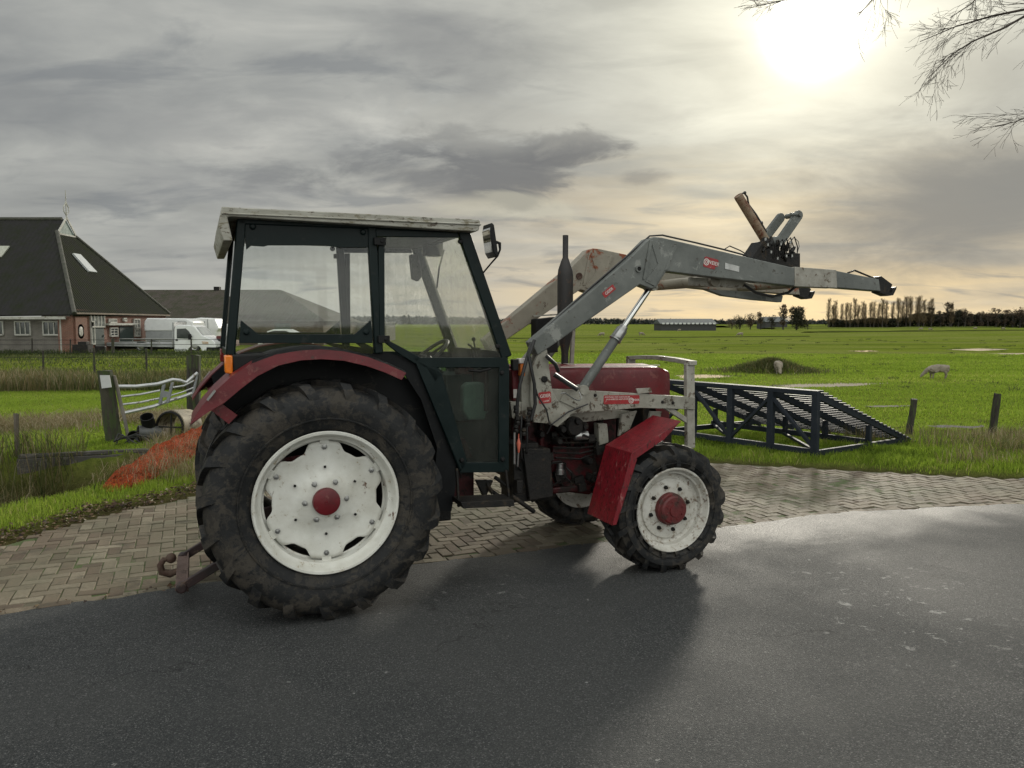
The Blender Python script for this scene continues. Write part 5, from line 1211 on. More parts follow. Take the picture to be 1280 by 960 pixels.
q = LP([(150, 423.5), (216, 424), (150, 430), (216, 430)]); m_.tube([(q[0][0], -.08, q[0][1]), (q[1][0], -.08, q[1][1])], .03, 6); m_.tube([(q[0][0], -.08, (q[0][1]+q[2][1])/2), (q[1][0], -.08, (q[1][1]+q[3][1])/2)], .02, 6)
for t in (0, .25, .5, .75, 1): x_ = lerp(q[0][0], q[1][0], t); m_.tube([(x_, -.08, q[2][1]-.1), (x_, -.08, q[0][1])], .025, 6)
m_.build('side_rail', steel, bed)
m_ = MB(); m_.prism(LP([(133, 433), (216, 434), (216, 437), (200, 437), (168, 437), (133, 436)]), .5, 1.4); m_.build('underframe', grim, tk)
def wheelb(parent, x, y, r, w=.22):
    m_ = MB(); m_.lathe([(r*.62, 0), (r*.93, 0), (r, .03), (r, w-.03), (r*.93, w), (r*.3, w)], 28); o = m_.build('wheel', tyreb, parent); o.location = (x, y, r)
    k = MB(); k.lathe([(0, .03), (r*.2, .01), (r*.5, .04), (r*.64, .005)], 20); k.build('rim', steel, o); return o
for (u, y) in ((243, .02), (176, .02), (243, 1.66), (176, 1.66)): wheelb(tk, LP([(u, 440)])[0][0], y, .36)
# caravan behind, box trailer, car, red machine
def LP2(px, Y, o): return [(x-o, z) for x, z in PX(px, Y)]
cv_ = tag(empty('box_van', (AT(208, 438, 53.5).x, 53.5, 0)), 'box body with white top and grey lower half standing behind the flatbed', 'box trailer'); o_ = cv_.location.x
m_ = MB(); m_.prism(LP2([(180, 414), (180, 402), (183, 397.5), (232, 398), (241, 402), (242, 414)], 53.5, o_), 0, 2); m_.build('upper_body', vwhite, cv_, bevel=.08, bseg=3)
m_ = MB(); m_.prism(LP2([(181.5, 414), (240, 414), (240, 433), (181.5, 433)], 53.5, o_), .03, 1.97); m_.build('lower_body', vgrey, cv_, bevel=.03)
m_ = MB(); m_.prism(LP2([(222, 402), (233, 402), (233, 405), (222, 405)], 53.5, o_), -.02, .01); m_.build('window', glassdark, cv_)
for u in (196, 228): wheelb(cv_, LP2([(u, 440)], 53.5, o_)[0][0], .1, .33)
bt_ = tag(empty('box_trailer', (AT(258, 438, 57).x, 57, 0)), 'white horse trailer with a sloping front behind the truck cab', 'trailer'); o_ = bt_.location.x
m_ = MB(); m_.prism(LP2([(236, 433), (236, 399), (250, 397), (268, 398), (274, 411), (271, 414), (270, 433)], 57, o_), 0, 2.0); m_.build('trailer_body', vwhite, bt_, bevel=.08, bseg=3)
m_ = MB(); m_.prism(LP2([(242, 402), (256, 401.5), (256, 404), (242, 404)], 57, o_), -.02, .01); m_.prism(LP2([(259, 399), (260, 399), (261, 432), (260, 432)], 57, o_), -.03, .01); m_.build('side_vent', vgrey, bt_)
for u in (246, 256): wheelb(bt_, LP2([(u, 440)], 57, o_)[0][0], .1, .33)
cr = tag(empty('parked_car', (AT(350, 430, 56).x, 56, 0)), 'pale hatchback roof showing through the cab rear window', 'car'); o_ = cr.location.x
m_ = MB(); m_.prism(LP2([(322, 436), (322, 425), (328, 422), (334, 414), (342, 411.5), (358, 411.5), (368, 416), (375, 423), (384, 426), (386, 436)], 56, o_), 0, 1.7); cb_ = m_.build('body', vwhite, cr, bevel=.06, bseg=3)
m_ = MB(); m_.prism(LP2([(331, 421), (336, 415), (343, 413.5), (357, 413.5), (365, 417), (370, 422)], 56, o_), -.012, .01); m_.build('side_window', glassdark, cb_)
for u in (334, 374): wheelb(cr, LP2([(u, 436)], 56, o_)[0][0], -.02, .31); wheelb(cr, LP2([(u, 436)], 56, o_)[0][0], 1.5, .31)
fm = tag(empty('farm_machine', (AT(277, 436, 50.5).x, 50.5, 0)), 'dark red farm machine beside the nose of the white truck', 'farm machine'); o_ = fm.location.x
m_ = MB(); m_.prism(LP2([(270, 433), (270, 420), (276, 420), (276, 407), (284, 407), (290, 420), (292, 433)], 50.5, o_), 0, 1.2); m_.build('body', surf('dull_red', (.12, .012, .012), (.07, .01, .01), 5, .6), fm, bevel=.04)
m_ = MB(); m_.prism(LP2([(277.5, 409), (282.5, 409), (286, 418), (277.5, 418)], 50.5, o_), -.01, .01); m_.build('window', glassdark, fm)
for u in (275, 287): wheelb(fm, LP2([(u, 440)], 50.5, o_)[0][0], -.15, .42)

# posts and fences -------------------------------------------------------
wood = surf('weathered_post', (.045, .038, .03), (.02, .017, .014), 6, .9, wear=(.045, .06, .02), wear_amt=.4, wscale=5, bump=.8, bscale=14, stretch=(3, 3, .6))
woodg = surf('mossy_gate_post', (.045, .042, .026), (.022, .021, .014), 4, .9, wear=(.035, .052, .014), wear_amt=.5, wscale=4, bump=.9, bscale=14, stretch=(3, 3, .5))
gdz = -.14
def leaning_post(name, base, top, w0, w1, mat, jitter=.006, seg=9, round_=False):
    base, top = Vector(base), Vector(top); m_ = MB(); ns = 8; vs = []; rnd = random.Random(int(base.x*100))
    for i in range(seg+1):
        c = base.lerp(top, i/seg); w = lerp(w0, w1, i/seg)
        for k in range(ns):
            a = 2*math.pi*(k+.5)/ns; r = w/2*(1.0 if round_ else 1/max(abs(math.cos(a)), abs(math.sin(a)))*(.96 if k % 2 else .96)); r += rnd.uniform(-jitter, jitter)
            vs.append((c.x+r*math.cos(a), c.y+r*math.sin(a), c.z+(rnd.uniform(-.015, .015) if i == seg else 0)))
    fs = [(i*ns+k, i*ns+(k+1) % ns, (i+1)*ns+(k+1) % ns, (i+1)*ns+k) for i in range(seg) for k in range(ns)]+[tuple(range(seg*ns, (seg+1)*ns))]
    m_.add(vs, fs); return m_.build(name, mat, smooth=30, weld=False)
pb_ = G(146, 562, gdz); pt_ = AT(131, 463, pb_.y)
gp = leaning_post('gate_post', pb_-Vector((0, 0, .3)), pt_, .26, .20, woodg); tag(gp, 'thick leaning mossy gate post with a pale plate near its top', 'gate post')
m_ = MB(); y_ = pb_.y-.135; q = PX([(125, 469), (137, 469), (139.5, 484), (127.5, 485.5)], y_); m_.prism(q, y_-.008, y_+.004); m_.build('reflector_plate', surf('pale_plate', (.50, .51, .50), (.42, .43, .42), 5, .5), gp)
gl2 = leaning_post('gate_stile', Vector((pb_.x+.24, pb_.y+.05, gdz-.2)), AT(143, 470, pb_.y+.05), .05, .05, surf('grey_board', (.20, .18, .15), (.12, .11, .09), 5, .8)); tag(gl2, 'thin grey board leaning against the right side of the mossy gate post', 'board')
b2 = G(242, 543, gdz); gp2 = leaning_post('gate_post', b2-Vector((0, 0, .3)), AT(242, 444, b2.y), .235, .225, wood); tag(gp2, 'dark upright square post behind the right end of the bent gate', 'gate post')
def postpx(ub, vb, ut, vt, z, wpx, label, cat='fence post', mat=wood, group=None, name='fence_post', Y=None):
    b_ = G(ub, vb, z) if Y is None else AT(ub, vb, Y); t_ = AT(ut, vt, b_.y); w = wpx/FPX*b_.y
    o = leaning_post(name, Vector((b_.x, b_.y, b_.z-.15)), t_, w, w*.92, mat, w*.04, round_=True); return tag(o, label, cat, group)
postpx(22, 573, 20, 517, -.05, 6.5, 'short round stake at the left end of the ditch boarding', mat=surf('bleached_stake', (.13, .11, .085), (.08, .07, .05), 5, .9))
postpx(1134, 547, 1143, 499, -.2, 8.5, 'leaning dark fence post just right of the dark ramp')
postpx(1238, 552, 1247, 492, -.2, 9, 'crooked dark fence post rightmost in the meadow verge')
fg = 'posts of the wire fence before the farm'
Pn = [(54, 459, 54, 438, 'thin post of the near wire fence, left of the tall gate post'), (118, 462, 117.5, 435, 'thin post of the near wire fence, just above the tall gate post'), (183, 463, 183, 436, 'thin post of the near wire fence, above the bent gate')]
for (ub, vb, ut, vt, lab) in Pn: postpx(ub, vb, ut, vt, -.1, 2.6, lab, group=fg, Y=30)
Pf = [(40, 441, 40, 423, 'fence post by the grey farmhouse wall'), (88, 442, 88, 424, 'fence post at the farmhouse corner downpipe'), (141, 443, 141, 423, 'thick fence post in front of the barn door'), (189, 442, 189.5, 424, 'fence post in front of the flatbed'), (239, 442, 239, 424, 'fence post beside the truck front wheel')]
for (ub, vb, ut, vt, lab) in Pf: postpx(ub, vb, ut, vt, 0, 3.8 if ub == 141 else 1.8, lab, group=fg, Y=44.2)
m_ = MB()
for (v0, v1) in ((425, 424.5), (431, 430.5)): m_.tube([AT(-40, v0, 44.15), AT(88, v0, 44.15), AT(250, v1, 44.15), AT(300, v1, 44.15)], .014, 5)
o = m_.build('fence_wire', grim); tag(o, 'thin wires strung on the posts right before the farmhouse', 'fence wire')
m_ = MB()
for v in (441, 447): m_.tube([AT(-40, v, 29.95), AT(54, v, 29.95), AT(118, v-.5, 29.95), AT(183, v, 29.95), AT(290, v, 29.95)], .008, 5)
o = m_.build('fence_wire', grim); tag(o, 'thin wires of the nearer fence above the brown weeds', 'fence wire')
# boarding along the ditch
m_ = MB(); a = G(24, 574, -.02); b = G(172, 566.5, -.02)
a.z = b.z = .02; m_.bar(a, b, .10, .05); dv = (b-a)
m_.bar(a+Vector((0, -.05, -.34)), b+Vector((.1, -.05, -.34)), .03, .62)
m_.bar(b+Vector((-.05, -.02, -.0)), b+Vector((.75, -.1, .02)), .12, .05); m_.bar(b+Vector((0, -.03, -.4)), b+Vector((.85, -.5, -.4)), .04, .75)
o = m_.build('ditch_boarding', surf('wet_grey_timber', (.06, .055, .045), (.03, .028, .022), 5, .55, wear=(.11, .10, .085), wear_amt=.3, stretch=(.4, 3, 3), bump=.4), bevel=.006); tag(o, 'weathered timber boarding holding the far bank of the ditch', 'retaining board')
# bent field gate
m_ = MB(); YG = 12.9
def gt(pts, r, Y0=12.6, Y1=13.4): return [AT(u, v, lerp(Y0, Y1, (u-146)/100)) for u, v in pts], r
galv = surf('galvanised_tube', (.55, .56, .56), (.42, .43, .43), 8, .35, .55, wear=(.2, .15, .1), wear_amt=.15)
m_.tube(*gt([(147, 483), (170, 483), (197, 480), (216, 474.5), (225, 475.5), (233, 478), (240, 472), (247, 466)], .030)); m_.tube(*gt([(152, 517), (175, 512), (192, 508), (214, 500), (228, 496), (240, 491.5)], .030))
gto = m_.build('field_gate', galv); tag(gto, 'bent silver tube gate hanging between the two gate posts', 'gate')
m_ = MB(); m_.tube(*gt([(149, 496), (175, 493), (200, 488)], .018)); m_.tube(*gt([(150, 506), (175, 503), (199, 498)], .018)); m_.tube(*gt([(212, 485), (230, 482), (244, 475)], .017)); m_.tube(*gt([(211, 495), (228, 490), (243, 484)], .013)); m_.build('gate_rail', galv, gto)
m_ = MB(); m_.tube(*gt([(143, 470), (148, 490), (153, 517)], .022)); m_.tube(*gt([(247, 466), (244, 480), (240, 496)], .022)); m_.prism(PX([(203, 481), (207, 480), (205, 489), (211, 490), (214, 478), (217, 478), (211, 504), (208, 504), (209, 496), (203, 497), (202, 505), (198, 505)], 13.0), 12.99, 13.02); m_.build('gate_stile', surf('dull_galvanised', (.28, .29, .30), (.2, .21, .22), 8, .5, .4), gto)
# pipe ring, black pipes, netting
def ring_tube(name, c, axis, r, th, ln, mat):
    ax = Vector(axis).normalized(); m_ = MB(); m_.lathe([(r-th, -ln/2), (r, -ln/2), (r, ln/2), (r-th, ln/2), (r-th, -ln/2)], 40, axis='Z'); o = m_.build(name, mat); o.location = c; o.rotation_euler = ax.to_track_quat('Z', 'Y').to_euler(); return o
c = AT(224, 533, 12.2); o = ring_tube('pipe_ring', c, (-.25, -1, .08), .27, .018, .42, surf('beige_pipe', (.30, .26, .18), (.18, .16, .12), 6, .7, wear=(.08, .06, .04), wear_amt=.4)); tag(o, 'large beige plastic pipe ring lying open towards the road', 'pipe')
m_ = MB(); m_.tube([(-.2, .0, .22), (.2, 0, .22)], .012, 6); m_.tube([(0.02, -.25, .22), (.02, .2, .22)], .012, 6); m_.lathe([(.225, .21), (.25, .21), (.25, .24), (.225, .24), (.225, .21)], 32, axis='Z'); m_.build('inner_hoop', black, o)
for i, (u, v, r, lab, axv) in enumerate(((187, 541, .115, 'grey black pipe stub with open end lying by the beige ring', (-.8, -.6, .1)), (176, 547, .11, 'black pipe stub lying left of the other stubs', (-.3, -1, .15)), (186, 531, .10, 'black bucket rim standing just above the pipe stubs', (.1, -.6, .9)))):
    c = AT(u, v, 12.0); c.z = max(c.z, gdz+r*.9); o = ring_tube('pipe_stub', c, axv, r, .012, .34, black if i else surf('grey_pipe', (.10, .105, .10), (.05, .05, .05), 6, .5)); tag(o, lab, 'pipe', 'pipes dumped by the gate')
m_ = MB(); rnd = random.Random(5)
for k in range(5):
    pts = [AT(140+rnd.uniform(0, 10), 556+rnd.uniform(-6, 4), 11.6)]
    for j in range(6): pts.append(AT(150+j*9+rnd.uniform(-3, 3), 556-math.sin(j*.6+k*.5)*12+rnd.uniform(-2, 2), 11.7))
    m_.tube(pts, .012, 6)
o = m_.build('garden_hose', hose); tag(o, 'tangle of dark hose at the foot of the gate post', 'hose')
def netting():
    path = [Vector((-4.30, 8.15, 0)), Vector((-4.42, 8.8, 0)), Vector((-4.55, 9.8, 0)), Vector((-4.68, 10.8, 0)), Vector((-4.5, 11.9, 0)), Vector((-4.4, 12.6, 0))]
    W = [.13, .24, .34, .34, .32, .25]; H_ = [.10, .20, .28, .26, .34, .36]; nu, nv = 90, 30; vs = []
    for i in range(nu+1):
        t = i/nu*(len(path)-1); k = min(int(t), len(path)-2); f = t-k; c = path[k].lerp(path[k+1], f); w = lerp(W[k], W[k+1], f); h = lerp(H_[k], H_[k+1], f)
        endt = min(1, i/6)**.5
        for j in range(nv+1):
            a = math.pi*j/nv; px = -math.cos(a)*w*endt; pz = math.sin(a)*h*endt; p = Vector((c.x+px, c.y+.2*px, 0))
            q = Vector((p.x*7, p.y*7, pz*7)); n_ = noise.noise(q)*.07+noise.noise(q*2.3)*.05+abs(noise.noise(q*4+Vector((3, 3, 3))))*.06-abs(noise.noise(q*1.5+Vector((8, 3, 3))))*.08
            z = hz(p.x, p.y)
            vs.append((p.x+n_*.5, p.y+n_*.4, max(z, -.1)-.03+pz+n_*math.sin(a)))
    m_ = MB(); m_.add(vs, [(i*(nv+1)+j, i*(nv+1)+j+1, (i+1)*(nv+1)+j+1, (i+1)*(nv+1)+j) for i in range(nu) for j in range(nv)])
    m, nt, N, L = new_mat('orange_netting'); out = N.new('ShaderNodeOutputMaterial'); b = N.new('ShaderNodeBsdfPrincipled')
    tc = N.new('ShaderNodeTexCoord'); v = N.new('ShaderNodeTexVoronoi'); v.feature = 'DISTANCE_TO_EDGE'; v.inputs['Scale'].default_value = 42; L.new(tc.outputs['Object'], v.inputs['Vector'])
    n = noise_n(N, L, tc.outputs['Object'], 8, 6, .7); c = mixc(N, L, n, (.45, .080, .022), (.24, .045, .014)); hole = ramp(N, L, v.outputs['Distance'], [(.09, g3(0)), (.14, g3(1))])
    c = mixc(N, L, math_n(N, L, 'MULTIPLY', hole, .75), c, (.09, .03, .015)); c = mixc(N, L, ramp(N, L, noise_n(N, L, tc.outputs['Object'], 3.5, 6, .75, .8), [(.52, g3(0)), (.64, g3(.45))]), c, (.13, .04, .018)); L.new(c, b.inputs['Base Color']); b.inputs['Roughness'].default_value = .8; b.inputs['Specular IOR Level'].default_value = .1
    bp = N.new('ShaderNodeBump'); bp.inputs['Strength'].default_value = 1; bp.inputs['Distance'].default_value = .02; L.new(math_n(N, L, 'SUBTRACT', n, hole), bp.inputs['Height']); L.new(bp.outputs[0], b.inputs['Normal']); L.new(b.outputs[0], out.inputs[0])
    o = m_.build('safety_netting', m, smooth=60, weld=False); tag(o, 'crumpled orange plastic netting heaped on the ditch edge', 'netting')
netting()

# dark steel ramp ---------------------------------------------------------
nav = surf('blue_black_steel', (.012, .017, .025), (.022, .027, .035), 4, .62, wear=(.05, .048, .045), wear_amt=.12, spec=.22)
P0 = Vector((4.07, 10.25, -.02)); Wd = Vector((-.62, .785, 0)).normalized(); Sd = Vector((.785, .62, 0)).normalized(); SPC = .677; HT = .97; SL = 2.85
rp = tag(empty('loading_ramp', P0, 0), 'dark steel slatted ramp on a trussed frame, standing on the verge', 'ramp')
def Wp(k, s=0, z=0): return Wd*SPC*k+Sd*s+Vector((0, 0, z))
UPZ = (0, 0, 1)
nb = 5
for k in range(nb):
    m_ = MB(); m_.bar(Wp(k, 0, 0.01), Wp(k, 0, HT-.02), .075, .09, up=tuple(Wd)); m_.box(Wp(k, 0, .005), (.12, .12, .012)); m_.build('post', nav, rp, bevel=.004)
    m_ = MB(); m_.bar(Wp(k, .03, HT-.07), Wp(k, SL-.06, .02), .05, .09); m_.build('joist', nav, rp, bevel=.004)
    h_m = HT*(1-1.45/SL); m_ = MB(); m_.bar(Wp(k, 1.45, .13), Wp(k, 1.45, h_m-.09), .06, .07, up=tuple(Wd)); m_.build('strut', nav, rp, bevel=.004)
for k in range(nb-1):
    a, b = (Wp(k+1, 0, HT-.12), Wp(k, 0, .18)) if k % 2 == 0 else (Wp(k, 0, HT-.12), Wp(k+1, 0, .18))
    m_ = MB(); m_.bar(a+Sd*.0, b+Sd*.0, .04, .06, up=tuple(Sd)); m_.build('brace', nav, rp, bevel=.003)
m_ = MB(); m_.bar(Wp(-.06, 0, HT-.03), Wp(nb-.9, 0, HT-.03), .08, .06); m_.build('top_rail', nav, rp, bevel=.004)
for s, z in ((0.003, .14), (1.45, .14)): m_ = MB(); m_.bar(Wp(-.06, s, z), Wp(nb-.9, s, z), .06, .08); m_.build('bottom_rail', nav, rp, bevel=.004)
for k in (0, nb-1): m_ = MB(); m_.bar(Wp(k, .04, .12), Wp(k, SL-.2, .06), .055, .08); m_.build('side_rail', nav, rp, bevel=.004)
m_ = MB(); m_.bar(Wp(0, .1, .12), Wp(2, 1.4, .12), .04, .04); m_.bar(Wp(2, .1, .12), Wp(4, 1.4, .12), .04, .04); m_.build('cross_tie', nav, rp)
for i in range(24):
    s = .06+(SL-.1)*i/23; z = HT*(1-s/SL)+.012; m_ = MB(); m_.bar(Wp(-.09, s, z), Wp(nb-.91, s, z), .046, .022); m_.build('slat', nav, rp)

# far sheds -----------------------------------------------------------------
def farshed(u0, u1, vt, vb, Y, label, zb=-.6, roofm=None, wallm=None):
    a, b = AT(u0, vb, Y), AT(u1, vb, Y); w = b.x-a.x; h = AT(u0, vt, Y).z-zb; e_ = tag(empty('shed', (a.x, Y, zb)), label, 'shed')
    m_ = MB(); m_.box((w/2, 6, h*.3), (w, 12, h*.6)); m_.build('wall', wallm or surf('dark_shed_wall', (.035, .035, .035), (.05, .05, .05), 2, .8), e_, smooth=0)
    m_ = MB(); m_.prism([(0, 0)], 0, 0) if False else None
    m_.add([(-.3, -.5, h*.58), (w+.3, -.5, h*.58), (w+.3, 12.5, h*.58), (-.3, 12.5, h*.58), (-.3, 6, h), (w+.3, 6, h)], [(0, 1, 5, 4), (2, 3, 4, 5), (0, 4, 3), (1, 2, 5), (0, 3, 2, 1)]); m_.build('roof', roofm or surf('grey_shed_roof', (.13, .14, .14), (.10, .11, .11), 2, .9, spec=.1), e_, smooth=0)
    return e_, w, h
e_, w, h = farshed(826, 895, 398.3, 411, 250, 'long low open fronted shed far across the meadow')
m_ = MB()
for k in range(13): m_.box((w*(k+.5)/13, -.52, h*.60), (w/13*.6, .06, h*.13))
m_.build('light_panel', surf('shed_light_panel', (.6, .62, .6), (.5, .5, .5), 3, .8), e_)
farshed(957, 984, 396, 409, 330, 'dark farm roof half hidden among the bare trees')
# ------------------------------------------------------------------ vegetation
def leaf_material(name, stops, trans=.35, rough=.6, attr='tone'):
    m, nt, N, L = new_mat(name); out = N.new('ShaderNodeOutputMaterial')
    at = N.new('ShaderNodeAttribute'); at.attribute_name = attr; c = ramp(N, L, at.outputs['Fac'], stops)
    b = N.new('ShaderNodeBsdfPrincipled'); L.new(c, b.inputs['Base Color']); b.inputs['Roughness'].default_value = rough; b.inputs['Specular IOR Level'].default_value = .25
    t = N.new('ShaderNodeBsdfTranslucent'); L.new(c, t.inputs[0]); mx = N.new('ShaderNodeMixShader'); mx.inputs[0].default_value = trans
    L.new(b.outputs[0], mx.inputs[1]); L.new(t.outputs[0], mx.inputs[2]); L.new(mx.outputs[0], out.inputs[0]); return m
def tri_mesh(name, V, F, tone, mat):
    me = bpy.data.meshes.new(name); me.vertices.add(len(V)); me.vertices.foreach_set('co', V.astype(np.float32).ravel())
    me.loops.add(F.size); me.loops.foreach_set('vertex_index', F.astype(np.int32).ravel()); me.polygons.add(len(F)); me.polygons.foreach_set('loop_start', np.arange(0, F.size, 3, dtype=np.int32))
    me.update(calc_edges=True); a = me.attributes.new('tone', 'FLOAT', 'POINT'); a.data.foreach_set('value', tone.astype(np.float32)); me.materials.append(mat)
    o = bpy.data.objects.new(name, me); COL.objects.link(o); return o
def blades(name, x, y, z, h, w, tone, mat, lean=.45, droop=.25, rng=None):
    n = len(x); rng = rng or np.random.default_rng(1); a = rng.uniform(0, 2*np.pi, n); l = rng.uniform(.1, 1, n)*lean*h; fa = rng.uniform(0, 2*np.pi, n)
    dx, dy = np.cos(a)*l, np.sin(a)*l; wx, wy = np.cos(fa)*w/2, np.sin(fa)*w/2
    V = np.empty((n, 5, 3)); V[:, 0] = np.stack([x-wx, y-wy, z-.01], 1); V[:, 1] = np.stack([x+wx, y+wy, z-.01], 1)
    mx, my, mz = x+dx*.4, y+dy*.4, z+h*.6
    V[:, 2] = np.stack([mx-wx*.8, my-wy*.8, mz], 1); V[:, 3] = np.stack([mx+wx*.8, my+wy*.8, mz], 1)
    V[:, 4] = np.stack([x+dx, y+dy, z+h*(1-droop*rng.uniform(0, 1, n))], 1)
    i = np.arange(n)[:, None]*5; F = np.concatenate([i+np.array([[0, 1, 3]]), i+np.array([[0, 3, 2]]), i+np.array([[2, 3, 4]])], 0)
    return tri_mesh(name, V.reshape(-1, 3), F, np.repeat(tone, 5), mat)
rng = np.random.default_rng(5)
green = leaf_material('grass_blade', [(0, (.065, .10, .012)), (.35, (.165, .25, .024)), (.7, (.25, .35, .04)), (.9, (.35, .39, .08)), (1, (.42, .36, .17))], .55)
dry = leaf_material('dry_weed', [(0, (.03, .045, .012)), (.35, (.06, .085, .02)), (.6, (.12, .12, .045)), (.85, (.20, .155, .075)), (1, (.34, .29, .19))], .35)
def clump_field(x, y, s, seed=0.): return vnoise(x+seed, y-seed, s)
def sample(n, x0, x1, y0, y1, cond, dens=None):
    x = rng.uniform(x0, x1, n); y = rng.uniform(y0, y1, n); k = cond(x, y)
    if dens is not None: k &= rng.uniform(0, 1, n) < dens(x, y)
    return x[k], y[k]
def infront(x, y): return (np.abs(x) < .70*y+.6)
dE = lambda x, y: np.minimum(sdpoly(x, y, PAVE), sdpoly(x, y, ROAD))
# verge, left
x, y = sample(150000, -9, -2.3, 4.5, 14, lambda x, y: (dE(x, y) > .10) & (dE(x, y) < 1.5) & (sdpoly(x, y, DITCH) > -.15) & infront(x, y) & (y < 11.5))
d = dE(x, y); keep = rng.uniform(0, 1, len(x)) < smn(.18, .55, d+.10*clump_field(x, y, 3)); x, y, d = x[keep], y[keep], d[keep]
h = rng.uniform(.03, .085, len(x))*(1+.5*clump_field(x, y, 4)); blades('grass', x, y, hgt(x, y), h, rng.uniform(.003, .007, len(x)), np.clip(.5+.2*clump_field(x, y, 2)+rng.normal(0, .18, len(x)), 0, 1), green, .7).name = 'verge_grass'
tag(bpy.data.objects['verge_grass'], kind='stuff')
x, y = sample(1500, -4.85, -4.0, 8.3, 12.3, lambda x, y: np.abs(x+4.45+.04*(y-8.3)) < .32); o = blades('dry_grass', x, y, hgt(x, y)+rng.uniform(0, .22, len(x)), rng.uniform(.08, .22, len(x)), rng.uniform(.003, .006, len(x)), np.clip(.7+rng.normal(0, .2, len(x)), 0, 1), leaf_material('dead_stem', [(0, (.06, .05, .02)), (.6, (.18, .14, .07)), (1, (.34, .29, .19))]), 1.6, .6); tag(o, kind='stuff')
# pavement weeds between pavers at the left edge, leaf litter
x, y = sample(90000, -9, -2.2, 4.5, 12, lambda x, y: (dE(x, y) > -.10) & (dE(x, y) < .55) & infront(x, y)); d = dE(x, y)
k = rng.uniform(0, 1, len(x)) < np.exp(-((d-.19-.05*clump_field(x, y, 2.6))/.14)**2)*.8+.004; x, y = x[k], y[k]; n = len(x); s = rng.uniform(.008, .024, n); a = rng.uniform(0, 6.28, n); t = rng.uniform(-.9, .9, n)
z = np.maximum(hgt(x, y), -.004)+rng.uniform(.003, .03, n); ca, sa = np.cos(a), np.sin(a); V = np.empty((n, 4, 3))
for j, (p, q) in enumerate(((-1, -.1), (0, -.6), (1.1, .1), (0, .6))): V[:, j] = np.stack([x+s*(p*ca-q*sa), y+s*(p*sa+q*ca), z+s*q*t+s*p*p*.3*np.sign(t)], 1)
i = np.arange(n)[:, None]*4; F = np.concatenate([i+np.array([[0, 1, 2]]), i+np.array([[0, 2, 3]])], 0)
o = tri_mesh('leaf_litter', V.reshape(-1, 3), F, np.repeat(rng.uniform(0, 1, n), 4), leaf_material('dead_leaf', [(0, (.022, .014, .009)), (.4, (.06, .035, .02)), (.75, (.12, .07, .038)), (.95, (.22, .16, .09)), (1, (.4, .36, .27))], .15)); tag(o, kind='stuff')
# verge, right
x, y = sample(330000, -3.2, 16, 8.2, 14.5, lambda x, y: (dE(x, y) > .06) & (dE(x, y) < 4.0) & infront(x, y) & (sdpoly(x, y, gpoly) > .02) & (y > 8.8))
d = dE(x, y); k = rng.uniform(0, 1, len(x)) < smn(.02, .4, d+.12*clump_field(x, y, 3))*(1-.55*smn(1.5, 3.5, d)); x, y = x[k], y[k]
k = (clump_field(x, y, 2.2) > -.75) | (rng.uniform(0, 1, len(x)) < .3); x, y = x[k], y[k]
h = rng.uniform(.03, .10, len(x))*(1+.6*clump_field(x, y, 3.1)); o = blades('verge_grass', x, y, hgt(x, y), h, rng.uniform(.004, .009, len(x)), np.clip(.42+.28*clump_field(x, y, 1.6)+rng.normal(0, .2, len(x)), 0, 1), green, .8); tag(o, kind='stuff')
# coarse weeds right (round the posts and the ramp foot)
x, y = sample(75000, 5.0, 13.0, 9.6, 14.5, lambda x, y: infront(x, y) & (dE(x, y) > .5), lambda x, y: np.clip(.15+.5*clump_field(x, y, 1.1, 2)+.3*smn(6, 8, x), 0, .9)*(1-smn(1.5, 4.2, dE(x, y))*.7))
o = blades('tall_weeds', x, y, hgt(x, y), rng.uniform(.10, .42, len(x))*(.6+.4*np.clip(clump_field(x, y, 1.4, 5)+.5, 0, 1)), rng.uniform(.004, .008, len(x)), np.clip(.70+.2*clump_field(x, y, 1.2)+rng.normal(0, .2, len(x)), 0, 1), dry, .7, .3); tag(o, kind='stuff')
# near meadows
inm = lambda x, y: infront(x, y) & (sdpoly(x, y, DITCH) > .05) & (dE(x, y) > 1.2) & (sdpoly(x, y, DITCH2) > .3)
x, y = sample(190000, -17, -3, 10.5, 23, lambda x, y: inm(x, y)); h = rng.uniform(.025, .06, len(x))*(1+.4*clump_field(x, y, 1.7))
o = blades('meadow_grass', x, y, hgt(x, y), h, rng.uniform(.007, .014, len(x)), np.clip(.55+.15*clump_field(x, y, .9)+rng.normal(0, .15, len(x)), 0, 1), green, 1.0); tag(o, kind='stuff')
u_ = rng.uniform(0, 1, 260000); y = 11.5+(60-11.5)*u_**1.5; x = rng.uniform(-.15, .70, len(y))*y; wet = np.ones(len(x), bool)
k = (dE(x, y) > 3)
for P__ in PUD: k &= sdpoly(x, y, P__) > -.02-.10*rng.uniform(0, 1, len(x))
x, y = x[k], y[k]; h = rng.uniform(.03, .065, len(x))*(1+.4*clump_field(x, y, .7))*(1+.012*y); z_ = hgt(x, y)
k = rng.uniform(0, 1, len(x)) < .9; o = blades('meadow_grass', x[k], y[k], z_[k], h[k], (.006+.0006*y[k]), np.clip(.52+.16*clump_field(x[k]*.4, y[k], .35)+.16*clump_field(x[k]*.25, y[k], 1.1)+rng.normal(0, .15, k.sum()), 0, .96), green, 1.1); tag(o, kind='stuff')
n_ = 230; ty = 16+110*rng.uniform(0, 1, n_)**1.4; tx = rng.uniform(-.12, .72, n_)*ty; k = clump_field(tx*.12, ty, .25) > -.25; tx, ty = tx[k], ty[k]; m__ = 26
x = np.repeat(tx, m__)+rng.normal(0, .10, len(tx)*m__)*(1+np.repeat(ty, m__)*.012); y = np.repeat(ty, m__)+rng.normal(0, .12, len(tx)*m__)
k = np.ones(len(x), bool)
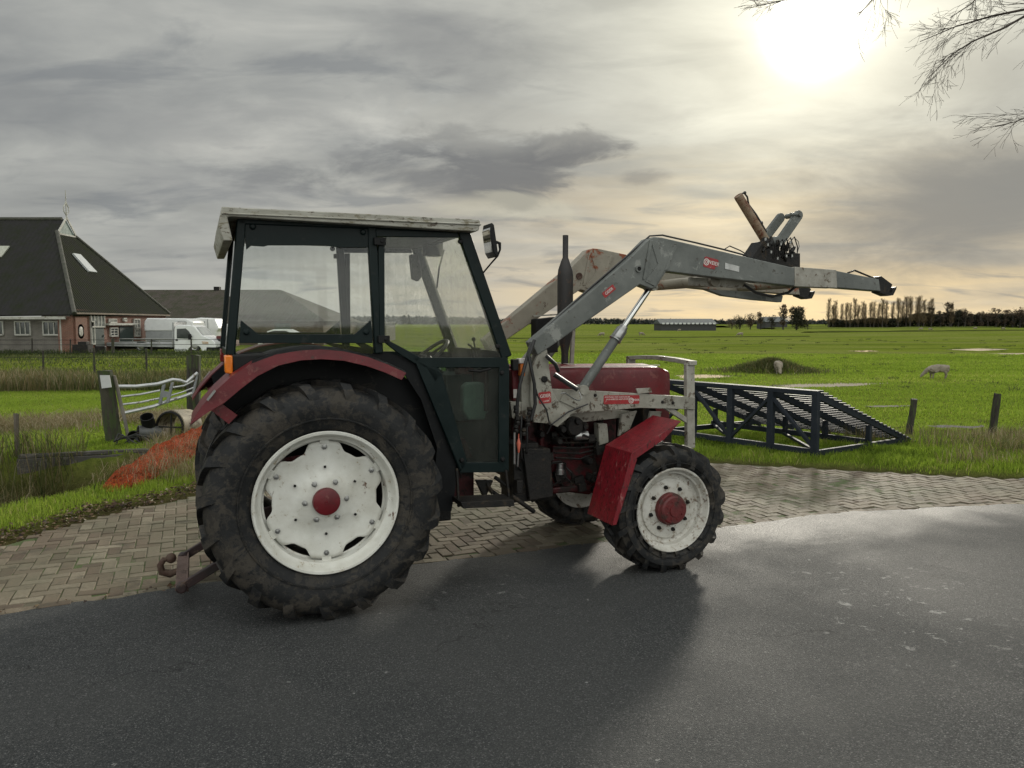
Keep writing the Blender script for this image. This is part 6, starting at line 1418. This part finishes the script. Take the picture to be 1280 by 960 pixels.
for P__ in PUD: k &= sdpoly(x, y, P__) > 0
k &= dE(x, y) > 3; x, y = x[k], y[k]; o = blades('rush_tufts', x, y, hgt(x, y), rng.uniform(.05, .16, len(x)), .007+.0005*y, np.clip(.40+rng.normal(0, .16, len(x)), 0, 1), dry, .9, .3); tag(o, kind='stuff')
# reeds and nettles in the ditch
x, y = sample(95000, -12, -4.3, 5.5, 10.8, lambda x, y: (sdpoly(x, y, DITCH) < .28) & infront(x, y) & (sdpoly(x, y, [(-6.5, 8.3), (-4, 8.3), (-4, 11.5), (-6.0, 11.5)]) > -.1), lambda x, y: (.25+.35*clump_field(x, y, 2.2))*(.12+.88*(1-smn(-6.4, -5.5, x))))
hmax = np.where(x < -5.6, .95, .5); h = rng.uniform(.25, 1, len(x))*hmax*(.6+.4*np.clip(clump_field(x, y, 1.9)+.6, 0, 1)); h = np.minimum(h, .10-hgt(x, y)+np.where(x < -5.8, .42, .0)*np.ones(len(x)))
o = blades('ditch_weeds', x, y, hgt(x, y), np.maximum(h, .08), rng.uniform(.005, .011, len(x)), np.clip(.54+.2*clump_field(x, y, 1.5)+rng.normal(0, .22, len(x)), 0, 1), dry, .75, .35); tag(o, kind='stuff')
# brown weeds by the netting and gate
x, y = sample(44000, -6.6, -2.8, 8.6, 13.6, lambda x, y: (dE(x, y) > .35) & (sdpoly(x, y, DITCH) > 0.02) & (x > -4.9-.18*(y-8.6)), lambda x, y: .28+.4*clump_field(x, y, 2.9, 4))
o = blades('dry_grass', x, y, hgt(x, y), rng.uniform(.08, .36, len(x)), rng.uniform(.003, .007, len(x)), np.clip(.72+.2*clump_field(x, y, 2)+rng.normal(0, .18, len(x)), 0, 1), dry, .9, .4); tag(o, kind='stuff')
x, y = sample(40000, -10.5, -4.2, 12.9, 17.5, lambda x, y: infront(x, y), lambda x, y: np.clip(np.exp(-((y-15.2-.3*(x+7))/1.1)**2)*(.6+.5*clump_field(x, y, 1.5)), 0, 1))
o = blades('straw_heap', x, y, hgt(x, y), rng.uniform(.05, .30, len(x)), rng.uniform(.006, .014, len(x)), np.clip(.85+rng.normal(0, .12, len(x)), 0, 1), dry, 1.6, .6); tag(o, kind='stuff')
# weed band behind the meadow (left), and low hedge stuff by the farm
x, y = sample(60000, -22, -5.2, 21.5, 29, lambda x, y: infront(x, y) & (np.abs(sdpoly(x, y, DITCH2)) < 1.5), lambda x, y: .75+.35*clump_field(x, y, .8))
o = blades('reed_band', x, y, hgt(x, y), rng.uniform(.25, .85, len(x))*(.75+.3*clump_field(x, y, .5)), rng.uniform(.012, .026, len(x)), np.clip(.60+.22*clump_field(x, y, .6)+rng.normal(0, .17, len(x)), 0, 1), dry, .5, .3); tag(o, kind='stuff')
x, y = sample(50000, -34, -8, 30, 45.6, lambda x, y: infront(x, y), lambda x, y: .35+.4*smn(40, 44, y)+.3*clump_field(x, y, .5))
o = blades('rough_grass', x, y, hgt(x, y), rng.uniform(.05, .16, len(x))*(1+1.6*smn(43.0, 44.5, y)), rng.uniform(.02, .04, len(x)), np.clip(.36-.22*smn(42, 44, y)+.15*clump_field(x, y, .7)+rng.normal(0, .13, len(x)), 0, 1), dry, .6, .3); tag(o, kind='stuff')
# weeds on the mound
mx_, my_ = MOUND.x, MOUND.y; r = np.abs(rng.normal(0, 1.05, 9000)); a = rng.uniform(0, 6.28, 9000); x = mx_+r*np.cos(a)*1.35; y = my_+r*np.sin(a)*.9
o = blades('mound_weeds', x, y, hgt(x, y), rng.uniform(.12, .55, 9000)*np.exp(-r*.3)*(1+.5*(rng.uniform(0, 1, 9000) > .985)), rng.uniform(.016, .035, 9000), np.clip(.48+rng.normal(0, .2, 9000), 0, 1), dry, .8, .3); tag(o, kind='stuff')

# ------------------------------------------------------------------ trees
bark = surf('grey_brown_bark', (.05, .042, .034), (.028, .024, .02), 5, .9, bump=.8, bscale=12, stretch=(2, 2, .5))
twigm = surf('dark_twig', (.035, .026, .020), (.05, .036, .026), 8, .9)
def grow(mb, p, d, L, r, depth, rnd, droop=0., seg=4, kids=(2, 4), spread=.7, minr=.0022):
    pts = [p]; rs = [r]; q = Vector(p); dd = Vector(d).normalized(); n = 5
    for i in range(n):
        dd = (dd+Vector((rnd.uniform(-1, 1), rnd.uniform(-1, 1), rnd.uniform(-1, 1)-droop))*.16).normalized(); q = q+dd*L/n; pts.append(q.copy()); rs.append(max(minr, r*(1-.62*(i+1)/n)))
    mb.tube(pts, rs, 5 if r < .02 else 8, cap=False)
    if depth <= 0: return
    for k in range(rnd.randint(*kids)):
        i = rnd.randint(1, n); side = Vector((rnd.uniform(-1, 1), rnd.uniform(-1, 1), rnd.uniform(-1, 1))); nd = (dd+side*spread).normalized()
        grow(mb, pts[i], nd, L*rnd.uniform(.45, .7), rs[i]*rnd.uniform(.55, .8), depth-1, rnd, droop, seg, kids, spread, minr)
    grow(mb, pts[-1], dd, L*.6, rs[-1], depth-1, rnd, droop, seg, kids, spread, minr)
def roadside_tree():
    rnd = random.Random(21); Yt = 7.2; base = Vector((7.9, 8.6, -.1)); t = tag(empty('bare_tree', base), 'bare roadside tree reaching its twigs into the top right of the view', 'tree')
    m_ = MB(); top = Vector((.1, -.3, 7.4)); m_.tube([(0, 0, 0), (.02, -.02, .4), (.0, -.1, 2), (.05, -.2, 4.5), tuple(top)], [.30, .23, .20, .17, .12], 14); tr = m_.build('trunk', bark, t)
    m_ = MB(); W = lambda u, v, Y: AT(u, v, Y)-base
    main = [([(0, -.1, 3.3), W(1560, 60, 7.6), W(1420, -10, 7.4), W(1290, 10, 7.3), W(1240, 20, 7.3), W(1195, 33, 7.2), W(1150, 52, 7.2)], .035),
            ([(0, -.1, 3.0), W(1540, 40, 7.5), W(1400, -20, 7.4), W(1295, 12, 7.3), W(1255, 35, 7.2), W(1215, 52, 7.2), W(1190, 68, 7.2), W(1160, 98, 7.2)], .032),
            ([(0, -.1, 3.6), W(1500, -60, 7.6), W(1330, -80, 7.4), W(1235, -20, 7.4), W(1215, 4, 7.3), W(1188, 22, 7.3)], .03),
            ([(0, -.1, 2.6), W(1500, 130, 7.4), W(1380, 120, 7.3), W(1300, 140, 7.2), W(1270, 152, 7.2), W(1244, 158, 7.2)], .022),
            ([(.05, -.2, 4.4), W(1400, -220, 7.4), W(1200, -150, 7.3), W(1080, -60, 7.2), W(1030, -20, 7.2), W(990, -2, 7.2), W(945, 8, 7.2)], .030),
            ([(.05, -.2, 4.4), W(1380, -240, 7.2), W(1220, -120, 7.2), W(1130, -40, 7.2), W(1090, 0, 7.2), W(1070, 22, 7.2)], .026),
            ([(.05, -.2, 4.6), W(1450, -260, 7.8), W(1300, -200, 8.0), W(1180, -60, 8.0), W(1130, -8, 8.0)], .026)]
    for pts, r in main:
        pts = [Vector(p) for p in pts]; n = len(pts); rs = [max(.0035, r*(1-.93*(i/(n-1))**.55)) for i in range(n)]; m_.tube(pts, rs, 6, cap=False)
        for i in range(max(2, n-5), n):
            for k in range(5 if i < n-1 else 3):
                f = rnd.random(); p = pts[i-1].lerp(pts[i], f); d = (pts[i]-pts[i-1]).normalized(); grow(m_, p, d+Vector((rnd.uniform(-.8, .8), rnd.uniform(-.8, .8), rnd.uniform(-.7, .5))), rnd.uniform(.12, .32), .0026, 2, rnd, .06, minr=.0011)
    for k in range(14):
        a = rnd.uniform(0, 6.28); grow(m_, Vector((.05, -.2, rnd.uniform(4.2, 7.3))), Vector((math.cos(a)*.9+.5, math.sin(a), .7)), rnd.uniform(1.6, 2.6), .06, 3, rnd, 0)
    m_.build('branches', twigm, t, weld=False)
roadside_tree()
def crown_mb(rnd, w, h, n, size, trunk_h=0, conic=False):
    """leaf clumps: small triangles spread through an uneven volume"""
    lobes = [(rnd.uniform(-.3, .3)*w, rnd.uniform(-.3, .3)*w, trunk_h+h*rnd.uniform(.2, .85), rnd.uniform(.18, .34)*w) for _ in range(9)]
    V = []; T_ = []
    for i in range(n):
        lx, ly, lz, lr = rnd.choice(lobes); v = Vector((rnd.gauss(0, 1), rnd.gauss(0, 1), rnd.gauss(0, 1))).normalized()*lr*rnd.uniform(.3, 1.05)**.6; c = Vector((lx, ly, lz))+Vector((v.x, v.y, v.z*.9))
        if c.z < 0: continue
        s = size*rnd.uniform(.5, 1.3); a, b = Vector((rnd.gauss(0, 1), rnd.gauss(0, 1), rnd.gauss(0, 1))).normalized()*s, Vector((rnd.gauss(0, 1), rnd.gauss(0, 1), rnd.gauss(0, 1))).normalized()*s
        V += [c, c+a, c+b]; T_ += [rnd.random()]*3
    V = np.array([tuple(p) for p in V]); F = np.arange(len(V)).reshape(-1, 3); return V, F, np.array(T_)
bushleaf = leaf_material('dark_winter_foliage', [(0, (.018, .020, .012)), (.6, (.032, .034, .018)), (1, (.06, .052, .03))], .25)
barefol = leaf_material('bare_twig_haze', [(0, (.05, .038, .026)), (.6, (.085, .062, .04)), (1, (.13, .095, .06))], .35)
def make_poplar(seed):
    rnd = random.Random(seed); e_ = empty('poplar'); H_ = 15.0; m_ = MB(); m_.tube([(0, 0, 0), (0, 0, H_*.5), (.1, 0, H_*.96)], [.22, .15, .04], 6); m_.build('trunk', bark, e_)
    m_ = MB()
    for k in range(170):
        z = rnd.uniform(.12, .9)*H_; a = rnd.uniform(0, 6.28); L = rnd.uniform(1.2, 2.8)*(1.15-z/H_*.6); p = Vector((0, 0, z)); q = p+Vector((math.cos(a)*L*.62, math.sin(a)*L*.62, L*.95)); m_.tube([p, p.lerp(q, .5)+Vector((math.cos(a), math.sin(a), 0))*.12, q], [.032, .024, .012], 3, cap=False)
        for j in range(3): pp = p.lerp(q, rnd.uniform(.3, .9)); m_.tube([pp, pp+Vector((rnd.uniform(-.5, .5), rnd.uniform(-.5, .5), rnd.uniform(.5, 1.1)))], [.03, .015], 3, cap=False)
    m_.build('crown', surf('poplar_twigs', (.16, .12, .07), (.10, .075, .045), 2, 1, spec=0), e_, weld=False, smooth=0); return e_
pops = [make_poplar(s) for s in (1, 2, 3)]
us = [1036, 1040, 1045.5, 1051, 1057, 1062, 1067, 1072.5, 1078, 1083, 1088, 1093.5, 1099, 1104, 1109, 1114, 1121, 1127, 1133, 1139, 1145, 1150, 1155.5, 1161, 1166, 1184, 1190.5]
rnd = random.Random(4)
for i, u in enumerate(us):
    o = pops[i] if i < 3 else copy_tree(pops[i % 3]); D = 400+rnd.uniform(-6, 6); vt = (376 if u < 1112 else 373 if u < 1170 else 379)+rnd.uniform(-4, 5); u += rnd.uniform(-1.8, 1.8); hh = (AT(u, vt, D).z+.6); o.location = (AT(u, 400, D).x, D, -.6); s = hh/15; o.scale = (s*1.25*rnd.uniform(.85, 1.15), s*1.25, s); o.rotation_euler = (0, 0, rnd.uniform(0, 6))
    if u > 1170: tag(o, 'bare poplar of the pair standing right of the long poplar row', 'poplar', 'pair of poplars right of the row')
    else: tag(o, 'tall bare poplar in the close set row on the horizon', 'poplar', 'poplars in the row on the horizon')
def bush(u, vt, D, wpx, label, name='bush', cat='bush', mat=None, n=2600, group=None, zb=-.6, seed=None, trunk=True):
    rnd = random.Random(seed or int(u*7)); H_ = AT(u, vt, D).z-zb; w = wpx/FPX*D; e_ = tag(empty(name, (AT(u, 400, D).x, D, zb)), label, cat, group)
    V, F, T_ = crown_mb(rnd, w, H_, n, max(.10, .045*H_), .0); V[:, 2] *= H_/max(V[:, 2].max(), .1); o = tri_mesh('crown', V, F, T_, mat or bushleaf); o.parent = e_
    if trunk: m_ = MB(); m_.tube([(0, 0, 0), (.02*H_, 0, H_*.35), (0, .02*H_, H_*.75)], [.035*H_, .025*H_, .01*H_], 6); [grow(m_, Vector((0, 0, H_*rnd.uniform(.2, .6))), Vector((rnd.uniform(-1, 1), rnd.uniform(-1, 1), .8)), H_*.35, H_*.015, 1, rnd) for _ in range(6)]; m_.build('trunk', bark, e_, weld=False)
    return e_
bush(996, 381, 270, 23, 'dark rounded tree standing right of the hidden farm roof', 'tree', 'tree', n=4200)
bush(979, 379, 290, 13, 'pale bare tree rising over the hidden farm roof', 'tree', 'tree', barefol, 1200)
bush(938, 391, 300, 14, 'pale bare shrub tree left of the hidden farm roof', 'tree', 'tree', barefol, 1400)
bush(925, 393, 305, 16, 'dark low tree at the left end of the clump by the farm roof', 'tree', 'tree', n=1800)
bush(915, 396, 310, 13, 'small grey tree nearest the long shed', 'tree', 'tree', barefol, 900)
bush(951, 389, 300, 9, 'slim bare tree directly left of the farm roof', 'tree', 'tree', barefol, 700)
bush(965, 393, 296, 12, 'low dark bush in front of the hidden farm roof', 'bush', 'bush', n=1200)
bush(1010, 400, 300, 12, 'lowest dark bush right of the rounded tree', 'bush', 'bush', n=700)
# dark hedge under the poplars and on to the right: a far wood that reads as one mass
def wood(name, u0, u1, D, tops, mat, n, size, zb=-.6, label=None):
    V = []; T_ = []; rnd = random.Random(int(u0)); us_ = [p[0] for p in tops]; vs_ = [p[1] for p in tops]
    for i in range(n):
        u = rnd.uniform(u0, u1); vt = float(np.interp(u, us_, vs_))+(noise.noise(Vector((u*.22, D*.01, 0)))*2.4+noise.noise(Vector((u*.8, 3, 0)))*1.2); y_ = D+rnd.uniform(-5, 5); zt = AT(u, vt, D).z; z = zb+(zt-zb)*rnd.uniform(0, 1)**.75; c = Vector((AT(u, 400, D).x, y_, z)); s = size*rnd.uniform(.5, 1.2)
        a, b = [Vector((rnd.gauss(0, 1), rnd.gauss(0, 1), rnd.gauss(0, 1))).normalized()*s for _ in (0, 1)]; V += [c, c+a, c+b]; T_ += [rnd.random()]*3
    V = np.array([tuple(p) for p in V]); o = tri_mesh(name, V, np.arange(len(V)).reshape(-1, 3), np.array(T_), mat); tag(o, kind='stuff'); return o
wood('far_hedge', 1038, 1310, 404, [(1038, 399), (1060, 402), (1085, 398.5), (1110, 399), (1135, 398), (1140, 393), (1165, 392), (1172, 396), (1178, 392), (1200, 390), (1206, 394), (1240, 393), (1310, 392)], bushleaf, 24000, 1.0)
hzmat = leaf_material('distant_treeline', [(0, (.045, .052, .05)), (1, (.075, .08, .07))], .1)
wood('distant_wood', 560, 1100, 1500, [(560, 399), (640, 401), (700, 400.5), (740, 399), (800, 400), (880, 401), (960, 401), (1036, 401.5), (1100, 402)], hzmat, 15000, 4.2)
wood('distant_wood', 280, 620, 1200, [(280, 398), (400, 398.5), (470, 396), (540, 397), (620, 399)], hzmat, 9000, 4.0)
wood('distant_wood', 1170, 1500, 700, [(1170, 398), (1300, 396), (1500, 396)], hzmat, 7000, 2.5)
for i, (u, vt, w, lab) in enumerate(((1176, 388, 9, 'squat bare tree in the gap between the poplar row and the pair'), (1187, 377, 13, 'wide bare tree behind the pair of poplars'), (1206, 385, 12, 'rounded bare tree standing left of the loose row'), (1235, 390, 13, 'low wide bare tree left of the spreading one'), (1266, 386, 12, 'rounded bare tree second from the right edge of the view'), (1198, 386, 9, 'dark tree just right of the poplar pair'), (1213, 389, 10, 'low grey tree above the hedge, first of the loose row'), (1226, 388, 9, 'grey bare tree in the loose row, second from the poplars'), (1245, 384, 10, 'spreading bare tree standing tallest in the loose row'), (1256, 387, 7, 'small bare tree beside the spreading one'), (1275, 383, 13, 'bare tree at the right edge of the view on the horizon'), (1164, 383, 6, 'dark cypress shape in front of the poplar row'))):
    bush(u, vt, 398, w, lab, 'tree', 'tree', barefol if i not in (5, 11) else bushleaf, 900)
# dikes and banks crossing the meadow
def bank(u0, v0, u1, v1, w, h, mat, name, zb=-.6):
    a, b = G(u0, v0, zb), G(u1, v1, zb); m_ = MB(); d = (b-a).normalized(); nrm = Vector((-d.y, d.x, 0)); n = 60; vs = []
    for i in range(n+1):
        c = a.lerp(b, i/n); hh = h*(.7+.5*noise.noise(c*.05)); 
        for (o_, z) in ((-w, -.05), (-w*.3, hh), (w*.3, hh), (w, -.05)): q = c+nrm*o_; vs.append((q.x, q.y, zb+z))
    m_.add(vs, [(i*4+j, i*4+j+1, (i+1)*4+j+1, (i+1)*4+j) for i in range(n) for j in range(3)]); o = m_.build(name, mat, smooth=60); tag(o, kind='structure')
bk_ = surf('bank_grass', (.11, .13, .03), (.07, .09, .02), .4, 1, spec=0)
bkd = surf('dark_bank', (.04, .05, .014), (.06, .07, .018), .4, 1, spec=0)
bank(960, 411.5, 1500, 408.5, 6, .9, bk_, 'dike'); bank(560, 424.5, 1010, 421, .9, .28, bkd, 'ditch_bank'); bank(1010, 416, 1400, 412, 3, .55, bkd, 'ditch_bank'); bank(900, 409.5, 1500, 407, 9, 1.3, bk_, 'dike')

# ------------------------------------------------------------------ sheep
wool = surf('dirty_wool', (.27, .235, .18), (.19, .165, .125), 9, .95, bump=1, bscale=22, wear=(.18, .14, .10), wear_amt=.3)
sface = surf('sheep_skin', (.30, .26, .21), (.2, .17, .14), 9, .8)
def skinned(name, verts, edges, radii, mat, sub=2, parent=None):
    me = bpy.data.meshes.new(name); me.from_pydata(verts, edges, []); o = bpy.data.objects.new(name, me); COL.objects.link(o)
    s = o.modifiers.new('s', 'SKIN'); sv = me.skin_vertices[0].data
    for i, r in enumerate(radii): sv[i].radius = r if isinstance(r, tuple) else (r, r); sv[i].use_root = (i == 0)
    u = o.modifiers.new('u', 'SUBSURF'); u.levels = sub; u.render_levels = sub
    bpy.context.view_layer.update(); m2 = bpy.data.meshes.new_from_object(o.evaluated_get(bpy.context.evaluated_depsgraph_get())); o.modifiers.clear(); o.data = m2; m2.materials.clear(); m2.materials.append(mat)
    m2.polygons.foreach_set('use_smooth', [True]*len(m2.polygons)); bpy.data.meshes.remove(me); return o
def sheep_mesh(seed=0):
    """grazing sheep facing -X, hooves at z 0"""
    v = [(.28, 0, .50), (.05, 0, .50), (-.22, 0, .50), (-.40, 0, .44), (-.55, 0, .28), (-.66, 0, .14), (-.74, 0, .06), (.42, 0, .48), (.50, 0, .36)]
    r = [.20, .215, .19, .13, .085, .075, .042, .13, .035]; e_ = [(0, 1), (1, 2), (2, 3), (3, 4), (4, 5), (5, 6), (0, 7), (7, 8)]
    def leg(a, x, s, kx):
        i = len(v); v.extend([(x, s*.11, .34), (x+kx, s*.11, .19), (x, s*.105, .03), (x-.03, s*.105, .005)]); r.extend([.075, .04, .028, .034]); e_.extend([(a, i), (i, i+1), (i+1, i+2), (i+2, i+3)])
    leg(2, -.24, 1, .0); leg(2, -.20, -1, .01); leg(7, .38, 1, .05); leg(7, .34, -1, .05)
    i = len(v); v.extend([(-.60, .10, .21), (-.60, -.10, .21)]); r.extend([.018, .018]); e_.extend([(5, i), (5, i+1)])
    o = skinned('sheep', v, e_, r, wool, 3); me = o.data
    for p in me.vertices:
        c = p.co; n_ = noise.noise(c*12+Vector((seed, 0, 0)))*.030+noise.noise(c*30)*.016; k = 1 if c.z > .25 and c.x > -.5 else .15; p.co += p.normal*n_*k
    return o
s0 = sheep_mesh(); s1 = G(1168, 474.5, -.6); s0.location = (s1.x+.1, s1.y, hz(s1.x, s1.y)); s0.scale = (.92,)*3; s0.rotation_euler = (0, 0, R_(-12)); tag(s0, 'cream sheep grazing alone on the right side of the meadow', 'sheep', 'sheep grazing in the meadow')
sA = s0.copy(); COL.objects.link(sA); p = G(973, 463, -.45); p.y -= 1.2; sA.location = (AT(973, 463, p.y).x, p.y, hz(AT(973, 463, p.y).x, p.y)-.02); sA.rotation_euler = (0, 0, R_(78)); tag(sA, 'sheep facing the camera in front of the weedy mound', 'sheep', 'sheep grazing in the meadow')
for (u, v, rz, lab) in ((752, 420.5, 20, 'tiny sheep seen just left of the lift cylinder'), (802, 420, 200, 'tiny sheep between the lift cylinder and the long shed'), (925, 420.5, 10, 'tiny dark sheep below the long shed, on the ditch line'), (849, 414.2, 30, 'tiny sheep below the middle of the long shed'), (1151, 412.7, 0, 'tiny sheep under the right end of the poplar row'), (1163, 413, 170, 'tiny sheep one step right of the poplar row end'), (1219, 411.8, 15, 'tiny white sheep on the far dike, left of the last one'), (1254, 412.4, 190, 'tiny white sheep on the far dike, rightmost')):
    c = s0.copy(); COL.objects.link(c); p = G(u, v, -.6); p.y = min(p.y, 235); c.location = (AT(u, v, p.y).x, p.y, max(-.6, AT(u, v, p.y).z)); c.scale = (1.1,)*3; c.rotation_euler = (0, 0, R_(rz)); tag(c, lab, 'sheep', 'sheep grazing in the meadow')

# ------------------------------------------------------------------ countable pieces become objects of their own
def split_pieces(o, gap=.003):
    me = o.data; n = len(me.vertices); par = list(range(n))
    def find(a):
        while par[a] != a: par[a] = par[par[a]]; a = par[a]
        return a
    for e in me.edges:
        a, b = find(e.vertices[0]), find(e.vertices[1])
        if a != b: par[a] = b
    comp = {}
    for i in range(n): comp.setdefault(find(i), []).append(i)
    co_ = np.empty(n*3); me.vertices.foreach_get('co', co_); co_ = co_.reshape(-1, 3)
    L_ = [np.array(v) for v in comp.values()]; bb = [(co_[v].min(0)-gap, co_[v].max(0)+gap) for v in L_]; g = list(range(len(L_)))
    def fg_(a):
        while g[a] != a: a = g[a]
        return a
    for i in range(len(L_)):
        for j in range(i):
            if np.all(bb[i][0] <= bb[j][1]) and np.all(bb[j][0] <= bb[i][1]):
                a, b = fg_(i), fg_(j)
                if a != b: g[a] = b
    groups = {}
    for i in range(len(L_)): groups.setdefault(fg_(i), []).append(i)
    if len(groups) < 2: return
    groups = list(groups.values()); vg = np.zeros(n, int)
    for k, ids in enumerate(groups):
        for i in ids: vg[L_[i]] = k
    polys = [(tuple(p.vertices), p.use_smooth, p.material_index) for p in me.polygons]
    for k in range(len(groups)):
        idx = np.nonzero(vg == k)[0]; mp_ = {int(v): i for i, v in enumerate(idx)}; ps = [p for p in polys if vg[p[0][0]] == k]
        m2 = bpy.data.meshes.new(o.name.split('.')[0]); m2.from_pydata([tuple(co_[i]) for i in idx], [], [tuple(mp_[v] for v in p[0]) for p in ps])
        for mt in me.materials: m2.materials.append(mt)
        m2.polygons.foreach_set('use_smooth', [p[1] for p in ps]); m2.polygons.foreach_set('material_index', [p[2] for p in ps])
        if ps and ps[0][1]: m2.set_sharp_from_angle(angle=R_(35))
        if k == 0: o.data = m2
        else: c = o.copy(); c.data = m2; COL.objects.link(c)
SPLIT = ('wheel_nut', 'square_hole', 'pillar_hose', 'control_lever', 'bolt', 'hinge', 'valve_fitting', 'hose_coupling', 'support_bracket', 'lower_link_arm', 'hydraulic_hose', 'cross_tube', 'steel_pipe', 'trim_strip', 'side_marker', 'interior_mirror', 'gate_rail', 'gate_stile', 'side_window', 'side_vent', 'light_panel', 'step', 'battery_box', 'oil_filter', 'side_wall', 'side_rail', 'bumper', 'ridge_tiles', 'engine_fittings', 'tip_bracket', 'quarter_window', 'stiffener_plate', 'red_console', 'cab_floor', 'seat', 'garden_hose', 'fence_wire', 'front_axle', 'swivel_plate', 'cross_tie', 'wall', 'post', 'tow_hook', 'rear_axle', 'engine_block', 'cylinder_hose', 'clevis')
for o in list(scene.objects):
    if o.type == 'MESH' and o.parent and o.name.split('.')[0] in SPLIT: split_pieces(o)
